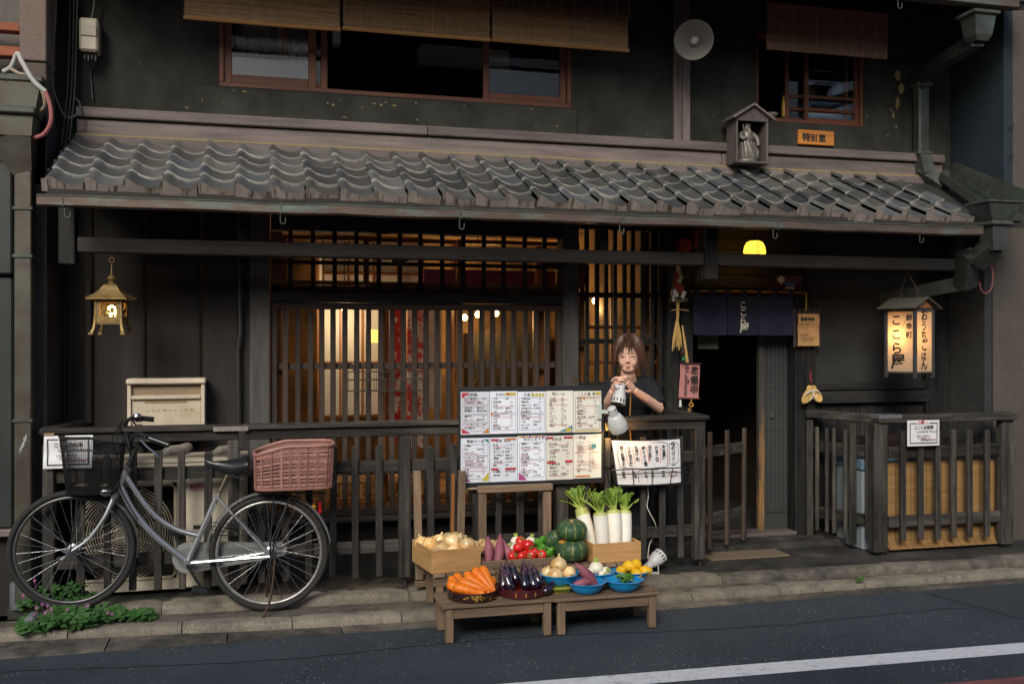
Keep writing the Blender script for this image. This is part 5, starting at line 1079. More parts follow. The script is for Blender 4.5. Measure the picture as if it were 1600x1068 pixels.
mb = MB(); write(mb, 'R410A', sx(297, YA), sz(307, 764, YA), .036, bold=.02); mb.build('label_lettering', plain('pink_print', (.55, .10, .20), .6), ac, M=T(0, YA-.0055, 0))
P(MB().box(sx(296.5, YA), sx(318, YA), YA-.0045, YA-.003, sz(307, 766, YA), sz(307, 754, YA), 0), 'label', plain('pale_pink_label', (.42, .26, .24), .6), ac)
for p in (302, 350): P(MB().box(sx(p, YA), sx(p+18, YA), YA-.006, YA-.0028, sz(p, 826, YA), sz(p, 820, YA), 0), 'vent_slot', plain('slot_black', (.02, .02, .02), .7), ac)
for p, w_ in ((268, 26), (348, 22)):
    q = at(p, 716, 6.3); P(MB().tube([q+Vector((-.05, 0, -.02)), q+Vector((-.045, 0, .02)), q+Vector((-.015, 0, .045)), q+Vector((.05, .05, .045)), q+Vector((.08, .2, .045))], .034, 10), 'pipe_cover', plain('beige_duct', (.34, .31, .25), .5), ac, True)
for p in (150, 350): P(MB().box(sx(p, YA), sx(p+20, YA), YA+.01, YA+.3, ZF, acz0-.001, .004), 'foot', plain('dark_foot', (.03, .03, .03), .6), ac)
# ---- cream mailbox cabinet on the boarded wall
YM = 6.42; mbx0, mbx1 = sx(199, YM), sx(320, YM); mz0, mz1 = sz(260, 686, YM), sz(260, 591, YM)
mc = thing('wall_mailbox', 'large cream metal mailbox cabinet on the boarded wall above the fence', 'mailbox', ((mbx0+mbx1)/2, 6.5, mz0)); CM = mat('yellowed_cream_metal', (.60, .52, .40), .45, 0, .12, (4, 4, 4), .05, (.36, .27, .15), .6, (4, 4, 6), .6)
P(MB().box(mbx0, mbx1, YM+.02, 6.595, mz0, mz1-.03, .004), 'case', CM, mc); P(MB().box(mbx0-.006, mbx1+.006, YM-.03, 6.597, mz1-.034, mz1, .008), 'hood', CM, mc)
for a, c in ((mbx0, mbx0+.022), (mbx1-.022, mbx1)): P(MB().box(a, c, YM-.012, YM+.019, mz0, mz1-.035, .003), 'side_frame', CM, mc)
zs = sz(260, 620, YM); P(MB().box(mbx0+.023, mbx1-.023, YM-.018, YM+.005, zs-.012, zs+.012, .004), 'slot_lip', CM, mc)
P(MB().box(mbx0+.024, mbx1-.024, YM+.006, YM+.0195, mz0+.01, zs-.016, .002), 'door', CM, mc); P(MB().grid(lambda u, v: (mbx0+.024+(mbx1-mbx0-.048)*u, YM+.0195-.03*math.sin(v*1.5)*0-.004*v, zs+.013+v*(mz1-.035-zs-.013)), 1, 4), 'flap', plain('brownish_flap', (.30, .23, .15), .4), mc)
random.seed(4); mb = MB(); zt_ = sz(260, 641, YM)
for k in range(9): x = mbx0+.11+k*.032; mb.box(x, x+random.uniform(.012, .024), 0, .0006, zt_-.004, zt_+random.uniform(.002, .008))
mb.build('worn_lettering', plain('tan_adhesive', (.30, .22, .10), .8), mc, M=T(0, YM+.005, 0)); P(MB().box(mbx0+.10, mbx0+.35, YM+.005, YM+.0056, sz(260, 630, YM), sz(260, 626, YM)), 'tape_mark', MATS['tan_adhesive'], mc)
P(MB().box(mbx0+.19, mbx0+.21, YM-.002, YM+.006, mz0+.012, mz0+.03, .002), 'lock', plain('steel_lock', (.3, .3, .28), .3, .9), mc)
# ---- posters
WHT = mat('white_poster', (.72, .73, .74), .6, 0, .06, (5, 5, 5), .1)
def poster(name, label, x0, x1, z0, z1, y, curl, bend=0):
    t = thing(name, label, 'poster', ((x0+x1)/2, y, z0)); W_, H_ = x1-x0, z1-z0
    P(MB().grid(lambda u, v: (x0+W_*u+.006*bend*(v-.5), y-curl*math.sin(v*9)*.003, z0+H_*v), 2, 14), 'sheet', WHT, t, True)
    y2 = y-.004-curl*.003
    mb = MB(); e = .07*W_; b_ = .013*W_*1.6
    for a, c, d, f in ((e, W_-e, H_-e-b_, H_-e), (e, W_-e, e, e+b_), (e, e+b_, e+b_, H_-e-b_), (W_-e-b_, W_-e, e+b_, H_-e-b_)): mb.add([(x0+a, 0, z0+d), (x0+c, 0, z0+d), (x0+c, 0, z0+f), (x0+a, 0, z0+f)], [(0, 1, 2, 3)])
    write(mb, 'ここに自転車', x0+W_*.2, z0+H_*.67, W_*.1, bold=.03, jit=.12); write(mb, 'とめないで下さい!', x0+W_*.28, z0+H_*.52, W_*.075, bold=.04, jit=.2)
    for k, (s_, f) in enumerate((('お客様の駐輪場は', .36), ('店の横にあります', .27), ('ご協力お願いします', .18))): write(mb, s_, x0+W_*(.25+.06*k), z0+H_*f, W_*.055, bold=.0, jit=.05, res=1)
    mb.build('lettering', INK, t, M=T(0, y2, 0))
    mb = MB(); mb.add([(x0+W_*.3, 0.0005, z0+H_*.87), (x0+W_*.68, 0.0005, z0+H_*.87), (x0+W_*.68, .0005, z0+H_*.97), (x0+W_*.3, .0005, z0+H_*.97)], [(0, 1, 2, 3)]); mb.build('heading_patch', WHT, t, M=T(0, y2-.001, 0))
    mb = MB(); write(mb, 'お願い!!', x0+W_*.31, z0+H_*.875, W_*.095, bold=.04, jit=.1)
    for (a, c, d) in ((.42, .55, .30), (.42, .9, .25)): mb.add([(x0+W_*a, 0, z0+H_*d-.002), (x0+W_*c, 0, z0+H_*d-.002), (x0+W_*c, 0, z0+H_*d+.001), (x0+W_*a, 0, z0+H_*d+.001)], [(0, 1, 2, 3)])
    mb.build('red_lettering', RED, t, M=T(0, y2-.002, 0)); return t
yp = YF-.062
pt = poster('notice_poster', 'white notice with black border and red heading taped to the fence behind the bicycle basket', sx(68, yp), sx(144.5, yp), sz(105, 731, yp), sz(105, 680, yp), yp, 1, 1)
P(MB().box(sx(69, yp), sx(85, yp), yp-.006, yp-.004, sz(77, 680, yp), sz(77, 676, yp), 0), 'tape', plain('brown_tape', (.30, .20, .09), .5), pt)
poster('notice_poster', 'white notice with black border and red heading on the right fence rail', sx(1417, yp), sx(1467, yp), sz(1442, 696, yp), sz(1442, 656, yp), yp-.004, .2)
# ---- clover patch
def clover():
    t = thing('clover_patch', 'low green clover with small pink flowers growing at the kerb under the bicycle', 'plant', (sx(130, 5.85), 5.85, .055)); random.seed(31)
    G = mat('clover_leaf', (.028, .092, .016), .6, 0, .3, (30, 30, 30), .1, (.05, .14, .025), .6, 20, .5); mb = MB()
    for _ in range(270):
        p = random.choice((random.gauss(100, 42), random.uniform(50, 240))); p = max(34, min(246, p)); y = random.choice((random.uniform(5.66, 5.83), random.uniform(5.66, 5.83), random.uniform(5.94, 5.99)))
        if p > 150: y = random.uniform(5.74, 5.86)
        g0 = .06 if y < 5.86 else .11
        z = g0+random.uniform(.005, .095 if y < 5.9 else .15)*(1-abs(p-110)/190); x = sx(p, y); a0 = random.uniform(0, 6.3); s_ = random.uniform(.020, .036)
        nx = Vector((random.uniform(-.4, .4), random.uniform(-.9, -.1), 1)).normalized(); u_ = nx.orthogonal().normalized(); v_ = nx.cross(u_)
        for k in range(3):
            a = a0+k*2.094; d = u_*math.cos(a)+v_*math.sin(a); e = nx.cross(d); c = Vector((x, y, z))
            mb.add([c, c+d*s_*.7+e*s_*.55-nx*.002, c+d*s_*1.15+e*s_*.38, c+d*s_*1.0, c+d*s_*1.15-e*s_*.38, c+d*s_*.7-e*s_*.55-nx*.002], [(0, 1, 2, 3), (0, 3, 4, 5)])
        if random.random() < .35: mb.tube([(x, y, z), (x+random.uniform(-.02, .02), y+.02, g0-.02)], .0012, 3, cap=False)
    tag(P(mb, 'foliage', G, t), kind='stuff')
    PF = plain('pink_petal', (.42, .13, .33), .7)
    for (p, py) in ((36, 929), (57, 948), (53, 960), (60, 965), (66, 943), (74, 945), (80, 951), (70, 957), (82, 965), (105, 951), (137, 944), (133, 948), (54, 906), (168, 956), (175, 958)):
        c = at(p, py, 5.74 if py > 935 else 5.8); mb = MB()
        for k in range(5):
            a = k*1.257; mb.add([c, c+Vector((math.cos(a-.4)*.007, -.003, math.sin(a-.4)*.009)), c+Vector((math.cos(a)*.0095, -.001, math.sin(a)*.012)), c+Vector((math.cos(a+.4)*.007, -.003, math.sin(a+.4)*.009))], [(0, 1, 2, 3)])
        mb.tube([c, c+Vector((.003, .01, -.05))], .0012, 3, cap=False); P(mb, 'flower', PF, t)
clover()
random.seed(8)
for (p, py, lab) in ((1520, 883, 'weeds sprouting at the foot of the reed blind'), (1342, 908, 'small weed in the kerb joint below the doorway')):
    c = ground(p, py, .06); mb = MB()
    for k in range(26): a = random.uniform(0, 6.3); L_ = random.uniform(.015, .05); mb.bar(c+Vector((random.uniform(-.03, .03), random.uniform(-.01, .01), 0)), c+Vector((math.cos(a)*L_, math.sin(a)*.01, L_*.8)), .004, .001)
    tag(mb.build('weed_tuft', plain('weed_green', (.07, .16, .02), .7)), lab, 'weed')
# ---- doormat, iron drain
tag(MB().box(sx(1103, 6.2), sx(1226, 6.2), 6.12, 6.34, .1045, .116, .004).build('doormat', mat('coir', (.16, .12, .075), .95, 0, .6, (120, 120, 120), .8)), 'brown doormat in front of the entrance', 'doormat')
tag(MB().box(sx(1262, 6.35), sx(1310, 6.35), 6.28, 6.4, .1045, .108, .001).build('drain_cover', mat('rust_iron', (.045, .035, .03), .7, .4, .5, (90, 90, 90), .6)), 'small iron drain cover in front of the right fence', 'drain cover')
# ================================================================== bicycle
def bicycle():
    Yr, Yf_ = 5.80, 5.89
    pr_, pf = 421.0, 112.5
    rc = Vector((sx(pr_, Yr), Yr, .055+.335)); fc = Vector((sx(pf, Yf_), Yf_, .109+.335))
    def YP(px): return Yr+(Yf_-Yr)*(pr_-px)/(pr_-pf)
    def B(px, py, dy=0): return at(px, py, YP(px)+dy)
    t = thing('bicycle', 'silver city bicycle with black front basket and brown rear basket parked at the fence', 'bicycle', (rc.x, Yr, .055))
    SIL = plain('silver_paint', (.46, .475, .49), .26, .8, sc=5, var=.08, bump=0, rvar=0); CHR = plain('chrome', (.5, .51, .52), .25, 1.0, var=.1, bump=0, rvar=0); TYR = mat('tyre_rubber', (.022, .021, .02), .8, 0, .4, (120, 120, 120), .4)
    BP = plain('black_plastic', (.016, .016, .017), .4); ALU = plain('dull_alloy', (.42, .41, .39), .4, .8); LEA = plain('black_vinyl', (.014, .014, .016), .32, sc=60)
    R_ = .335
    def wheel(c, yaw, lean, rim, par_name, phase):
        M = Matrix.Translation(c) @ RZ(yaw) @ RX(lean)
        w = bpy.data.objects.new(par_name, None); link(w, t, M)
        P(MB().ring((0, 0, 0), R_-.0175, .0175, 56, 10, None), 'tyre', TYR, w).matrix_basis = M
        mb = MB(); mb.ring((0, 0, 0), R_-.042, .0105, 56, 8)
        P(mb, 'rim', rim, w).matrix_basis = M
        mb = MB(); mb.lathe([(.012, -.045), (.028, -.04), (.028, -.034), (.016, -.028), (.016, .028), (.028, .034), (.028, .04), (.012, .045)], 14, RX(90)); P(mb, 'hub', CHR, w, True).matrix_basis = M
        for k in range(32):
            a = 2*math.pi*(k+phase)/32; s_ = 1 if k % 2 else -1; b = a+(.55 if (k//2) % 2 else -.55)
            P(MB().tube([(.026*math.cos(b), s_*.036, .026*math.sin(b)), ((R_-.05)*math.cos(a), 0, (R_-.05)*math.sin(a))], .0016, 4, cap=False), 'spoke', CHR, w).matrix_basis = M
        for o in w.children: o.data.polygons.foreach_set('use_smooth', [True]*len(o.data.polygons)); WM[o.name] = M
        return M
    yaw0 = math.degrees(math.atan2(fc.y-rc.y, fc.x-rc.x))+180
    wheel(rc, yaw0, 1, ALU, 'wheel', .3)
    MF = wheel(fc, yaw0+5, 1, plain('dark_rim', (.12, .12, .12), .4, .7), 'wheel', .1)
    def tube(name, pts, r, m=SIL, n=10, par=t):
        P_ = [Vector(p) for p in pts]; out = []
        if len(P_) > 2:
            for i in range(len(P_)-1):
                p0, p1, p2, p3 = P_[max(0, i-1)], P_[i], P_[i+1], P_[min(len(P_)-1, i+2)]
                for k in range(5):
                    q = k/5; out.append(.5*((2*p1)+(p2-p0)*q+(2*p0-5*p1+4*p2-p3)*q*q+(3*p1-p0-3*p2+p3)*q**3))
            out.append(P_[-1])
        else: out = P_
        if isinstance(r, tuple): r = [r[0]+(r[1]-r[0])*i/(len(out)-1) for i in range(len(out))]
        return P(MB().tube(out, r, n), name, m, par, True)
    fr = bpy.data.objects.new('frame', None); link(fr, t)
    BBp = B(293, 878)
    tube('head_tube', [B(199, 731), B(177, 779)], .021, SIL, 12, fr)
    tube('upper_tube', [B(196, 742), B(224, 784), B(247, 809), B(277, 827), B(309, 836)], .0155, SIL, 10, fr)
    tube('down_tube', [B(187, 757), B(208, 797), B(238, 833), B(268, 858), BBp], .0185, SIL, 10, fr)
    tube('seat_tube', [BBp, B(339, 776)], .0165, SIL, 10, fr)
    tube('seat_post', [B(339, 777), B(356, 741)], .0125, plain('brown_chrome', (.30, .25, .18), .3, .9), 10, fr)
    for d_ in (-.062, .062):
        tube('chain_stay', [BBp+Vector((0, d_*.45, 0)), B(345, 875, d_*.8), rc+Vector((0, d_, -.01))], .010, SIL, 8, fr)
        tube('seat_stay', [B(341, 779, d_*.35), rc+Vector((0, d_, .0))], .0085, SIL, 8, fr)
    tube('bottom_bracket', [BBp+Vector((0, -.045, 0)), BBp+Vector((0, .045, 0))], .022, SIL, 12, fr)
    tube('seat_clamp', [B(339, 775, -.03), B(341, 775, .03)], .014, CHR, 8, fr)
    fk = bpy.data.objects.new('fork', None); link(fk, t)
    for d_ in (-.052, .052): tube('fork_blade', [B(177, 779, d_*.7), B(166, 803, d_), B(154, 822, d_), B(137, 843, d_), fc+Vector((0, d_, 0))], (.0135, .0085), SIL, 8, fk)
    tube('crown', [B(178, 776, -.06), B(178, 776, .06)], .015, CHR, 8, fk)
    tube('headset', [B(200, 728), B(198, 735)], .024, CHR, 12, fk)
    # mudguards
    def guard(name, M, a0, a1, r, w_, m):
        def f(u, v): a = R(a0+(a1-a0)*u); q = (v-.5)*2; rr = r-.012*q*q; return (rr*math.cos(a), q*w_, rr*math.sin(a))
        P(MB().grid(f, 36, 6), name, m, t, True).matrix_basis = M
    Mr = Matrix.Translation(rc) @ RZ(yaw0)
    guard('rear_mudguard', Mr, 8, 178, R_+.020, .026, SIL); guard('front_mudguard', MF, -10, 62, R_+.020, .024, SIL)
    tube('mudguard_stay', [rc+Vector((0, -.06, 0)), Mr @ Vector((R_*.96, -.03, .16))], .0022, BP, 5); tube('mudguard_stay', [rc+Vector((0, .06, 0)), Mr @ Vector((R_*.96, .03, .16))], .0022, BP, 5)
    P(MB().box(-.012, .012, -.006, .006, -.01, .01, .003, T(*(Mr @ Vector(((R_+.022)*.70, -.0, (R_+.024)*.72)))) @ RY(45)), 'reflector', plain('amber_reflector', (.5, .25, .02), .2), t)
    # chain case, crank, pedals
    def oval(c0, r0, c1, r1, y0, y1):
        pts = [(c0.x+r0*math.cos(a), c0.z+r0*math.sin(a)) for a in [R(90+180*k/12) for k in range(13)]]+[(c1.x+r1*math.cos(a), c1.z+r1*math.sin(a)) for a in [R(-90+180*k/10) for k in range(11)]]
        return MB().ext(pts, y0, y1)
    c0, c1 = B(294, 873), B(437, 862)
    P(oval(c0, .088, c1, .042, BBp.y+.03, BBp.y+.055), 'chain_case', plain('silver_plastic', (.32, .325, .32), .4, .4), t); P(oval(c0, .06, c1, .02, BBp.y+.026, BBp.y+.031), 'chain_case_rib', plain('silver_plastic_dark', (.22, .225, .22), .45, .4), t)
    tube('crank', [BBp+Vector((0, -.06, 0)), B(313, 915, -.065)], .009, BP, 8); tube('crank', [BBp+Vector((0, .065, 0)), BBp+(BBp-B(313, 915))+Vector((0, .07, 0))], .009, BP, 8)
    for q in (B(313, 921, -.105), BBp+(BBp-B(313, 918))+Vector((0, .11, 0))): P(MB().box(-.045, .045, -.042, .042, -.012, .012, .005, T(*q) @ RY(12)), 'pedal', BP, t)
    # saddle
    s0, s1 = B(322, 728), B(390, 727); L_ = (s1-s0).length
    def sad(u, v):
        w_ = .018+.085*max(0, (u-.25)/.75)**1.1 if u > .25 else .018*math.sqrt(max(.0, u/.25)); w_ *= (1 if u < .93 else math.sqrt(max(0, 1-((u-.93)/.075)**2)))
        a = math.pi*(v*2-.0); zt = .02*math.cos(u*5.2)*.6+.012*(u > .6)*(u-.6)
        return (s0.x+(s1.x-s0.x)*u, s0.y+math.cos(a)*w_, s0.z+zt+(.022+.028*math.sin(min(1, max(0, (u-.2)/.8))*2.2))*math.sin(a)*(1 if math.sin(a) > 0 else 1.15)-.016*(u > .3)*0)
    P(MB().grid(sad, 20, 16), 'saddle', LEA, t, 60); 
    for d_ in (-.05, .05): tube('saddle_spring', [B(358, 740, d_*.3), B(372, 745, d_), B(384, 741, d_)], .006, BP, 6)
    # stem, bars, grips, levers
    tube('stem', [B(199, 730), B(213, 698)], .0125, BP, 10)
    hb_ = bpy.data.objects.new('handlebar', None); link(hb_, t)
    tube('bar', [B(206, 700, 0), B(205, 688, -.06), B(211, 679, -.10), B(221, 678, -.15), B(231, 683, -.2)], .0115, BP, 10, hb_); tube('bar', [B(203, 702, .02), B(200, 690, .05), B(196, 672, .12), B(199, 657, .2), B(210, 652, .25)], .0115, BP, 10, hb_)
    tube('grip', [B(233, 684, -.2), B(264, 695, -.22)], .0165, LEA, 12, hb_); tube('grip', [B(211, 652, .25), B(240, 655, .29)], .0155, LEA, 12, hb_)
    tube('brake_lever', [B(220, 687, -.17), B(230, 698, -.2), B(240, 706, -.21), B(247, 714, -.21)], (.006, .004), CHR, 6, hb_); tube('brake_lever', [B(208, 656, .24), B(212, 663, .25), B(222, 663, .29)], (.006, .004), CHR, 6, hb_)
    P(MB().lathe([(.0, -.012), (.022, -.01), (.026, 0), (.02, .014), (0, .02)], 14, T(*B(214, 650, .22))), 'bell', CHR, t, True); P(MB().box(-.02, .02, -.018, .018, -.014, .014, .004, T(*B(217, 655, .24))), 'gear_shifter', BP, t)
    tube('cable', [B(222, 686, -.16), B(200, 677, -.14), B(182, 672, -.1), B(176, 685, -.06), B(178, 700, -.03), B(186, 720, -.02)], .0028, BP, 5); tube('cable', [B(210, 655, .22), B(190, 662, .1), B(182, 676, .0), B(188, 700, -.03), B(187, 735, -.04), B(186, 757, -.03), B(194, 776, -.03), B(215, 812, -.03)], .0028, BP, 5); tube('cable', [B(205, 654, .22), B(189, 660, .1), B(188, 690, 0), B(189, 720, -.03)], .0028, CHR, 5)
    # front basket: black mesh tub
    def tub(u, v):
        a = 2*math.pi*u; cx_ = B(147, 725).x-.005; hx_ = .135+.035*v; hy = .10+.035*v; e = 2.6
        ca, sa = math.cos(a), math.sin(a); k = (abs(ca)**e+abs(sa)**e)**(-1/e)
        zt = .0+(.315-.05*(1 if False else 0))*v; zt -= .055*v*max(0, -ca*.0+ca)*.9
        return Vector((cx_+hx_*k*ca, YP(150)+.0+hy*k*sa, B(150, 768).z+zt))
    fb = bpy.data.objects.new('front_basket', None); link(fb, t)
    WB = plain('black_wire', (.012, .012, .013), .4, .3)
    mb = MB()
    for i in range(96):
        pts = [tub(i/96, v/6) for v in range(7)]
        for a, c in zip(pts, pts[1:]): mb.bar(a, c, .0022, .0022)
    for j in range(40):
        v = j/40; pts = [tub(i/40, v) for i in range(40)]
        for a, c in zip(pts, pts[1:]+pts[:1]): mb.bar(a, c, .002, .002)
    tag(P(mb, 'wire_mesh', WB, fb), kind='stuff'); mb = MB(); mb.tube([tub(i/48, 1) for i in range(48)], .0065, 8, closed=True); P(mb, 'rim', BP, fb, True); mb = MB(); mb.tube([tub(i/48, .78)+Vector((0, 0, 0)) for i in range(48)], .0045, 6, closed=True); P(mb, 'hoop', BP, fb, True)
    mb = MB(); mb.add([tub(i/30, .0) for i in range(30)], [tuple(range(30))]); P(mb, 'base', BP, fb)
    for d_ in (-.06, .06): tube('basket_stay', [B(121, 768, d_), B(119, 800, d_), fc+Vector((0, d_, 0))], .005, BP, 6, fb)
    tube('basket_bracket', [B(150, 768, 0), B(172, 772, 0)], .008, BP, 6, fb); P(MB().lathe([(0, -.03), (.022, -.025), (.028, .01), (.022, .03), (0, .032)], 14, T(*B(167, 768, -.03)) @ RY(-90)), 'lamp', CHR, t, True)
    # rear carrier and woven basket
    rk = bpy.data.objects.new('rear_carrier', None); link(rk, t)
    for d_ in (-.07, .07): tube('carrier_rail', [B(398, 768, d_), B(510, 770, d_)], .005, BP, 6, rk); tube('carrier_stay', [B(428, 768, d_), rc+Vector((0, d_, .0))], .0045, BP, 6, rk); tube('carrier_stay', [B(455, 768, d_), rc+Vector((.01, d_, .0))], .0045, BP, 6, rk)
    for k in range(5): tube('carrier_bar', [B(405+k*24, 769, -.07), B(405+k*24, 769, .07)], .004, BP, 6, rk)
    rb_ = bpy.data.objects.new('rear_basket', None); link(rb_, t); x0, x1 = B(399, 760).x, B(517, 760).x; zb_ = B(458, 759).z; HB = .245; cy_ = YP(458)
    WK = mat('brown_wicker_plastic', (.33, .165, .135), .55, 0, .25, (30, 30, 60), .1, rnd=.08); WKD = mat('dark_wicker', (.23, .11, .085), .55, 0, .25, (30, 30, 60), .1)
    def bkt(u, v):  # u round 0..1, v up 0..1
        a = 2*math.pi*u; e = 5.; ca, sa = math.cos(a), math.sin(a); k = (abs(ca)**e+abs(sa)**e)**(-1/e)
        hx_ = (x1-x0)/2+.010*v; hy = .15+.015*v; top = HB-.05*max(0, (-(k*ca)-.15)/.85)**1.3
        return Vector(((x0+x1)/2+.004*v+hx_*k*ca, cy_+hy*k*sa, zb_+top*v))
    for j in range(11):
        if j in (9,): continue
        v = j/11; pts = [bkt(i/44, v+.02) for i in range(45)]; mb = MB()
        for a, c in zip(pts, pts[1:]): mb.bar(a, c, .004, (.014 if j not in (2, 5) else .009), (0, 0, 1))
        P(mb, 'weave_band', WK if j % 2 else WKD, rb_)
    for i in range(30):
        o_ = (bkt(i/30, .5)-Vector(((x0+x1)/2, cy_, bkt(i/30, .5).z))).normalized()*.003; mb = MB(); mb.bar(bkt(i/30, .0)+o_, bkt(i/30, .98)+o_, .011, .004, o_); P(mb, 'weave_stake', WK if i % 2 else WKD, rb_)
    mb = MB(); mb.tube([bkt(i/60, 1.0) for i in range(60)], .0095, 8, closed=True); P(mb, 'rim', WK, rb_, True); mb = MB(); mb.tube([bkt(i/60, .87) for i in range(60)], .006, 6, closed=True); P(mb, 'rim', WK, rb_, True); mb = MB(); mb.tube([bkt(i/60, .02) for i in range(60)], .010, 6, closed=True); P(mb, 'rim', WKD, rb_, True)
    mb = MB(); mb.add([bkt(i/40, .03) for i in range(40)], [tuple(range(40))]); P(mb, 'base', WKD, rb_)
    # kickstand, dress guard, wheel lock, tail reflector
    tube('kickstand', [rc+Vector((.03, -.05, -.02)), B(423, 933, -.09), B(405, 976, -.14)], .007, plain('rusty_stand', (.07, .045, .035), .6, .6), 8); tube('kickstand', [rc+Vector((.03, .05, -.02)), rc+Vector((-.02, .12, -.30))], .007, plain('rusty_stand', (.07, .045, .035), .6, .6), 8)
    for d_ in (-.07,):
        mb = MB()
        for k in range(12): mb.bar(Mr @ Vector((.315*math.cos(R(90+k*5)), d_*.9, .315*math.sin(R(90+k*5)))), Mr @ Vector((.15*math.cos(R(92+k*5)), d_*.9, .15*math.sin(R(92+k*5)))), .0016, .0016)
        for k in range(6): r_ = .16+k*.03; mb.tube([Mr @ Vector((r_*math.cos(R(90+a*5)), d_*.9, r_*math.sin(R(90+a*5)))) for a in range(12)], .001, 4)
        P(mb, 'dress_guard', BP, t)
    for k in range(4): tube('wheel_lock', [B(330, 815+k*6, -.05), B(352, 818+k*6, -.06), B(375, 817+k*6, -.05)], .003, BP, 5)
    P(MB().box(-.008, .008, -.012, .012, -.035, .035, .004, T(*B(500, 792, .02))), 'tail_reflector', plain('red_reflector', (.45, .01, .02), .2), t)
    tag(MB().grid(lambda u, v: B(117+u*52, 760+4*v, 0)+Vector((0, -.05+.1*v, .012+.014*math.sin(u*8)*math.sin(v*3))), 14, 6).build('yellow_bag', mat('yellow_paper', (.42, .33, .08), .6, 0, .3, (20, 20, 20), .3, (.5, .48, .42), .8, 12, .5), None, True), 'crumpled yellow and white bag lying in the black bicycle basket', 'bag')
bicycle()
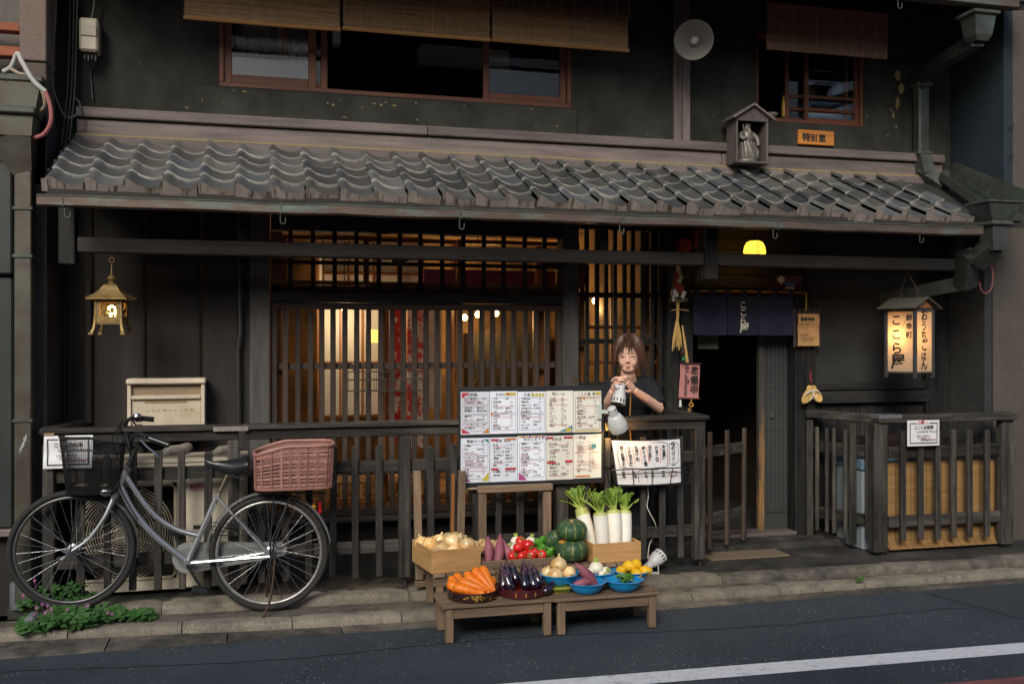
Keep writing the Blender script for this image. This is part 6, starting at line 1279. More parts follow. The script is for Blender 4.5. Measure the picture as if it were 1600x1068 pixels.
# ================================================================== menu boards and vegetable stand
def menu_board():
    y = YF-.075; x0, x1, z0, z1 = sx(720, y), sx(941, y), sz(830, 757, y), sz(830, 604, y); BK = mat('black_board', (.02, .021, .024), .5, 0, .3, (10, 10, 10), .15, (.25, .15, .06), .9, 16, .74, w2=.02)
    t = thing('menu_board', 'black board hung on the fence with ten handwritten menu sheets in two rows', 'menu board', ((x0+x1)/2, y, z0))
    P(MB().box(x0-.012, x1+.012, y, y+.014, z0-.004, z1+.004, .003), 'board', BK, t)
    P(MB().box(x0-.014, x0+.14, y-.004, y+.016, z0-.016, z0-.003, .002), 'ledge', wood('chipped_wood', (.32, .18, .07), 'x', (.45, .36, .25)), t)
    for p in (740, 898): c = at(p, 597, y); P(MB().ring(c+Vector((0, 0, .014)), .014, .0035, 16, 6, None, -110, 190).tube([c+Vector((0, 0, 0)), c+Vector((0, 0, -.03))], .0035, 6), 'hook', plain('brass', (.45, .28, .08), .3, .9), t, True)
    cols = [719.5, 765, 808.5, 853, 895.5, 939.5]; rng = random.Random(77)
    PW = mat('cool_white_sheet', (.70, .73, .80), .4, 0, .05, (4, 4, 4), 0); PC = mat('cream_sheet', (.72, .70, .62), .5, 0, .05, (4, 4, 4), 0)
    words = '刺身盛合せ 焼魚 揚出豆腐 出汁巻玉子 枝豆 天ぷら 鶏唐揚げ 冷奴 焼鳥 お漬物 肉じゃが 湯豆腐 生麩田楽 地鶏たたき 鯖きずし 湯葉刺し 九条ねぎ 茄子田楽 おばんざい 味噌汁 ご飯 梅酒 焼酎 生ビール 日本酒 ハイボール'.split()
    ACC = [plain('print_red', (.45, .04, .05), .6, bump=0), plain('print_orange', (.55, .2, .05), .6, bump=0), plain('print_yellow', (.55, .45, .06), .6, bump=0), plain('print_magenta', (.4, .06, .22), .6, bump=0), plain('print_teal', (.06, .25, .3), .6, bump=0)]
    HEAD = {3: '地ビール', 4: 'ここら屋 乾杯', 8: '日本酒', 9: '梅酒', 7: '本日のおすすめ', 0: '自家製', 1: 'おばんざい', 2: 'お造り', 5: '季節の一品', 6: '焼物 揚物'}
    for r in range(2):
        for c in range(5):
            a, b = sx(cols[c], y)+.0015, sx(cols[c+1], y)-.0015; zz1 = sz(830, 611 if r == 0 else 681+.6*(2-c)*.5, y)+rng.uniform(-.003, .003); zz0 = sz(830, 676 if r == 0 else 750, y)+rng.uniform(-.003, .003)
            W_, H_ = b-a, zz1-zz0; idx = r*5+c
            sh_ = P(MB().box(a, b, y-.003-.0004*(c % 2), y-.0008, zz0, zz1), 'menu_sheet', PC if c >= 3 else PW, t); yl = y-.0042-.0004*(c % 2)
            ink = MB(); acc = [MB() for _ in range(5)]; decs = []
            def dec(k): decs.append((k, MB())); return decs[-1][1]
            def rect(m, u0, u1, v0, v1, dy=0): m.add([(a+W_*u0, dy, zz0+H_*v0), (a+W_*u1, dy, zz0+H_*v0), (a+W_*u1, dy, zz0+H_*v1), (a+W_*u0, dy, zz0+H_*v1)], [(0, 1, 2, 3)])
            def frame(m, u0, u1, v0, v1, th=.008):
                rect(m, u0, u1, v0, v0+th*.7); rect(m, u0, u1, v1-th*.7, v1); rect(m, u0, u0+th, v0+th*.7, v1-th*.7); rect(m, u1-th, u1, v0+th*.7, v1-th*.7)
            write(ink, HEAD[idx], a+W_*(.2 if idx != 4 else .12), zz0+H_*.895, W_*.125, bold=.02, jit=.1, res=1)
            nb = (4, 2, 2, 1, 1, 3, 1, 2, 2, 1)[idx]; v = .86
            dens = 15 if idx in (3, 9) else 11
            for k in range(nb):
                vb = v-(.80/nb)
                if idx not in (3, 8, 9, 6): frame(ink, .06, .95, vb+.015, v-.005)
                vv = v-.055
                while vv > vb+.03:
                    s_ = W_*(.10 if idx in (0, 8, 6) and rng.random() < .4 else .075)*(.75 if dens == 15 else 1)
                    w1_ = rng.choice(words); write(ink, w1_[:5], a+W_*rng.uniform(.10, .14), zz0+H_*vv, s_, bold=.02 if idx in (6, 8) else .008, jit=.12, res=1)
                    if idx in (3, 6, 9) or rng.random() < .5: write(ink, rng.choice(words)[:4], a+W_*.55, zz0+H_*vv, s_*.9, bold=.005, jit=.12, res=1)
                    else: write(ink, str(rng.choice((380, 450, 480, 580, 680, 850))), a+W_*.74, zz0+H_*vv, s_*.9, bold=.0, jit=.05, res=1)
                    if rng.random() < .45: rect(acc[0 if idx != 4 else 1], .1, rng.uniform(.4, .9), vv-.022, vv-.013)
                    vv -= .075 if dens == 11 else .06
                v = vb
            # printed corners and bands
            def corner(m, u, v_, du, dv): m.add([(a+W_*u, 0, zz0+H_*v_), (a+W_*(u+du), 0, zz0+H_*v_), (a+W_*u, 0, zz0+H_*(v_+dv))], [(0, 1, 2), (2, 1, 0)])
            if idx == 0: corner(dec(0), .03, .98, .28, -.14); corner(dec(0), .03, .03, .3, .12); corner(dec(1), .97, .03, -.22, .13)
            if idx == 1: rect(dec(2), .55, .95, .90, .97); rect(dec(0), .62, .7, .91, .95, -.0004); rect(dec(1), .03, .1, .42, .5)
            if idx == 2: [rect(dec(2), .5+.12*k, .59+.12*k, .88, .96) for k in range(4)]
            if idx == 3: corner(dec(4), .97, .02, -.5, .15); rect(dec(2), .72, .93, .025, .1, -.0004)
            if idx == 4: corner(dec(2), .98, .98, -.25, -.1); rect(dec(2), .05, .95, .03, .055); write(dec(1), '金賞ドリンク', a+W_*.2, zz0+H_*.80, W_*.12, bold=.02, res=1)
            if idx == 5: corner(dec(3), .03, .03, .3, .16); corner(dec(2), .97, .03, -.26, .2); corner(dec(4), .97, .97, -.18, -.1)
            if idx == 6: rect(dec(0), .04, .3, .92, .97); rect(dec(1), .6, .95, .93, .98); rect(dec(0), .04, .3, .26, .31); rect(dec(0), .55, .95, .26, .31)
            if idx == 7: [rect(dec(3 if k % 2 else 2), .02+.12*k, .13+.12*k, .96, .995) for k in range(8)]; corner(dec(3), .03, .02, .3, .18)
            if idx == 8: rect(dec(0), .02, .25, .93, .98); rect(dec(0), .65, .98, .93, .98); rect(dec(0), .02, .35, .37, .42); rect(dec(0), .7, .98, .38, .44)
            if idx == 9: [rect(dec(1), u, u+.2, v_, v_+.012) for u, v_ in ((.05, .93), (.7, .94), (.05, .58), (.7, .58), (.05, .22), (.7, .24))]; rect(dec(4), .65, .82, .68, .78); rect(dec(1), .05, .6, .03, .07)
            ink.build('handwriting', INK, sh_, M=T(0, yl, 0))
            for k in range(5):
                if acc[k].v: tag(acc[k].build('underlines', ACC[k], sh_, M=T(0, yl-.0003, 0)), kind='stuff')
            for k, m_ in decs: m_.build('printed_mark', ACC[k], sh_, M=T(0, yl-.0006, 0))
menu_board()
# ---- clip lamp on the board edge and drinks menu in a wire basket
WHP = plain('white_lamp_paint', (.55, .56, .54), .35)
def lamp_head(t, M, r=.055, m=WHP, slots=False, dome=False):
    """spot lamp shade opening towards local -z"""
    if dome: P(MB().lathe([(0, .105), (.018, .103), (.025, .096), (.027, .05), (.036, .044), (r*.82, .022), (r*.98, -.006), (r*1.02, -.03), (r*.95, -.052), (r*.92, -.052), (r*.96, -.03), (r*.9, -.008), (r*.7, .015), (0, .03)], 28, M, cap=False), 'shade', m, t, 40)
    else: P(MB().lathe([(.0, .115), (.02, .113), (.028, .105), (.028, .055), (.034, .05), (r*.8, .02), (r, -.02), (r*1.02, -.055), (r*.98, -.055), (r*.95, -.02), (r*.7, .015), (0, .03)], 24, M, cap=False), 'shade', m, t, 40)
    if slots:
        for k in range(14): a = k*2*math.pi/14; P(MB().box(-.004, .004, -.002, .002, -.012, .012, 0, M @ RZ(math.degrees(a)) @ T(0, -r*1.0, -.03) @ RX(-2)), 'vent_slot', MATS['slot_black'], t)
    for k in range(5): a = k*2*math.pi/5; P(MB().box(-.003, .003, -.001, .002, -.003, .003, 0, M @ RZ(math.degrees(a)) @ T(0, -.0285, .09)), 'vent_hole', MATS['slot_black'], t)
cl = thing('clip_lamp', 'grey white clip-on spot lamp at the right edge of the menu board', 'lamp', at(966, 684, 5.82))
hd = at(962, 655, 5.84); tgt = at(1000, 700, 5.9); dv = (hd-at(973, 684, 5.885)).normalized()
Mh = Matrix.Translation(hd) @ dv.to_track_quat('Z', 'Y').to_matrix().to_4x4()
lamp_head(cl, Mh @ T(0, 0, -.02) @ SC(1.12, 1.12, 1.12), dome=True); 
P(MB().box(sx(934, 5.9), sx(941, 5.9), 5.905, 5.93, sz(938, 655, 5.9), sz(938, 632, 5.9), .003).box(sx(940, 5.9), sx(957, 5.9), 5.90, 5.915, sz(945, 646, 5.9), sz(945, 640, 5.9), .002), 'clamp', plain('pale_green_clamp', (.50, .55, .50), .45), cl); P(MB().tube([at(952, 643, 5.9), hd+dv*.05], .008, 8), 'joint', plain('grey_joint', (.2, .2, .2), .4), cl, True)
mb = MB(); write(mb, '▫', -.008, -.006, .02, M=Mh @ T(.02, -.062, -.06)); P(MB().lathe([(0, -.02), (.022, -.01), (.025, .012), (.015, .03), (0, .03)], 12, Mh @ T(0, 0, -.05)), 'bulb', emit('clip_bulb', (1, .6, .25), 18), cl, True); _l = bpy.data.lights.new('clip_light', 'POINT'); _l.energy = 2.4; _l.color = (1, .6, .25); _l.shadow_soft_size = .02; link(bpy.data.objects.new('clip_light', _l), cl, Mh @ T(0, 0, -.085))
cable('lamp_cable', [at(948, 672, 5.95), at(946, 660, 5.97), at(950, 648, 5.95)], .0045, plain('orange_cable', (.55, .28, .05), .5), 'short orange cable beside the clip lamp on the fence rail')
yb = YF-.10
wb = thing('wire_basket', 'black wire basket hooked on the fence holding the drinks menu', 'basket', at(1013, 757, yb)); BW = plain('black_basket_wire', (.03, .03, .032), .35, .5)
bx0, bx1 = sx(951, yb), sx(1076, yb); bz0, bz1 = sz(1013, 756, yb), sz(1013, 730, yb)
def loop(x0, x1, ya, yb_, z): return [(x0, ya, z), (x1, ya, z), (x1, yb_, z), (x0, yb_, z)]
P(MB().tube(loop(bx0, bx1, yb-.06, yb+.06, bz1), .004, 6, closed=True), 'rim_wire', BW, wb, True); P(MB().tube(loop(bx0+.03, bx1-.03, yb-.05, yb+.06, bz0), .0035, 6, closed=True), 'base_wire', BW, wb, True); P(MB().tube(loop(bx0+.008, bx1-.008, yb-.058, yb+.06, bz1-.03)[0:2], .003, 6), 'front_wire', BW, wb, True)
for k in range(5): f = k/4; x_, xb_ = bx0+(bx1-bx0)*f, bx0+.03+(bx1-bx0-.06)*f; P(MB().tube([(x_, yb-.06, bz1), (xb_, yb-.05, bz0), (xb_, yb+.06, bz0), (x_, yb+.06, bz1)], .003, 6), 'cross_wire', BW, wb, True)
for p in (965, 1060): P(MB().tube([(sx(p, yb+.06), yb+.06, bz1), (sx(p, yb+.06), yb+.065, 1.06), (sx(p, yb+.06), yb+.13, 1.07)], .003, 6), 'hook_wire', BW, wb, True)
md = thing('drinks_menu', 'white handwritten drinks menu propped in the wire basket', 'menu', at(1008, 755, yb-.02))
mx0, mx1, mz0_, mz1_ = sx(957, yb), sx(1063, yb), sz(1010, 755, yb)+.004, sz(1010, 687, yb); W_, H_ = mx1-mx0, mz1_-mz0_
def dm(u, v, d=0): return (mx0+W_*u-.045*(1-u)*v*0+(.03*(1-v))*(1 if u < .5 else -.2)+.0, yb-.022-d+.03*v-.012*math.sin(u*math.pi), mz0_+H_*v-.006*math.sin(u*3))
P(MB().grid(dm, 14, 8), 'sheet', WHT, md, True); P(MB().grid(lambda u, v: (dm(u, v)[0]-.006, dm(u, v)[1]+.012, dm(u, v)[2]+.004), 14, 4), 'cover', plain('dark_cover', (.03, .035, .05), .5), md, True)
ink, rd_ = MB(), MB(); rng = random.Random(5)
def wcol(mb, s_, u, v, size, bold=.02):
    for ch_ in s_:
        vs, fs, w = glyph(ch_, bold, 1); k = size*(1+rng.uniform(-.1, .1)); mb.add([dm(u+(q[0]*k)/W_, v+(q[1]*k)/H_, .003) for q in vs], fs); v -= size*1.0/H_
for k, s_ in enumerate(('鱧と松茸土瓶', '賀茂茄子焼', '生湯葉刺', '鯛かぶと煮', '白子豆腐', '枝豆ご飯', '金目煮付')):
    wcol(ink, s_, .09+k*.105, .82-.02*(k % 2), .025, .03)
    pts = [dm(.10+k*.105+.065+.006*(j % 2), .85-j*.045, .004) for j in range(9)]
    if k in (0, 1, 2, 3, 5, 6): rd_.tube(pts, .0014, 4)
wcol(ink, '飲物ワイン', .86, .84, .03, .03)
for k, s_ in enumerate(('地酒', '梅酒', '冷酒', '焼酎', '麦酒')): wcol(ink, s_, .07+k*.16, .24, .022)
def fr_line(pts): ink.tube([dm(u, v, .0035) for u, v in pts], .0016, 4)
fr_line([(.06, .9), (.05, .6), (.06, .40), (.1, .375), (.76, .375), (.8, .42), (.8, .92), (.76, .955), (.1, .955), (.06, .9)]); fr_line([(.83, .9), (.83, .45), (.9, .41), (.97, .5), (.97, .9), (.9, .95), (.83, .9)]); fr_line([(.3, .05), (.3, .3), (.34, .34), (.66, .34)])
rd_.tube([dm(.88+.06*math.cos(a), .22+.06*math.sin(a), .004) for a in [k*.5 for k in range(14)]], .002, 4)
P(ink, 'handwriting', INK, md); P(rd_, 'red_marks', RED, md)

# ---- benches
def bench(px0, px1, label, z1, y0, y1, zfeet=0, rz=0):
    x0, x1 = sx(px0, y0), sx(px1, y0); t = thing('low_bench', label, 'bench', ((x0+x1)/2, (y0+y1)/2, zfeet))
    n = 3; w_ = (y1-y0)/n
    for k in range(n): P(MB().box(x0-.01, x1+.01, y0+k*w_+.001, y0+(k+1)*w_-.001, z1-.018, z1+random.uniform(-.001, .001), .003), 'top_board', wp('x'), t)
    for xx in (x0+.012, x1-.054):
        for yy in (y0+.012, y1-.05): P(MB().box(xx, xx+.042, yy, yy+.038, zfeet+(.006 if yy < 5.3 else .006), z1-.019, .003), 'leg', wp('z'), t)
        P(MB().box(xx+.008, xx+.034, y0+.051, y1-.051, z1-.08, z1-.02, .003), 'side_apron', wp('y'), t)
    for yy in (y0+.016, y1-.04): P(MB().box(x0+.055, x1-.055, yy, yy+.022, z1-.075, z1-.0195, .003), 'apron', wp('x'), t)
    return t
BZ = .205
bench(694, 866, 'low weathered bench carrying the carrot and aubergine bowls', BZ, 5.09, 5.39)
bench(870, 1030, 'low weathered bench carrying the blue bowls', BZ, 5.08, 5.385)
# ---- slatted shelf behind
SZ = .30; SY0, SY1 = 5.41, 5.78; shx_0, shx_1 = sx(677, SY0), sx(1000, SY0)
sf = thing('slatted_shelf', 'low slatted wooden shelf carrying the vegetable crates', 'shelf', ((shx_0+shx_1)/2, 5.6, .05)); n = 17
for k in range(n): a = shx_0+(shx_1-shx_0)*k/n; P(MB().box(a+.004, a+(shx_1-shx_0)/n-.004, SY0+random.uniform(-.006, .004), SY1, SZ-.02, SZ, .003), 'slat', wp('y'), sf)
for yy in (SY0+.012, SY1-.04): P(MB().box(shx_0, shx_1, yy, yy+.03, SZ-.075, SZ-.0205, .003), 'beam', wp('x'), sf)
for xx in (shx_0+.02, (shx_0+shx_1)/2, shx_1-.06):
    for yy, zf in ((SY0+.014, .005), (SY1-.045, .055)): P(MB().box(xx, xx+.04, yy+.0, yy+.035, zf, SZ-.0755, .003), 'leg', wp('z'), sf)
# ---- easel legs and chair back behind
ea = thing('wooden_easel', 'plain wooden easel frame standing left of the onion crate', 'easel', at(680, 915, 5.83))
for (a, b, c, d) in ((651, 735, 655, 905), (722, 735, 718, 905)): P(MB().bar(at(a, b, 5.88), at(c, d, 5.81), .03, .045, (1, 0, 0), .003), 'leg', wp('z'), ea)
P(MB().bar(at(708, 740, 5.9), at(706, 900, 5.86), .02, .02, (1, 0, 0), .002), 'leg', wo('z'), ea); P(MB().bar(at(648, 912, 5.81), at(722, 906, 5.81), .03, .035, ch=.003), 'cross_bar', wp('x'), ea)
cb = thing('wooden_chair', 'wooden chair back rising behind the sweet potatoes and tomatoes', 'chair', at(805, 890, 5.84))
for p in (748, 849): P(MB().box(sx(p, 5.84), sx(p+12, 5.84), 5.83, 5.865, .11, sz(p, 768, 5.84), .004), 'leg', wp('z'), cb)
P(MB().box(sx(746, 5.84), sx(863, 5.84), 5.82, 5.855+.012, sz(805, 768, 5.84)+.001, sz(805, 757, 5.84), .006), 'top_rail', wp('x'), cb); P(MB().box(sx(760, 5.84), sx(849, 5.84), 5.836, 5.858, .28, .33, .003), 'seat_rail', wp('x'), cb)
# ---- crates
def crate(name, label, M, w_, d, h, t_=.011, m=wcr):
    t = thing(name, label, 'crate', M=M)
    P(MB().box(0, w_, 0, t_, 0, h, .002, M), 'front_board', m('x'), t); P(MB().box(0, w_, d-t_, d, 0, h, .002, M), 'back_board', m('x'), t)
    P(MB().box(0, t_, t_+.0005, d-t_-.0005, 0, h-.001, .002, M), 'side_board', m('y'), t); P(MB().box(w_-t_, w_, t_+.0005, d-t_-.0005, 0, h-.001, .002, M), 'side_board', m('y'), t); P(MB().box(t_, w_-t_, t_, d-t_, .001, .012, 0, M), 'base_board', m('x'), t)
    return t
M1 = T(*ground(675, 897, SZ+.001)) @ RZ(9); crate('onion_crate', 'shallow wooden crate heaped with onions', M1, .295, .36, .13)
M2 = T(sx(754, 5.46), 5.46, SZ+.001); Wt = sx(869, 5.46)-M2.translation.x
crate('vegetable_tray', 'flat wooden tray of ginger, sweet potatoes, tomatoes and peppers', M2, Wt, .30, .045, m=wp)
M3 = T(sx(927, 5.43), 5.43, SZ+.001); W3 = sx(1003, 5.43)-M3.translation.x
crate('daikon_crate', 'wooden crate with four white radishes standing upright', M3 @ RZ(2), W3, .33, .115)
# ---- vegetables
def lump(mb, M, r, seed, el=(1, 1, 1), amp=.12, n=12, m=9):
    rg = random.Random(seed); ph = [rg.uniform(0, 6.3) for _ in range(6)]
    prof = [(math.sin(math.pi*j/m)*r, -math.cos(math.pi*j/m)*r) for j in range(m+1)]
    mb.lathe(prof, n, M @ SC(*el), lambda a, z: 1+amp*(math.sin(2*a+ph[0]+z/r*1.5)*.5+math.sin(3*a+ph[1]-z/r*2)*.35+.3*math.sin(z/r*3+ph[2])))
def veg(name, label, cat, group, mb, m, M, smooth=True, parts=()):
    o = mb.build(name, m, None, smooth, M); tag(o, label, cat, group)
    for nm, pm, mm in parts: pm.build(nm, mm, o, smooth, M)
    return o
ONI = mat('onion_skin', (.66, .37, .12), .3, 0, .3, (40, 40, 3), .1, (.78, .64, .36), .9, (14, 14, 4), .5, rnd=.38, coat=.2)
def onion(M, r, lab, group='onions'):
    mb = MB(); k = r/.042
    mb.lathe([(0, -.034*k), (.012*k, -.034*k), (.03*k, -.026*k), (.041*k, -.006*k), (.042*k, .006*k), (.034*k, .024*k), (.016*k, .036*k), (.007*k, .043*k), (.005*k, .058*k), (0, .06*k)], 16, None, lambda a, z: 1+.015*math.sin(a*7)); mb.lathe([(.001, -.037*k), (.009*k, -.036*k), (.004*k, -.034*k)], 7)
    return veg('onion', lab, 'onion', group, mb, ONI, M)
random.seed(55)
ol = 'golden brown onion heaped in the wooden crate'
for (x, y, z, s_, tx, ty) in ((.04, .30, .115, 1.05, 10, -20), (.055, .20, .125, 1.1, 20, 40), (.15, .31, .12, .95, -20, 30), (.13, .23, .10, .95, 50, 10), (.10, .12, .115, 1.0, 30, -30), (.20, .28, .13, 1.0, -30, 60), (.19, .19, .13, 1.2, 100, 10), (.24, .24, .12, 1.0, 20, 20), (.245, .09, .125, 1.2, 20, -15), (.155, .07, .105, 1.0, 150, 0), (.05, .07, .095, .9, 100, 40), (.18, .06, .085, .85, 10, 100), (.255, .31, .12, 1.1, 60, 40), (.09, .29, .10, 1.0, 10, 10), (.15, .15, .07, 1, 0, 0), (.06, .13, .07, 1, 0, 0), (.24, .16, .07, 1, 0, 0), (.22, .05, .055, .95, 50, 20)):
    onion(M1 @ T(x, y, z) @ RX(tx) @ RY(ty) @ RZ(random.uniform(0, 360)), .042*s_, ol, 'onions in the wooden crate')
GIN = mat('ginger_skin', (.55, .37, .17), .7, 0, .25, (60, 60, 60), .3, (.34, .2, .09), .6, 20, .5)
def ginger(M, seed, lab):
    mb = MB(); rg = random.Random(seed); x = 0
    for k in range(5): lump(mb, T(rg.uniform(-.035, .035), rg.uniform(-.015, .015), rg.uniform(0, .025)), rg.uniform(.014, .024), seed*9+k, (1.2, .8, 1))
    veg('ginger_root', lab, 'ginger', 'ginger roots', mb, GIN, M)
for k, (x, y, z) in enumerate(((.02, .25, .08), (.08, .25, .085), (.09, .21, .07), (.15, .25, .08), (.20, .23, .06), (.04, .20, .06), (.17, .19, .05))): ginger(M2 @ T(x-.02, y, z) @ RZ(k*50), k+3, 'tan ginger root in the tray')
SWP = mat('sweet_potato_skin', (.26, .07, .10), .6, 0, .25, (20, 20, 60), .25, (.34, .13, .15), .6, 10, .5, rnd=.12)
def sweet(M, L_, r, seed, lab):
    rg = random.Random(seed); mb = MB(); N = 11; pts = []; rs = []
    for k in range(N): f = k/(N-1); pts.append((math.sin(f*3+rg.random())*.006, rg.uniform(-.002, .002), L_*(f-.5))); rs.append(r*max(.04, math.sin(math.pi*min(.98, f*.9+.06))**.8*(1.12-.35*f)))
    mb.tube(pts, rs, 12); veg('sweet_potato', lab, 'sweet potato', 'sweet potatoes', mb, SWP, M)
for k, (x, y, z, L_, r, ay, ax, lab) in enumerate(((.055, .10, .085, .17, .03, 10, -28, 'left purple sweet potato leaning in the tray'), (.115, .08, .09, .19, .03, 14, -25, 'tallest purple sweet potato in the middle of the tray front'), (.165, .11, .08, .15, .025, -14, -30, 'right purple sweet potato beside the tomatoes'), (.08, .14, .06, .16, .028, -5, -40, 'purple sweet potato lying behind the other tray ones'))): sweet(M2 @ T(x, y, z) @ RY(ay) @ RX(ax), L_, r, k, lab)
TOM = mat('tomato_skin', (.66, .02, .014), .18, 0, .1, (6, 6, 6), .0, rnd=.12, coat=.5, spec=.5)
CAL = plain('calyx_green', (.10, .19, .03), .6)
def tomato(M, r, lab, stem=True):
    mb = MB(); m = 10; mb.lathe([(math.sin(math.pi*j/m)**.85*r, -math.cos(math.pi*j/m)*r*.82-(.12*r if j == m else 0)) for j in range(m+1)], 18, None, lambda a, z: 1+.025*math.sin(5*a))
    pm = MB()
    for k in range(5): a = k*1.257; pm.bar((0, 0, r*.72), (math.cos(a)*r*.5, math.sin(a)*r*.5, r*.80), .006, .002)
    pm.tube([(0, 0, r*.7), (.002, 0, r*.92)], .002, 5)
    veg('tomato', lab, 'tomato', 'tomatoes in the tray', mb, TOM, M, True, [('calyx', pm, CAL)])
tl_ = 'ripe red tomato in the wooden tray'
random.seed(2)
for (x, y, z, r, ax) in ((.19, .045, .055, .030, 60), (.245, .045, .052, .030, 120), (.30, .045, .055, .033, 80), (.365, .04, .055, .029, 70), (.235, .085, .095, .033, -30), (.30, .10, .10, .036, 100), (.27, .16, .115, .033, 40), (.335, .08, .06, .028, 90), (.27, .10, .055, .03, 0), (.20, .11, .055, .03, 0)): tomato(M2 @ T(x, y, z) @ RZ(random.uniform(-40, 40)) @ RX(ax), r, tl_)
TUR = mat('turnip_skin', (.76, .72, .60), .35, 0, .08, (10, 10, 10), .05, (.45, .42, .25), .4, 8, .6); LG = mat('leaf_stalk', (.36, .46, .09), .5, 0, .25, (60, 60, 8), .1)
def turnip(M, r, lab, group='white turnips'):
    mb = MB(); mb.lathe([(.0, -r*1.15), (r*.12, -r*.95), (r*.6, -r*.7), (r*.98, -.1*r), (r*.95, .25*r), (r*.6, .7*r), (r*.25, .82*r), (0, .82*r)], 18)
    pm = MB()
    for k in range(7): a = k*.9; pm.tube([(math.cos(a)*r*.12, math.sin(a)*r*.12, r*.75), (math.cos(a)*r*.28, math.sin(a)*r*.28, r*1.35)], [.006, .0045], 6)
    veg('turnip', lab, 'turnip', group, mb, TUR, M, True, [('leaf_stubs', pm, LG)])
turnip(M2 @ T(.262, .24, .10) @ RX(-10), .035, 'left of the two white turnips behind the tomatoes'); turnip(M2 @ T(.355, .24, .095) @ RX(8) @ RY(10), .033, 'right of the two white turnips behind the tomatoes')
turnip(M2 @ T(.215, .17, .075) @ RX(30) @ RY(-30), .028, 'small turnip with green stubs between sweet potatoes and tomatoes')
PEP = mat('green_pepper_skin', (.05, .21, .012), .2, 0, .25, (8, 8, 8), .05, (.11, .33, .02), .6, 10, .55, coat=.5, rnd=.2)
def pepper(M, r, lab):
    mb = MB(); L_ = r*2.4; m = 9
    mb.lathe([(r*(0, .5, .75, .92, 1, 1.02, 1, .85, .45, .12)[j], L_*((0, .0, .06, .2, .4, .6, .8, .93, .96, .86)[j])) for j in range(10)], 18, None, lambda a, z: 1+.13*math.sin(3*a+z*25)+.05*math.sin(5*a))
    pm = MB(); pm.tube([(0, 0, L_*.85), (.003, 0, L_*1.0), (.01, 0, L_*1.15)], [.006, .005, .006], 6)
    veg('green_pepper', lab, 'pepper', 'green peppers in the tray', mb, PEP, M, True, [('stem', pm, CAL)])
random.seed(14)
for (x, y, z) in ((.375, .14, .085), (.40, .10, .08), (.385, .19, .10), (.41, .16, .10), (.395, .06, .055), (.415, .05, .075), (.36, .12, .05), (.40, .22, .09), (.42, .11, .055), (.35, .17, .075)): pepper(M2 @ T(x, y, z) @ RZ(random.uniform(0, 360)) @ RX(random.uniform(50, 110)), .021, 'glossy green pepper piled beside the tomatoes')
PK1 = mat('pumpkin_green', (.028, .07, .028), .5, 0, .4, (25, 25, 25), .3, (.10, .15, .05), .8, 45, .62, w2=.06); PK2 = mat('pumpkin_stripe', (.20, .20, .05), .55, 0, .4, (30, 30, 30), .2, (.08, .12, .03), .6, 20, .5); PK3 = plain('pumpkin_orange', (.5, .25, .04), .6); STM = plain('cork_stem', (.42, .30, .15), .8)
def pumpkin(M, r, h, lab, blotch=False):
    mb = MB(); n, m = 60, 16; vs = []
    for j in range(m+1):
        b = math.pi*j/m; rr = math.sin(b)**.72*r; z = -math.cos(b)*h/2
        if j > m*.75: z -= h*.10*((j-m*.75)/(m*.25))**2
        for k in range(n): a = 2*math.pi*k/n; w_ = 1-.045*abs(math.cos(a*5))**8; vs.append((rr*w_*math.cos(a), rr*w_*math.sin(a), z))
    for j in range(m):
        for k in range(n):
            mb.cur = 1 if (k % 6 == 0 and 3 < j < 15 and (j*7+k) % 5) else 0
            if blotch and j > 11 and 28 < k < 41: mb.cur = 2
            l = (k+1) % n; mb.add([vs[j*n+k], vs[j*n+l], vs[(j+1)*n+l], vs[(j+1)*n+k]], [(0, 1, 2, 3)])
    o = mb.mesh('pumpkin', [PK1, PK2, PK3], True); import bmesh as _b; bm = _b.new(); bm.from_mesh(o); _b.ops.remove_doubles(bm, verts=bm.verts, dist=1e-5); bm.to_mesh(o); bm.free()
    o = link(bpy.data.objects.new('pumpkin', o), None, M); tag(o, lab, 'pumpkin', 'pumpkins')
    MB().lathe([(.022, h*.32), (.014, h*.40), (.011, h*.46), (.013, h*.49), (0, h*.5)], 10, None, lambda a, z: 1+.15*math.sin(a*5)).build('stem', STM, o, True, M)
def pkp(px, Y, z): return T(sx(px, Y), Y, z)
pumpkin(pkp(893, 5.52, SZ+.07) @ RZ(-35), .10, .138, 'lower dark green pumpkin with an orange patch beside the daikon crate', True)
pumpkin(pkp(893.5, 5.53, SZ+.07+.118) @ RX(8) @ RZ(10) @ RY(-3), .092, .118, 'upper dark green striped pumpkin stacked on another')
pumpkin(pkp(868, 5.68, SZ+.085) @ RX(-60), .085, .11, 'dark green pumpkin tilted behind the stacked pair')
DAI = mat('daikon_skin', (.80, .77, .67), .4, 0, .1, (20, 20, 50), .2, (.46, .36, .22), .6, 26, .66, w2=.05); DAG = mat('daikon_shoulder', (.44, .47, .14), .4, 0, .15, (20, 20, 20), .05); DLF = mat('daikon_leaf', (.17, .28, .03), .6, 0, .35, (20, 20, 20), .1, (.14, .24, .03), .6, 12, .5)
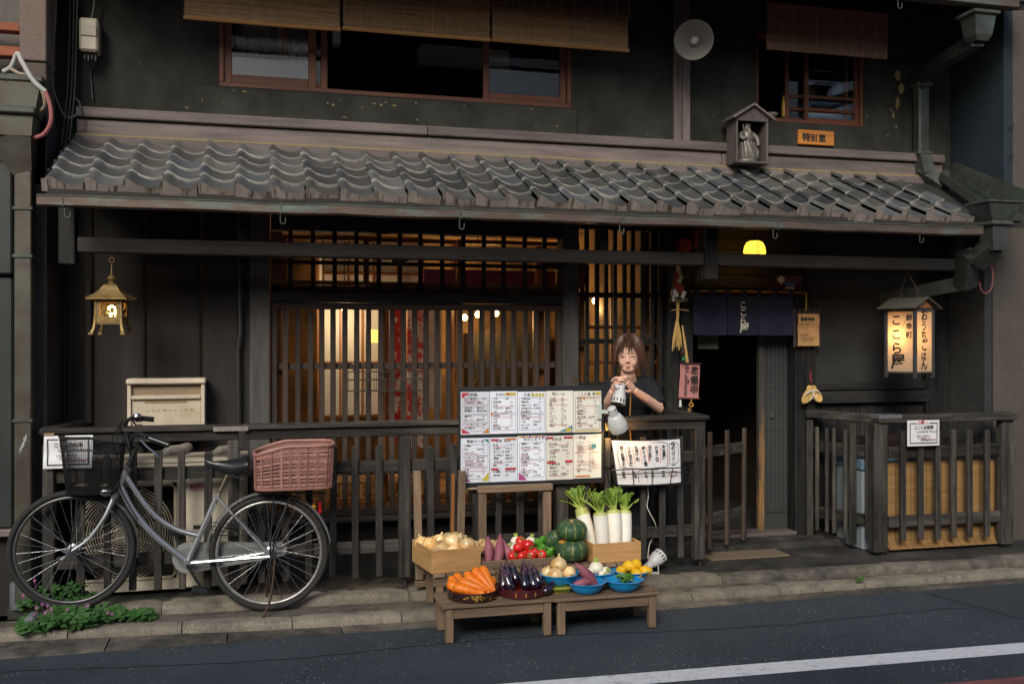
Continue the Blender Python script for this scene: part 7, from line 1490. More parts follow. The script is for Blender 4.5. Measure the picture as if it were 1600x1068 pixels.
def daikon(M, r, L_, lab, seed, gr=.09):
    rg = random.Random(seed); mb = MB(); prof = [(0, 0), (r*.35, .005), (r*.78, L_*.12), (r*.92, L_*.35), (r, L_*.65), (r*1.02, L_*(1-gr)), ]
    mb.lathe(prof, 18, None, lambda a, z: 1+.02*math.sin(a*3+z*20), cap=False); mb.cur = 1; mb.lathe([(r*1.02, L_*(1-gr)), (r*.9, L_*.965), (r*.55, L_*.99), (.0, L_)], 18, None, lambda a, z: 1+.02*math.sin(a*3+z*20), cap=False)
    st, lf = MB(), MB()
    for k in range(11):
        a = rg.uniform(0, 6.3); sp = rg.uniform(.1, .5) if k < 9 else .95; H_ = rg.uniform(.07, .135); b = Vector((math.cos(a)*.012, math.sin(a)*.012, L_*.98)); e = b+Vector((math.cos(a)*H_*sp, math.sin(a)*H_*sp*.7, H_*(1-.35*sp*sp))); md_ = (b+e)/2+Vector((0, 0, .012)); st.tube([b, md_, e], [.006, .0045, .002], 6)
        for q in range(9):
            f = .35+.65*q/8; p = b*(1-f)**2+md_*2*f*(1-f)+e*f*f
            for s_ in (-1, 1):
                d_ = Vector((-math.sin(a)*s_, math.cos(a)*s_, rg.uniform(-.1, .6))).normalized()*rg.uniform(.016, .032)*(1.25 if q > 4 else .8); up_ = (e-b).normalized()*.012
                lf.add([p, p+d_*.6+up_*.9, p+d_+up_*.3, p+d_*.6-up_*.6], [(0, 1, 2, 3)])
    veg('daikon_radish', lab, 'radish', 'white radishes in the crate', mb, [DAI, DAG], M, True, [('leaf_stalks', st, LG), ('leaves', lf, DLF)])
daikon(M3 @ T(.062, .15, .015) @ RX(-16) @ RY(-12), .042, .30, 'leftmost white radish of the four, tilted left with a green shoulder', 1, .17); daikon(M3 @ T(.088, .07, .014) @ RX(-9) @ RY(-1), .043, .275, 'second white radish from the left in the crate', 2); daikon(M3 @ T(.168, .075, .014) @ RX(-9) @ RY(1), .044, .285, 'third white radish from the left, tallest in the crate', 3); daikon(M3 @ T(.24, .10, .014) @ RX(-11) @ RY(3), .042, .275, 'rightmost white radish in the crate', 4)
# ---- bowls on the benches
LAC = mat('dark_lacquer', (.028, .010, .010), .2, 0, .2, (6, 6, 6), .03, coat=.6); LACR = mat('red_lacquer', (.10, .012, .018), .3, 0, .4, (12, 12, 12), .05, (.03, .01, .012), .8, 9, .5, coat=.4); LRED = plain('lacquer_red_inside', (.25, .02, .015), .25); GOLD = plain('gold_lacquer', (.45, .25, .03), .4, .3)
def tray(px, Y, r, h, m, label, gold):
    c = Vector((sx(px, Y), Y, BZ+.001)); t = thing('lacquer_bowl', label, 'bowl', c); M = T(*c)
    P(MB().lathe([(0, 0), (r*.92, 0), (r*.99, .006), (r, h), (r*.97, h), (r*.95, .01)], 40, M, cap=False), 'wall', m, t, True); P(MB().lathe([(r*.969, h-.0005), (r*.949, .0105), (0, .0105)], 40, M, cap=False), 'lining', LRED, t, True)
    rg = random.Random(3)
    if gold:
        for k in range(34):
            a = R(-90+rg.gauss(4, 15)); z = .012+rg.random()*(h-.022); P(MB().lathe([(0, 0), (rg.uniform(.003, .006), .0003), (0, .0008)], 6, M @ T(r*1.0*math.cos(a), r*math.sin(a), z) @ RZ(math.degrees(a)) @ RY(90)), 'gold_motif', GOLD, t)
    else:
        for a_ in (-118, -72, -95): a = R(a_); P(MB().box(-.003, .003, -.0005, .0008, -.012, .012, 0, M @ T(r*1.0*math.cos(a), r*math.sin(a), h*.5) @ RZ(a_+90)), 'worn_mark', GOLD, t)
    return M
MC = tray(738, 5.235, .138, .05, LAC, 'dark round lacquer bowl with gold flowers holding carrots', True); ME = tray(815, 5.24, .138, .048, LACR, 'worn red round lacquer bowl holding aubergines', False)
CAR = mat('carrot_skin', (.80, .20, .012), .4, 0, .22, (8, 8, 90), .25, (.64, .13, .01), .5, 20, .55, rnd=.1)
def carrot(M, r, L_, lab):
    mb = MB(); mb.lathe([(0, 0), (r*.45, .002), (r*.85, .010), (r, .028), (r*.93, L_*.4), (r*.72, L_*.7), (r*.4, L_*.92), (r*.15, L_*.99), (0, L_)], 14, None, lambda a, z: 1+.03*math.sin(z*90)*.5+.02*math.sin(a*2+z*30)); veg('carrot', lab, 'carrot', 'carrots in the lacquer bowl', mb, CAR, M, True, [('crown', MB().lathe([(.009, -.004), (.007, .003), (0, .004)], 7), CAL)])
def car(x, y, z, tx, tz, r, L_, lab):  # head at x,y,z ; points to front/right and down
    carrot(MC @ T(x, y, z) @ RZ(tz) @ RX(90+tx), r, L_, lab)
cg = 'thick orange carrot piled in the dark lacquer bowl'
for (x, y, z, tx, tz, r, L_) in ((-.075, -.01, .098, 16, 58, .029, .17), (-.035, .02, .112, 24, 50, .028, .18), (.015, .045, .145, 36, 38, .029, .18), (.062, .05, .152, 42, 22, .027, .18), (-.115, .055, .105, 34, 30, .025, .14), (-.135, .01, .085, 26, 50, .027, .13), (-.075, .09, .112, 34, 20, .024, .14), (.118, .02, .10, 50, -28, .026, .12), (-.02, .085, .118, 34, 30, .024, .15), (-.11, -.035, .072, 12, 66, .028, .15), (-.02, .0, .06, 10, 30, .03, .13), (.05, .02, .06, 10, 10, .03, .13)): car(x, y, z, tx, tz, r, L_, cg)
EGG = mat('aubergine_skin', (.012, .006, .016), .12, 0, .3, (5, 5, 5), .0, coat=.7, spec=.6); EGC = mat('aubergine_calyx', (.05, .015, .045), .5, 0, .4, (40, 40, 10), .2, (.10, .10, .04), .5, 20, .55)
def eggp(M, r, L_, lab):
    mb = MB(); mb.tube([(0, 0, 0), (0, .001, L_*.06), (0, .004, L_*.25), (0, .004, L_*.5), (0, .002, L_*.75), (0, 0, L_*.93), (0, 0, L_)], [r*.1, r*.6, r, r*.95, r*.72, r*.55, r*.3], 14)
    pm = MB(); pm.lathe([(r*.6, L_*.80), (r*.7, L_*.86), (r*.55, L_*.97), (r*.28, L_*1.02), (r*.2, L_*1.18), (0, L_*1.2)], 10, None, lambda a, z: 1+(.2*math.sin(a*5) if z < L_*.9 else 0)); veg('aubergine', lab, 'aubergine', 'aubergines in the lacquer bowl', mb, EGG, M, True, [('calyx', pm, EGC)])
for (x, y, z, ax, az) in ((-.115, -.02, .055, -25, -10), (-.07, -.055, .06, -30, 35), (-.025, .03, .085, -35, 10), (.0, -.055, .065, -32, -5), (.045, .0, .075, -40, 12), (.06, -.06, .065, -35, 20), (.10, -.02, .07, -35, 25), (.095, -.075, .055, -70, -50), (-.06, .05, .085, -30, 5), (.03, .06, .08, -30, -5), (-.095, .055, .07, -30, 0), (.085, .05, .07, -35, 15)): eggp(ME @ T(x, y-.03, z-.03) @ RZ(az) @ RX(ax), .026, .115, 'glossy dark aubergine in the worn red bowl')
BLU = mat('blue_plastic', (.010, .27, .60), .3, 0, .06, (4, 4, 4), .0, rnd=.05, spec=.5)
def bbowl(px, Y, label, dz=0, r=.105, h=.062):
    c = Vector((sx(px, Y), Y, BZ+.001+dz)); t = thing('plastic_bowl', label, 'bowl', c, group='blue plastic bowls'); M = T(*c)
    P(MB().lathe([(0, .002), (r*.55, 0), (r*.62, .003), (r*.85, h*.45), (r*.97, h*.92), (r*1.05, h*.95), (r*1.05, h), (r*.95, h), (r*.82, h*.48), (r*.58, .006), (0, .006)], 36, M), 'shell', BLU, t, 50)
    for a in (-8, 172): P(MB().box(r*1.0, r*1.13, -.022, .022, h*.93, h*1.0, .003, M @ RZ(a)), 'lug', BLU, t)
    return M
cd = thing('plastic_colander', 'yellow green plastic colander under the blue onion bowl', 'colander', (sx(872, 5.26), 5.26, BZ+.001)); Mcd = T(sx(872, 5.26), 5.26, BZ+.001); YG = plain('yellow_green_plastic', (.36, .38, .06), .5)
P(MB().lathe([(.075, .0), (.078, .004), (.06, .004)], 30, Mcd), 'base', YG, cd, True); P(MB().lathe([(.094, .026), (.1, .028), (.1, .034), (.094, .034)], 30, Mcd), 'rim', YG, cd, True)
for k in range(36): a = 2*math.pi*k/36; P(MB().bar(Mcd @ Vector((math.cos(a)*.077, math.sin(a)*.077, .003)), Mcd @ Vector((math.cos(a)*.096, math.sin(a)*.096, .03)), .006, .003), 'rib', YG, cd)
B1 = bbowl(873, 5.26, 'blue plastic bowl of onions on the yellow green colander', .035); B2 = bbowl(915.5, 5.175, 'blue plastic bowl with two purple sweet potatoes, front row'); B3 = bbowl(931, 5.345, 'blue plastic bowl with white turnips, back row', .012); B4 = bbowl(974, 5.175, 'blue plastic bowl with small green peppers, front row'); B5 = bbowl(986, 5.335, 'blue plastic bowl with lemons, back row', .008)
for (x, y, z, s_, ax, lab) in ((0, -.0, .105, 1.15, 5, 'large pale onion on top of the pile in the blue bowl'), (-.03, -.035, .058, 1.1, 20, 'front left onion in the blue bowl'), (.055, -.02, .062, .95, 80, 'right onion in the blue bowl'), (-.06, .02, .06, .9, 30, 'back left onion in the blue bowl'), (.02, .05, .055, 1, 0, 'back onion in the blue bowl')): onion(B1 @ T(x, y, z) @ RX(ax), .042*s_, lab, 'onions in the blue bowl')
sweet(B2 @ T(.0, -.01, .095) @ RY(-38) @ RX(-8), .19, .033, 21, 'long sweet potato standing out of the blue bowl'); sweet(B2 @ T(-.035, -.025, .055) @ RY(-98), .13, .026, 22, 'short sweet potato lying in the blue bowl')
turnip(B3 @ T(-.005, -.02, .085) @ RX(5), .042, 'large white turnip in the blue bowl'); turnip(B3 @ T(.05, -.03, .06) @ RX(60) @ RZ(30), .032, 'right small turnip in the blue bowl'); turnip(B3 @ T(-.055, -.03, .06) @ RX(55) @ RY(-40), .03, 'left small turnip in the blue bowl'); turnip(B3 @ T(.02, -.06, .05) @ RX(70), .026, 'front small turnip in the blue bowl')
LEM = mat('lemon_skin', (.82, .47, .015), .35, 0, .1, (120, 120, 120), .15, rnd=.08)
for k, (x, y, z, ax, az, lab) in enumerate(((-.02, -.02, .09, 90, 40, 'lemon at the top of the pile in the blue bowl'), (.035, .005, .09, 80, -40, 'lemon at the upper right in the blue bowl'), (-.065, -.01, .06, 60, 10, 'lemon at the left of the blue bowl'), (.07, -.04, .06, 80, 70, 'lemon at the right of the blue bowl'), (.01, -.06, .052, 90, 20, 'front lemon half hidden in the blue bowl'), (.0, .05, .055, 90, 0, 'back lemon in the blue bowl'))):
    veg('lemon', lab, 'lemon', 'lemons in the blue bowl', MB().lathe([(0, -.045), (.006, -.043), (.016, -.034), (.028, -.018), (.033, 0), (.028, .018), (.016, .034), (.007, .042), (0, .046)], 16), LEM, B5 @ T(x, y, z) @ RZ(az) @ RX(ax))
random.seed(6); CHI = mat('chilli_green', (.05, .16, .012), .3, 0, .3, (8, 8, 8), .05, rnd=.25, coat=.4)
for k in range(12):
    a = random.uniform(-60, 60); mb = MB(); L_ = random.uniform(.06, .09); mb.tube([(-L_/2, 0, 0), (-L_*.2, .004, .006), (L_*.15, .003, .007), (L_/2, -.004, .0)], [.003, .0085, .0075, .0015], 8); mb.tube([(-L_/2, 0, 0), (-L_/2-.018, .0, .006)], .0018, 5)
    veg('small_pepper', 'small green pepper in the front blue bowl', 'pepper', 'small green peppers in the blue bowl', mb, CHI, B4 @ T(random.uniform(-.03, .045), random.uniform(-.04, .03), .045+.003*k) @ RZ(a) @ RY(random.uniform(-12, 12)))
# ---- spot lamp lying on the step, blue pot behind it
gl2 = thing('spot_lamp', 'white spot lamp lying on its bracket on the step beside the radish crate', 'lamp', ground(1032, 893, .108))
Mg2 = T(*(ground(1030, 893, .108)+Vector((-.01, .03, .075)))) @ RZ(20) @ RY(-118); lamp_head(gl2, Mg2 @ SC(.92, .92, .9), slots=True); gb = ground(1018, 895, .108); P(MB().box(-.03, .05, -.02, .02, .0, .006, .001, T(*gb) @ RZ(-20)).box(-.03, -.024, -.02, .02, .006, .06, .001, T(*gb) @ RZ(-20)).box(.04, .046, -.02, .02, .006, .05, .001, T(*gb) @ RZ(-20)), 'bracket', WHP, gl2)
tag(MB().lathe([(.0, 0), (.05, .0), (.055, .07), (.05, .1), (.02, .11), (0, .11)], 18, T(*(ground(1017, 888, .106)+Vector((-.03, .12, 0))))).build('blue_pot', plain('dark_blue_plastic', (.02, .04, .09), .4), None, True), 'dark blue plastic pot behind the lamp on the step', 'pot')
cable('lamp_cable', [at(1012, 760, 5.96), at(1013, 775, 5.97), at(1011, 790, 5.97), at(1016, 802, 5.96), at(1024, 818, 5.97), at(1024, 832, 6.02), at(1015, 850, 6.03), at(1012, 872, 5.99)], .004, plain('cream_cable', (.5, .46, .38), .5), 'thin cream cable hanging down the fence to the lamp on the step')
# ================================================================== person
def evaluated(mb, name, m, voxel, smooth_it, parent, M):
    me = mb.mesh(name, m); o = bpy.data.objects.new('remesh_work', me); COL.objects.link(o)
    r = o.modifiers.new('r', 'REMESH'); r.mode = 'VOXEL'; r.voxel_size = voxel; s_ = o.modifiers.new('s', 'SMOOTH'); s_.factor = .5; s_.iterations = smooth_it
    dg = bpy.context.evaluated_depsgraph_get(); dg.update(); out = bpy.data.meshes.new_from_object(o.evaluated_get(dg)); bpy.data.objects.remove(o)
    out.name = name; out.materials.clear(); out.materials.append(m); out.polygons.foreach_set('use_smooth', [True]*len(out.polygons)); return link(bpy.data.objects.new(name, out), parent, M)
def ell(mb, c, rx, ry, rz, n=18, m=12, Mx=None):
    mb.lathe([(math.sin(math.pi*j/m), -math.cos(math.pi*j/m)) for j in range(m+1)], n, T(*c) @ (Mx or Matrix()) @ SC(rx, ry, rz))
def person():
    Yp = 6.30; X0 = sx(984, Yp); M = T(X0, Yp, .106); k = at(984, 534, Yp); zc = (k-Vector((0, 0, EYE))).length*math.cos(math.atan((984-800)/FPX)); s_ = zc/FPX
    def L(px, py, dy=0): q = at(px, py, Yp+dy); return Vector((q.x-X0, dy, q.z-.106))
    SKIN = mat('skin', (.66, .41, .30), .5, 0, .08, (25, 25, 25), .05, (.60, .31, .22), .5, 8, .5, sss=.12); CLO = mat('black_cotton', (.012, .013, .017), .9, 0, .3, (14, 14, 6), .35, bd=.008); HAIR = mat('brown_hair', (.085, .040, .028), .42, 0, .75, (60, 60, 4), .2, (.14, .066, .045), .6, (30, 30, 3), .55); LIP = plain('lip', (.42, .12, .10), .4)
    zch = L(985, 584.5, -.1).z; zcr = L(985, 526, -.1).z; hh_ = zcr-zch; hc_ = Vector((L(983, 555, -.07).x, -.065, (zch+zcr)/2))
    Mhd = T(*hc_) @ RZ(-26) @ RX(8)
    body = MB()
    # head: skull, face wedge, jaw
    def hd(u, v):
        a = 2*math.pi*u; b = math.pi*v; z = -math.cos(b); r = math.sin(b)**(.78 if b < math.pi/2 else 1.0); fx, fy = r*math.sin(a), -r*math.cos(a)   # a=0 faces -y
        w_ = .079*(1-.20*max(0, -z-.1)**1.6); d_ = .098*(1-.12*max(0, -z))
        x, y = fx*w_, fy*d_
        if fy < 0 and z < .15: y = max(y, -.088); x *= 1-.12*max(0, -z-.2)*abs(fy)
        if fy > 0 and z < -.2: y *= 1-.5*(-z-.2)
        return (x, y, z*hh_/2)
    body.grid(hd, 32, 24, Mhd)
    ell(body, (0, -.088, -.012), .0105, .012, .024, Mx=None) if False else body.tube([Mhd @ Vector(p) for p in ((0, -.082, .018), (0, -.094, -.004), (0, -.106, -.026), (0, -.094, -.034))], [.008, .0095, .0115, .007], 10)
    for q in (-1, 1):
        body.tube([Mhd @ Vector((q*.009, -.094, -.030)), Mhd @ Vector((q*.012, -.09, -.028))], [.006, .004], 8)
        ell(body, Mhd @ Vector((q*.027, -.058, -.032)), .034, .029, .040); ell(body, Mhd @ Vector((q*.078, .006, -.012)), .009, .018, .03); ell(body, Mhd @ Vector((q*.030, -.078, .014)), .016, .010, .0085)
    ell(body, Mhd @ Vector((0, -.086, -.058)), .020, .009, .007); ell(body, Mhd @ Vector((0, -.084, -.071)), .017, .009, .007); ell(body, Mhd @ Vector((0, -.052, -.080)), .044, .038, .032)
    # neck, trunk, pelvis
    nb = Vector((.0, -.008, L(985, 595).z)); body.tube([hc_+Vector((0, .015, -.04)), hc_+Vector((0, .02, -hh_*.5)), nb+Vector((0, .01, -.005)), nb+Vector((0, .01, -.06))], [.05, .05, .053, .07], 14, flat=1.0)
    shz = L(985, 607).z
    for z, rx, ry in ((shz-.02, .15, .075), (shz-.12, .155, .09), (shz-.25, .13, .085), (shz-.38, .135, .09), (shz-.47, .15, .095)): ell(body, (0, .01, z), rx, ry, .09)
    for q in (-1, 1): body.tube([(q*.08, .01, shz-.46), (q*.085, .0, shz-.72), (q*.08, .01, .10), (q*.08, 0, .05)], [.088, .064, .045, .04], 14); body.tube([(q*.08, .03, .035), (q*.085, -.06, .03), (q*.09, -.14, .024)], [.035, .036, .025], 10)
    # arms
    sR, sL = Vector((L(949, 604).x+.012, .0, shz+.0)), Vector((L(1020, 604).x-.012, .0, shz+.005))
    eR, wR = L(944, 642, -.10), L(957, 610, -.23); eL, wL = L(1029, 637, -.13), L(991, 609, -.25)
    body.tube([sR, (sR+eR)/2, eR, (eR*.5+wR*.5), wR], [.05, .042, .035, .031, .022], 14); body.tube([sL, (sL+eL)/2, eL, (eL*.5+wL*.5), wL], [.05, .043, .037, .033, .022], 14)
    # hands: palm, four bent fingers, thumb from the side of the palm
    lampc = L(968, 602, -.28)
    def hand(w, kn, side, bend):
        """w wrist, kn knuckle centre; fingers curl round the lamp neck"""
        d = (kn-w).normalized(); acr = d.cross(Vector((0, -1, 0))).normalized()*side
        out = Vector((0, -1, 0)); body.tube([w, w+d*.03, kn], [.021, .028, .026], 12, flat=.62)
        for f in range(4):
            b_ = kn+acr*(.5-f/3.)*-.062+out*.004; l = (.062, .072, .068, .052)[f]
            p1 = b_+(d*.75+bend*.35+out*.35).normalized()*l*.45; p2 = p1+(d*.25+bend*.9+out*.05).normalized()*l*.35; p3 = p2+(bend*.7-d*.35-out*.45).normalized()*l*.3
            body.tube([b_-d*.012, b_, p1, p2, p3], [.0085, .0082, .0076, .007, .0058], 8)
        tb = w+d*.022+acr*-.026*1.0; t1 = tb+(d*.6+acr*-.6+out*.4).normalized()*.032; t2 = t1+(d*.8+bend*.6).normalized()*.026; body.tube([w+d*.012, tb, t1, t2], [.014, .0125, .0105, .008], 8)
    hand(wR, L(963, 595, -.27), -1, Vector((.85, -.1, .15))); hand(wL, L(979, 596, -.285), 1, Vector((-.85, -.1, .1)))
    t = evaluated(body, 'person', SKIN, .0034, 6, None, M); tag(t, 'person in a black top with short brown hair, standing behind the fence holding a lamp', 'person')
    # shirt
    sh_ = MB()
    for z, rx, ry in ((shz-.015, .158, .083), (shz-.06, .165, .095), (shz-.14, .168, .102), (shz-.25, .15, .1), (shz-.36, .152, .105), (shz-.44, .165, .11)): ell(sh_, (0, .01, z), rx, ry, .09, 28)
    for q, s0 in ((-1, sR), (1, sL)): sh_.tube([nb+Vector((q*.045, .012, -.012)), s0+Vector((-q*.03, 0, .03)), s0], [.045, .056, .062], 14)
    sh_.tube([sR, (sR*.5+eR*.5), sR*.14+eR*.86], [.063, .058, .056], 16); sh_.tube([sL, (sL*.5+eL*.5), sL*.10+eL*.90], [.064, .06, .058], 16)
    evaluated(sh_, 'shirt', CLO, .0055, 5, t, M)
    tr_ = MB(); ell(tr_, (0, .01, shz-.50), .168, .115, .10, 24)
    for q in (-1, 1): tr_.tube([(q*.08, .01, shz-.50), (q*.085, .0, shz-.74), (q*.082, .012, .07)], [.098, .078, .062], 16)
    evaluated(tr_, 'trousers', plain('dark_trousers', (.014, .016, .022), .9), .008, 4, t, M)
    MB().tube([nb+Vector((.062*math.cos(a), .008+.06*math.sin(a), -.012+.014*math.sin(a))) for a in [2*math.pi*k_/20 for k_ in range(20)]], .006, 6, closed=True).build('collar', CLO, t, True, M)
    # face details
    for q in (-1, 1):
        MB().tube([Mhd @ Vector((q*x, -.0895+abs(x-.03)*.25, z)) for x, z in ((.016, .0045), (.024, .0058), (.032, .0058), (.042, .004))], .0027, 5).build('eyelash', plain('lash', (.015, .01, .008), .6), t, True, M)
        MB().tube([Mhd @ Vector((q*x, -.0875+abs(x-.03)*.3, z)) for x, z in ((.015, .024), (.028, .029), (.044, .025))], [.002, .0032, .001], 5).build('eyebrow', HAIR, t, True, M)
    lp = MB(); lp.tube([Mhd @ Vector((x, -.0965+abs(x)*.22, z)) for x, z in ((-.016, -.0625), (-.007, -.058), (0, -.0595), (.007, -.058), (.016, -.0625))], [.0015, .0036, .0034, .0036, .0015], 8); lp.tube([Mhd @ Vector((x, -.0945+abs(x)*.22, z)) for x, z in ((-.013, -.0675), (0, -.0685), (.013, -.0675))], [.0015, .0048, .0015], 8); lp.build('lips', LIP, t, True, M)
    # hair: cap and locks
    rg = random.Random(19); hr = MB(); hx, hy, hz = .092, .110, hh_/2+.016
    def cap(u, v):
        a = 2*math.pi*u; b = math.pi*v*(.60-.28*max(0, math.cos(a))**.6); return (hx*math.sin(b)*math.sin(a)*.985, -hy*math.sin(b)*math.cos(a)*.985+.004, hz*math.cos(b)*.985)
    hr.grid(cap, 28, 10, Mhd); hr.build('hair_cap', HAIR, t, True, M)
    lk = MB()
    for i in range(240):
        a = rg.uniform(-math.pi, math.pi); fr_ = abs(a) < .78; sd_ = .78 <= abs(a) < 1.6
        end = (rg.uniform(.98, 1.46)+.4*max(0, abs(a)-.35)-(.25 if abs(a+.12) < .13 else 0)) if fr_ else (rg.uniform(1.7, 2.32) if sd_ else rg.uniform(1.9, 2.4))
        if fr_ and rg.random() < .10: end = rg.uniform(1.2, 1.45)
        part = .35; a_root = a*.55+part*.25; pts = []; rs = []; N = 8
        lift = rg.uniform(.0, .022); wl = rg.uniform(.005, .0115); fl = rg.uniform(-.12, .22)
        for j in range(N):
            f = j/(N-1); b = .12+(end-.12)*f; aa = a_root+(a-a_root)*min(1, f*1.5)+rg.uniform(-.02, .02)
            bb = min(b, 1.75); rr = 1.0+lift*8*math.sin(min(1, f)*2.6)
            x, y, z = hx*rr*math.sin(bb)*math.sin(aa), -hy*rr*math.sin(bb)*math.cos(aa)+.004, hz*rr*math.cos(bb)
            if b > 1.75: z -= (b-1.75)*.105; x *= 1-.10*(b-1.75)*(1 if sd_ else 1.6); y *= 1-.18*(b-1.75)
            if f > .6: k_ = (f-.6)/.4; x *= 1+fl*k_; y *= 1+fl*k_*.8
            pts.append(Mhd @ Vector((x, y, z))); rs.append(wl*(1-.8*f**2.2))
        lk.tube(pts, rs, 5, flat=.55, cap=False)
    lk.build('hair', HAIR, t, True, M)
    # spot lamp in the hands
    hl = thing('spot_lamp', 'white slotted spot lamp held in both hands by the person', 'lamp', M @ lampc)
    ax = (L(971, 602, -.28)-L(966, 628, -.30)).normalized(); Ml = T(*(M @ L(968, 617, -.295))) @ ax.to_track_quat('Z', 'Y').to_matrix().to_4x4(); lamp_head(hl, Ml @ T(0, 0, -.012) @ SC(.95, .95, .85), r=.052, slots=True)
    q = M @ L(962, 606, -.3); P(MB().tube([q, q+Vector((.02, .0, .012))], .02, 12), 'swivel', WHP, hl, True)
    cable('lamp_cable', [M @ L(986, 606, -.25), M @ L(985, 630, -.2), M @ L(984, 660, -.17), M @ L(986, 690, -.16), M @ L(990, 720, -.16)], .0045, plain('orange_cable', (.55, .28, .05), .5), 'orange and white cable hanging from the lamp in the person\'s hands')
person()
# ================================================================== inside: pendant lamps, furnishings, and panels in place of street reflections
def pendant(px, py, Y, label, e=8, col=(1, .55, .2), r=.028):
    c = at(px, py, Y); t = thing('pendant_lamp', label, 'lamp', c, group='pendant lamps inside')
    P(MB().lathe([(0, -r), (r*.7, -r*.7), (r, 0), (r*.7, r*.7), (r*.3, r), (0, r*1.1)], 14, T(*c)), 'bulb', emit('warm_bulb', (1, .58, .22), 12), t, True); P(MB().tube([c+Vector((0, 0, r)), (c.x, c.y, 2.5)], .004, 5), 'cord', CABM, t)
    l = bpy.data.lights.new('bulb_light', 'POINT'); l.energy = e; l.color = col; l.shadow_soft_size = .04; lo = bpy.data.objects.new('bulb_light', l); link(lo, t, T(c.x, c.y, c.z-.07)); return t
pendant(747, 491, 7.9, 'warm bare bulb glowing behind the lattice, brightest of the row'); pendant(775, 489, 8.3, 'smaller warm bulb right of the brightest one behind the lattice', 9); pendant(726, 496, 8.4, 'dim warm bulb left of the brightest one behind the lattice', 7); pendant(538, 480, 7.0, 'added warm bulb behind the left half of the lattice, lighting the cream screen', 6, (1, .76, .5)); pendant(930, 470, 7.7, 'warm bulb behind the narrow lattice beside the door', 3.5); pendant(640, 470, 8.6, 'warm bulb deep in the room behind the lattice centre', 5)  # the bulb in front of the cream screen is added to brighten it
def panel(name, label, cat, pa, pb, ya, yb_, Y, m, th=.02, sub=None):
    a, b = at(pa, yb_, Y), at(pb, ya, Y); t = thing(name, label, cat, ((a.x+b.x)/2, Y, a.z)); P(MB().box(a.x, b.x, Y, Y+th, a.z, b.z, .003), 'panel', m, t)
    if sub: sub(t, a, b, Y)
    return t
CRS = mat('cream_paper_screen', (.6, .58, .5), .8, 0, .1, (3, 3, 3), .05)
def grid_sub(n, m_):
    def f(t, a, b, Y):
        for k in range(n): x = a.x+(b.x-a.x)*k/(n-1); P(MB().box(x-.008, x+.008, Y-.012, Y-.001, a.z, b.z), 'muntin', m_, t)
        for k in range(4): z = a.z+(b.z-a.z)*k/3; P(MB().box(a.x, b.x, Y-.0105, Y-.0015, z-.008, z+.008), 'muntin', m_, t)
    return f
panel('paper_screen', 'cream paper screen added inside behind the left of the lattice in place of street reflections', 'screen', 497, 600, 400, 650, 7.35, CRS, sub=grid_sub(4, wo('z')))  # solid screen in place of pale reflections in the panes
panel('cloth_banner', 'red patterned cloth banner added behind the lattice in place of a street reflection', 'banner', 606, 628, 475, 690, 7.0, mat('red_print_cloth', (.35, .02, .02), .8, 0, .3, (8, 8, 8), .1, (.5, .45, .4), .9, 14, .56, w2=.02), .006)  # this and the next two banners stand in for street reflections
panel('cloth_banner', 'red and white banner with blue print added behind the lattice centre in place of a street reflection', 'banner', 636, 664, 470, 700, 7.05, mat('white_red_cloth', (.45, .40, .36), .8, 0, .2, (8, 8, 8), .1, (.38, .02, .03), .95, 7, .5, w2=.02), .006)
panel('cloth_banner', 'white cloth panel added behind the lattice next to the red banner in place of a street reflection', 'banner', 668, 690, 470, 640, 7.2, mat('grey_white_cloth', (.35, .33, .31), .8), .006)
panel('purple_curtain', 'purple half curtain across the top of the room behind the transom', 'curtain', 662, 868, 424, 462, 6.98, mat('purple_cloth', (.13, .025, .10), .9, 0, .25, (30, 3, 3), .1), .01)
panel('paper_screen', 'cream paper panels behind the transom lattice', 'screen', 505, 660, 372, 456, 7.05, CRS, sub=grid_sub(5, wo('z')))
panel('tall_shelf', 'tall dark wooden shelf inside behind the lattice right half', 'shelf', 735, 840, 520, 760, 8.6, wd('z'), .3)
panel('room_post', 'orange wooden post inside behind the right end of the lattice', 'post', 838, 853, 380, 780, 6.92, wo('z'), .1)
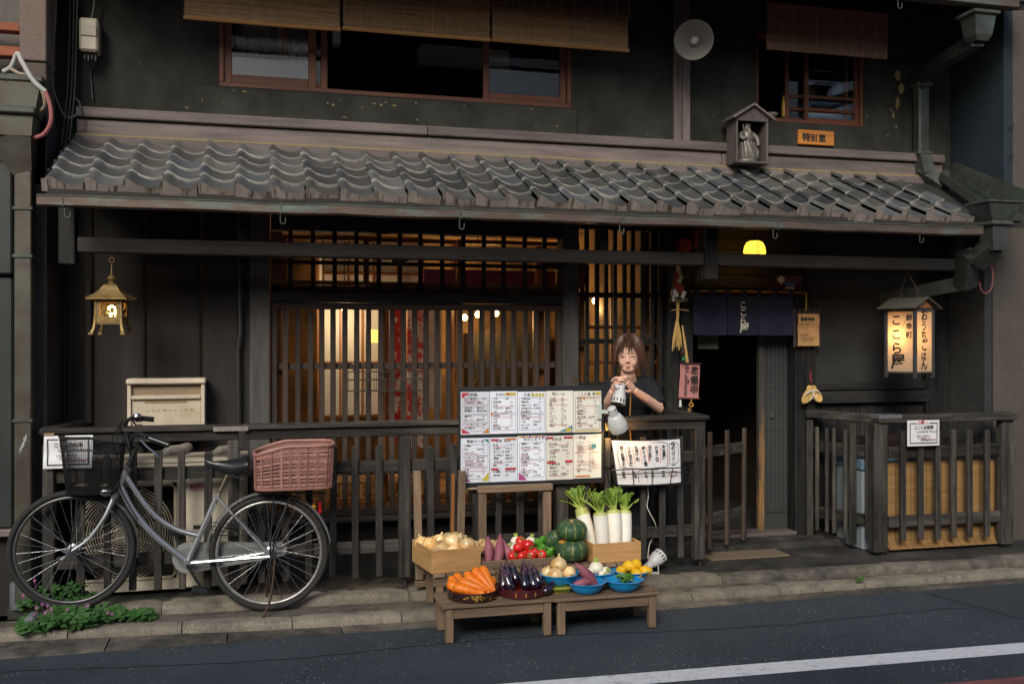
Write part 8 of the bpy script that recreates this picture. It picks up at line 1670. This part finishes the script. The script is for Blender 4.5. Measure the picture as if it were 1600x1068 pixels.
panel('room_post', 'orange wooden post inside behind the middle of the lattice', 'post', 709, 716, 380, 780, 7.0, wo('z'), .1)
panel('paper_lantern_sign', 'yellow paper lantern shade inside behind the lattice', 'lantern', 580, 592, 515, 535, 7.1, emit('yellow_shade', (1, .6, .1), 1.2), .06)
for k, (pa, pb) in enumerate(((525, 575), (600, 645))):
    a, b = at(pa, 760, 7.1), at(pb, 742, 7.1); t = thing('low_table', ('left' if k == 0 else 'right')+' pale wooden table edge seen low behind the lattice', 'table', ((a.x+b.x)/2, 7.3, .45)); P(MB().box(a.x, b.x, 7.1, 7.6, b.z-.05, b.z, .004), 'top', wcr('x'), t)
    for x in (a.x+.03, b.x-.06):
        for y in (7.12, 7.54): P(MB().box(x, x+.03, y, y+.03, .45, b.z-.051, .002), 'leg', wcr('z'), t)
# ================================================================== labels that single out each vegetable of a pile
def project(p):
    xc, zc = p.x*CT-p.y*ST, p.x*ST+p.y*CT; return 800+FPX*xc/zc, 534-FPX*(p.z-EYE)/zc
ORD = ['first', 'second', 'third', 'fourth', 'fifth', 'sixth', 'seventh', 'eighth', 'ninth', 'tenth']
piles = {}
for o in COL.objects:
    if o.parent is None and o.get('label') and o.get('group'): piles.setdefault((o['group'], o['label']), []).append(o)
for (g_, lab_), os_ in piles.items():
    if len(os_) < 2: continue
    pj = sorted([(project(WM[o.name] @ (o.data.vertices[len(o.data.vertices)//2].co if o.type == 'MESH' else Vector())), o) for o in os_], key=lambda t: t[0][1]); n_ = len(pj)
    rows = [pj] if n_ < 4 else ([pj[:n_//2], pj[n_//2:]] if n_ < 13 else [pj[:n_//3], pj[n_//3:2*n_//3], pj[2*n_//3:]])
    nm_ = {1: [''], 2: ['upper', 'lower'], 3: ['top', 'middle', 'bottom']}[len(rows)]
    for rn_, row in zip(nm_, rows):
        for i, (q, o) in enumerate(sorted(row, key=lambda t: t[0][0])): o['label'] = lab_+', '+ORD[min(i, 9)]+' from left'+(' in the '+rn_+' row' if rn_ else '')
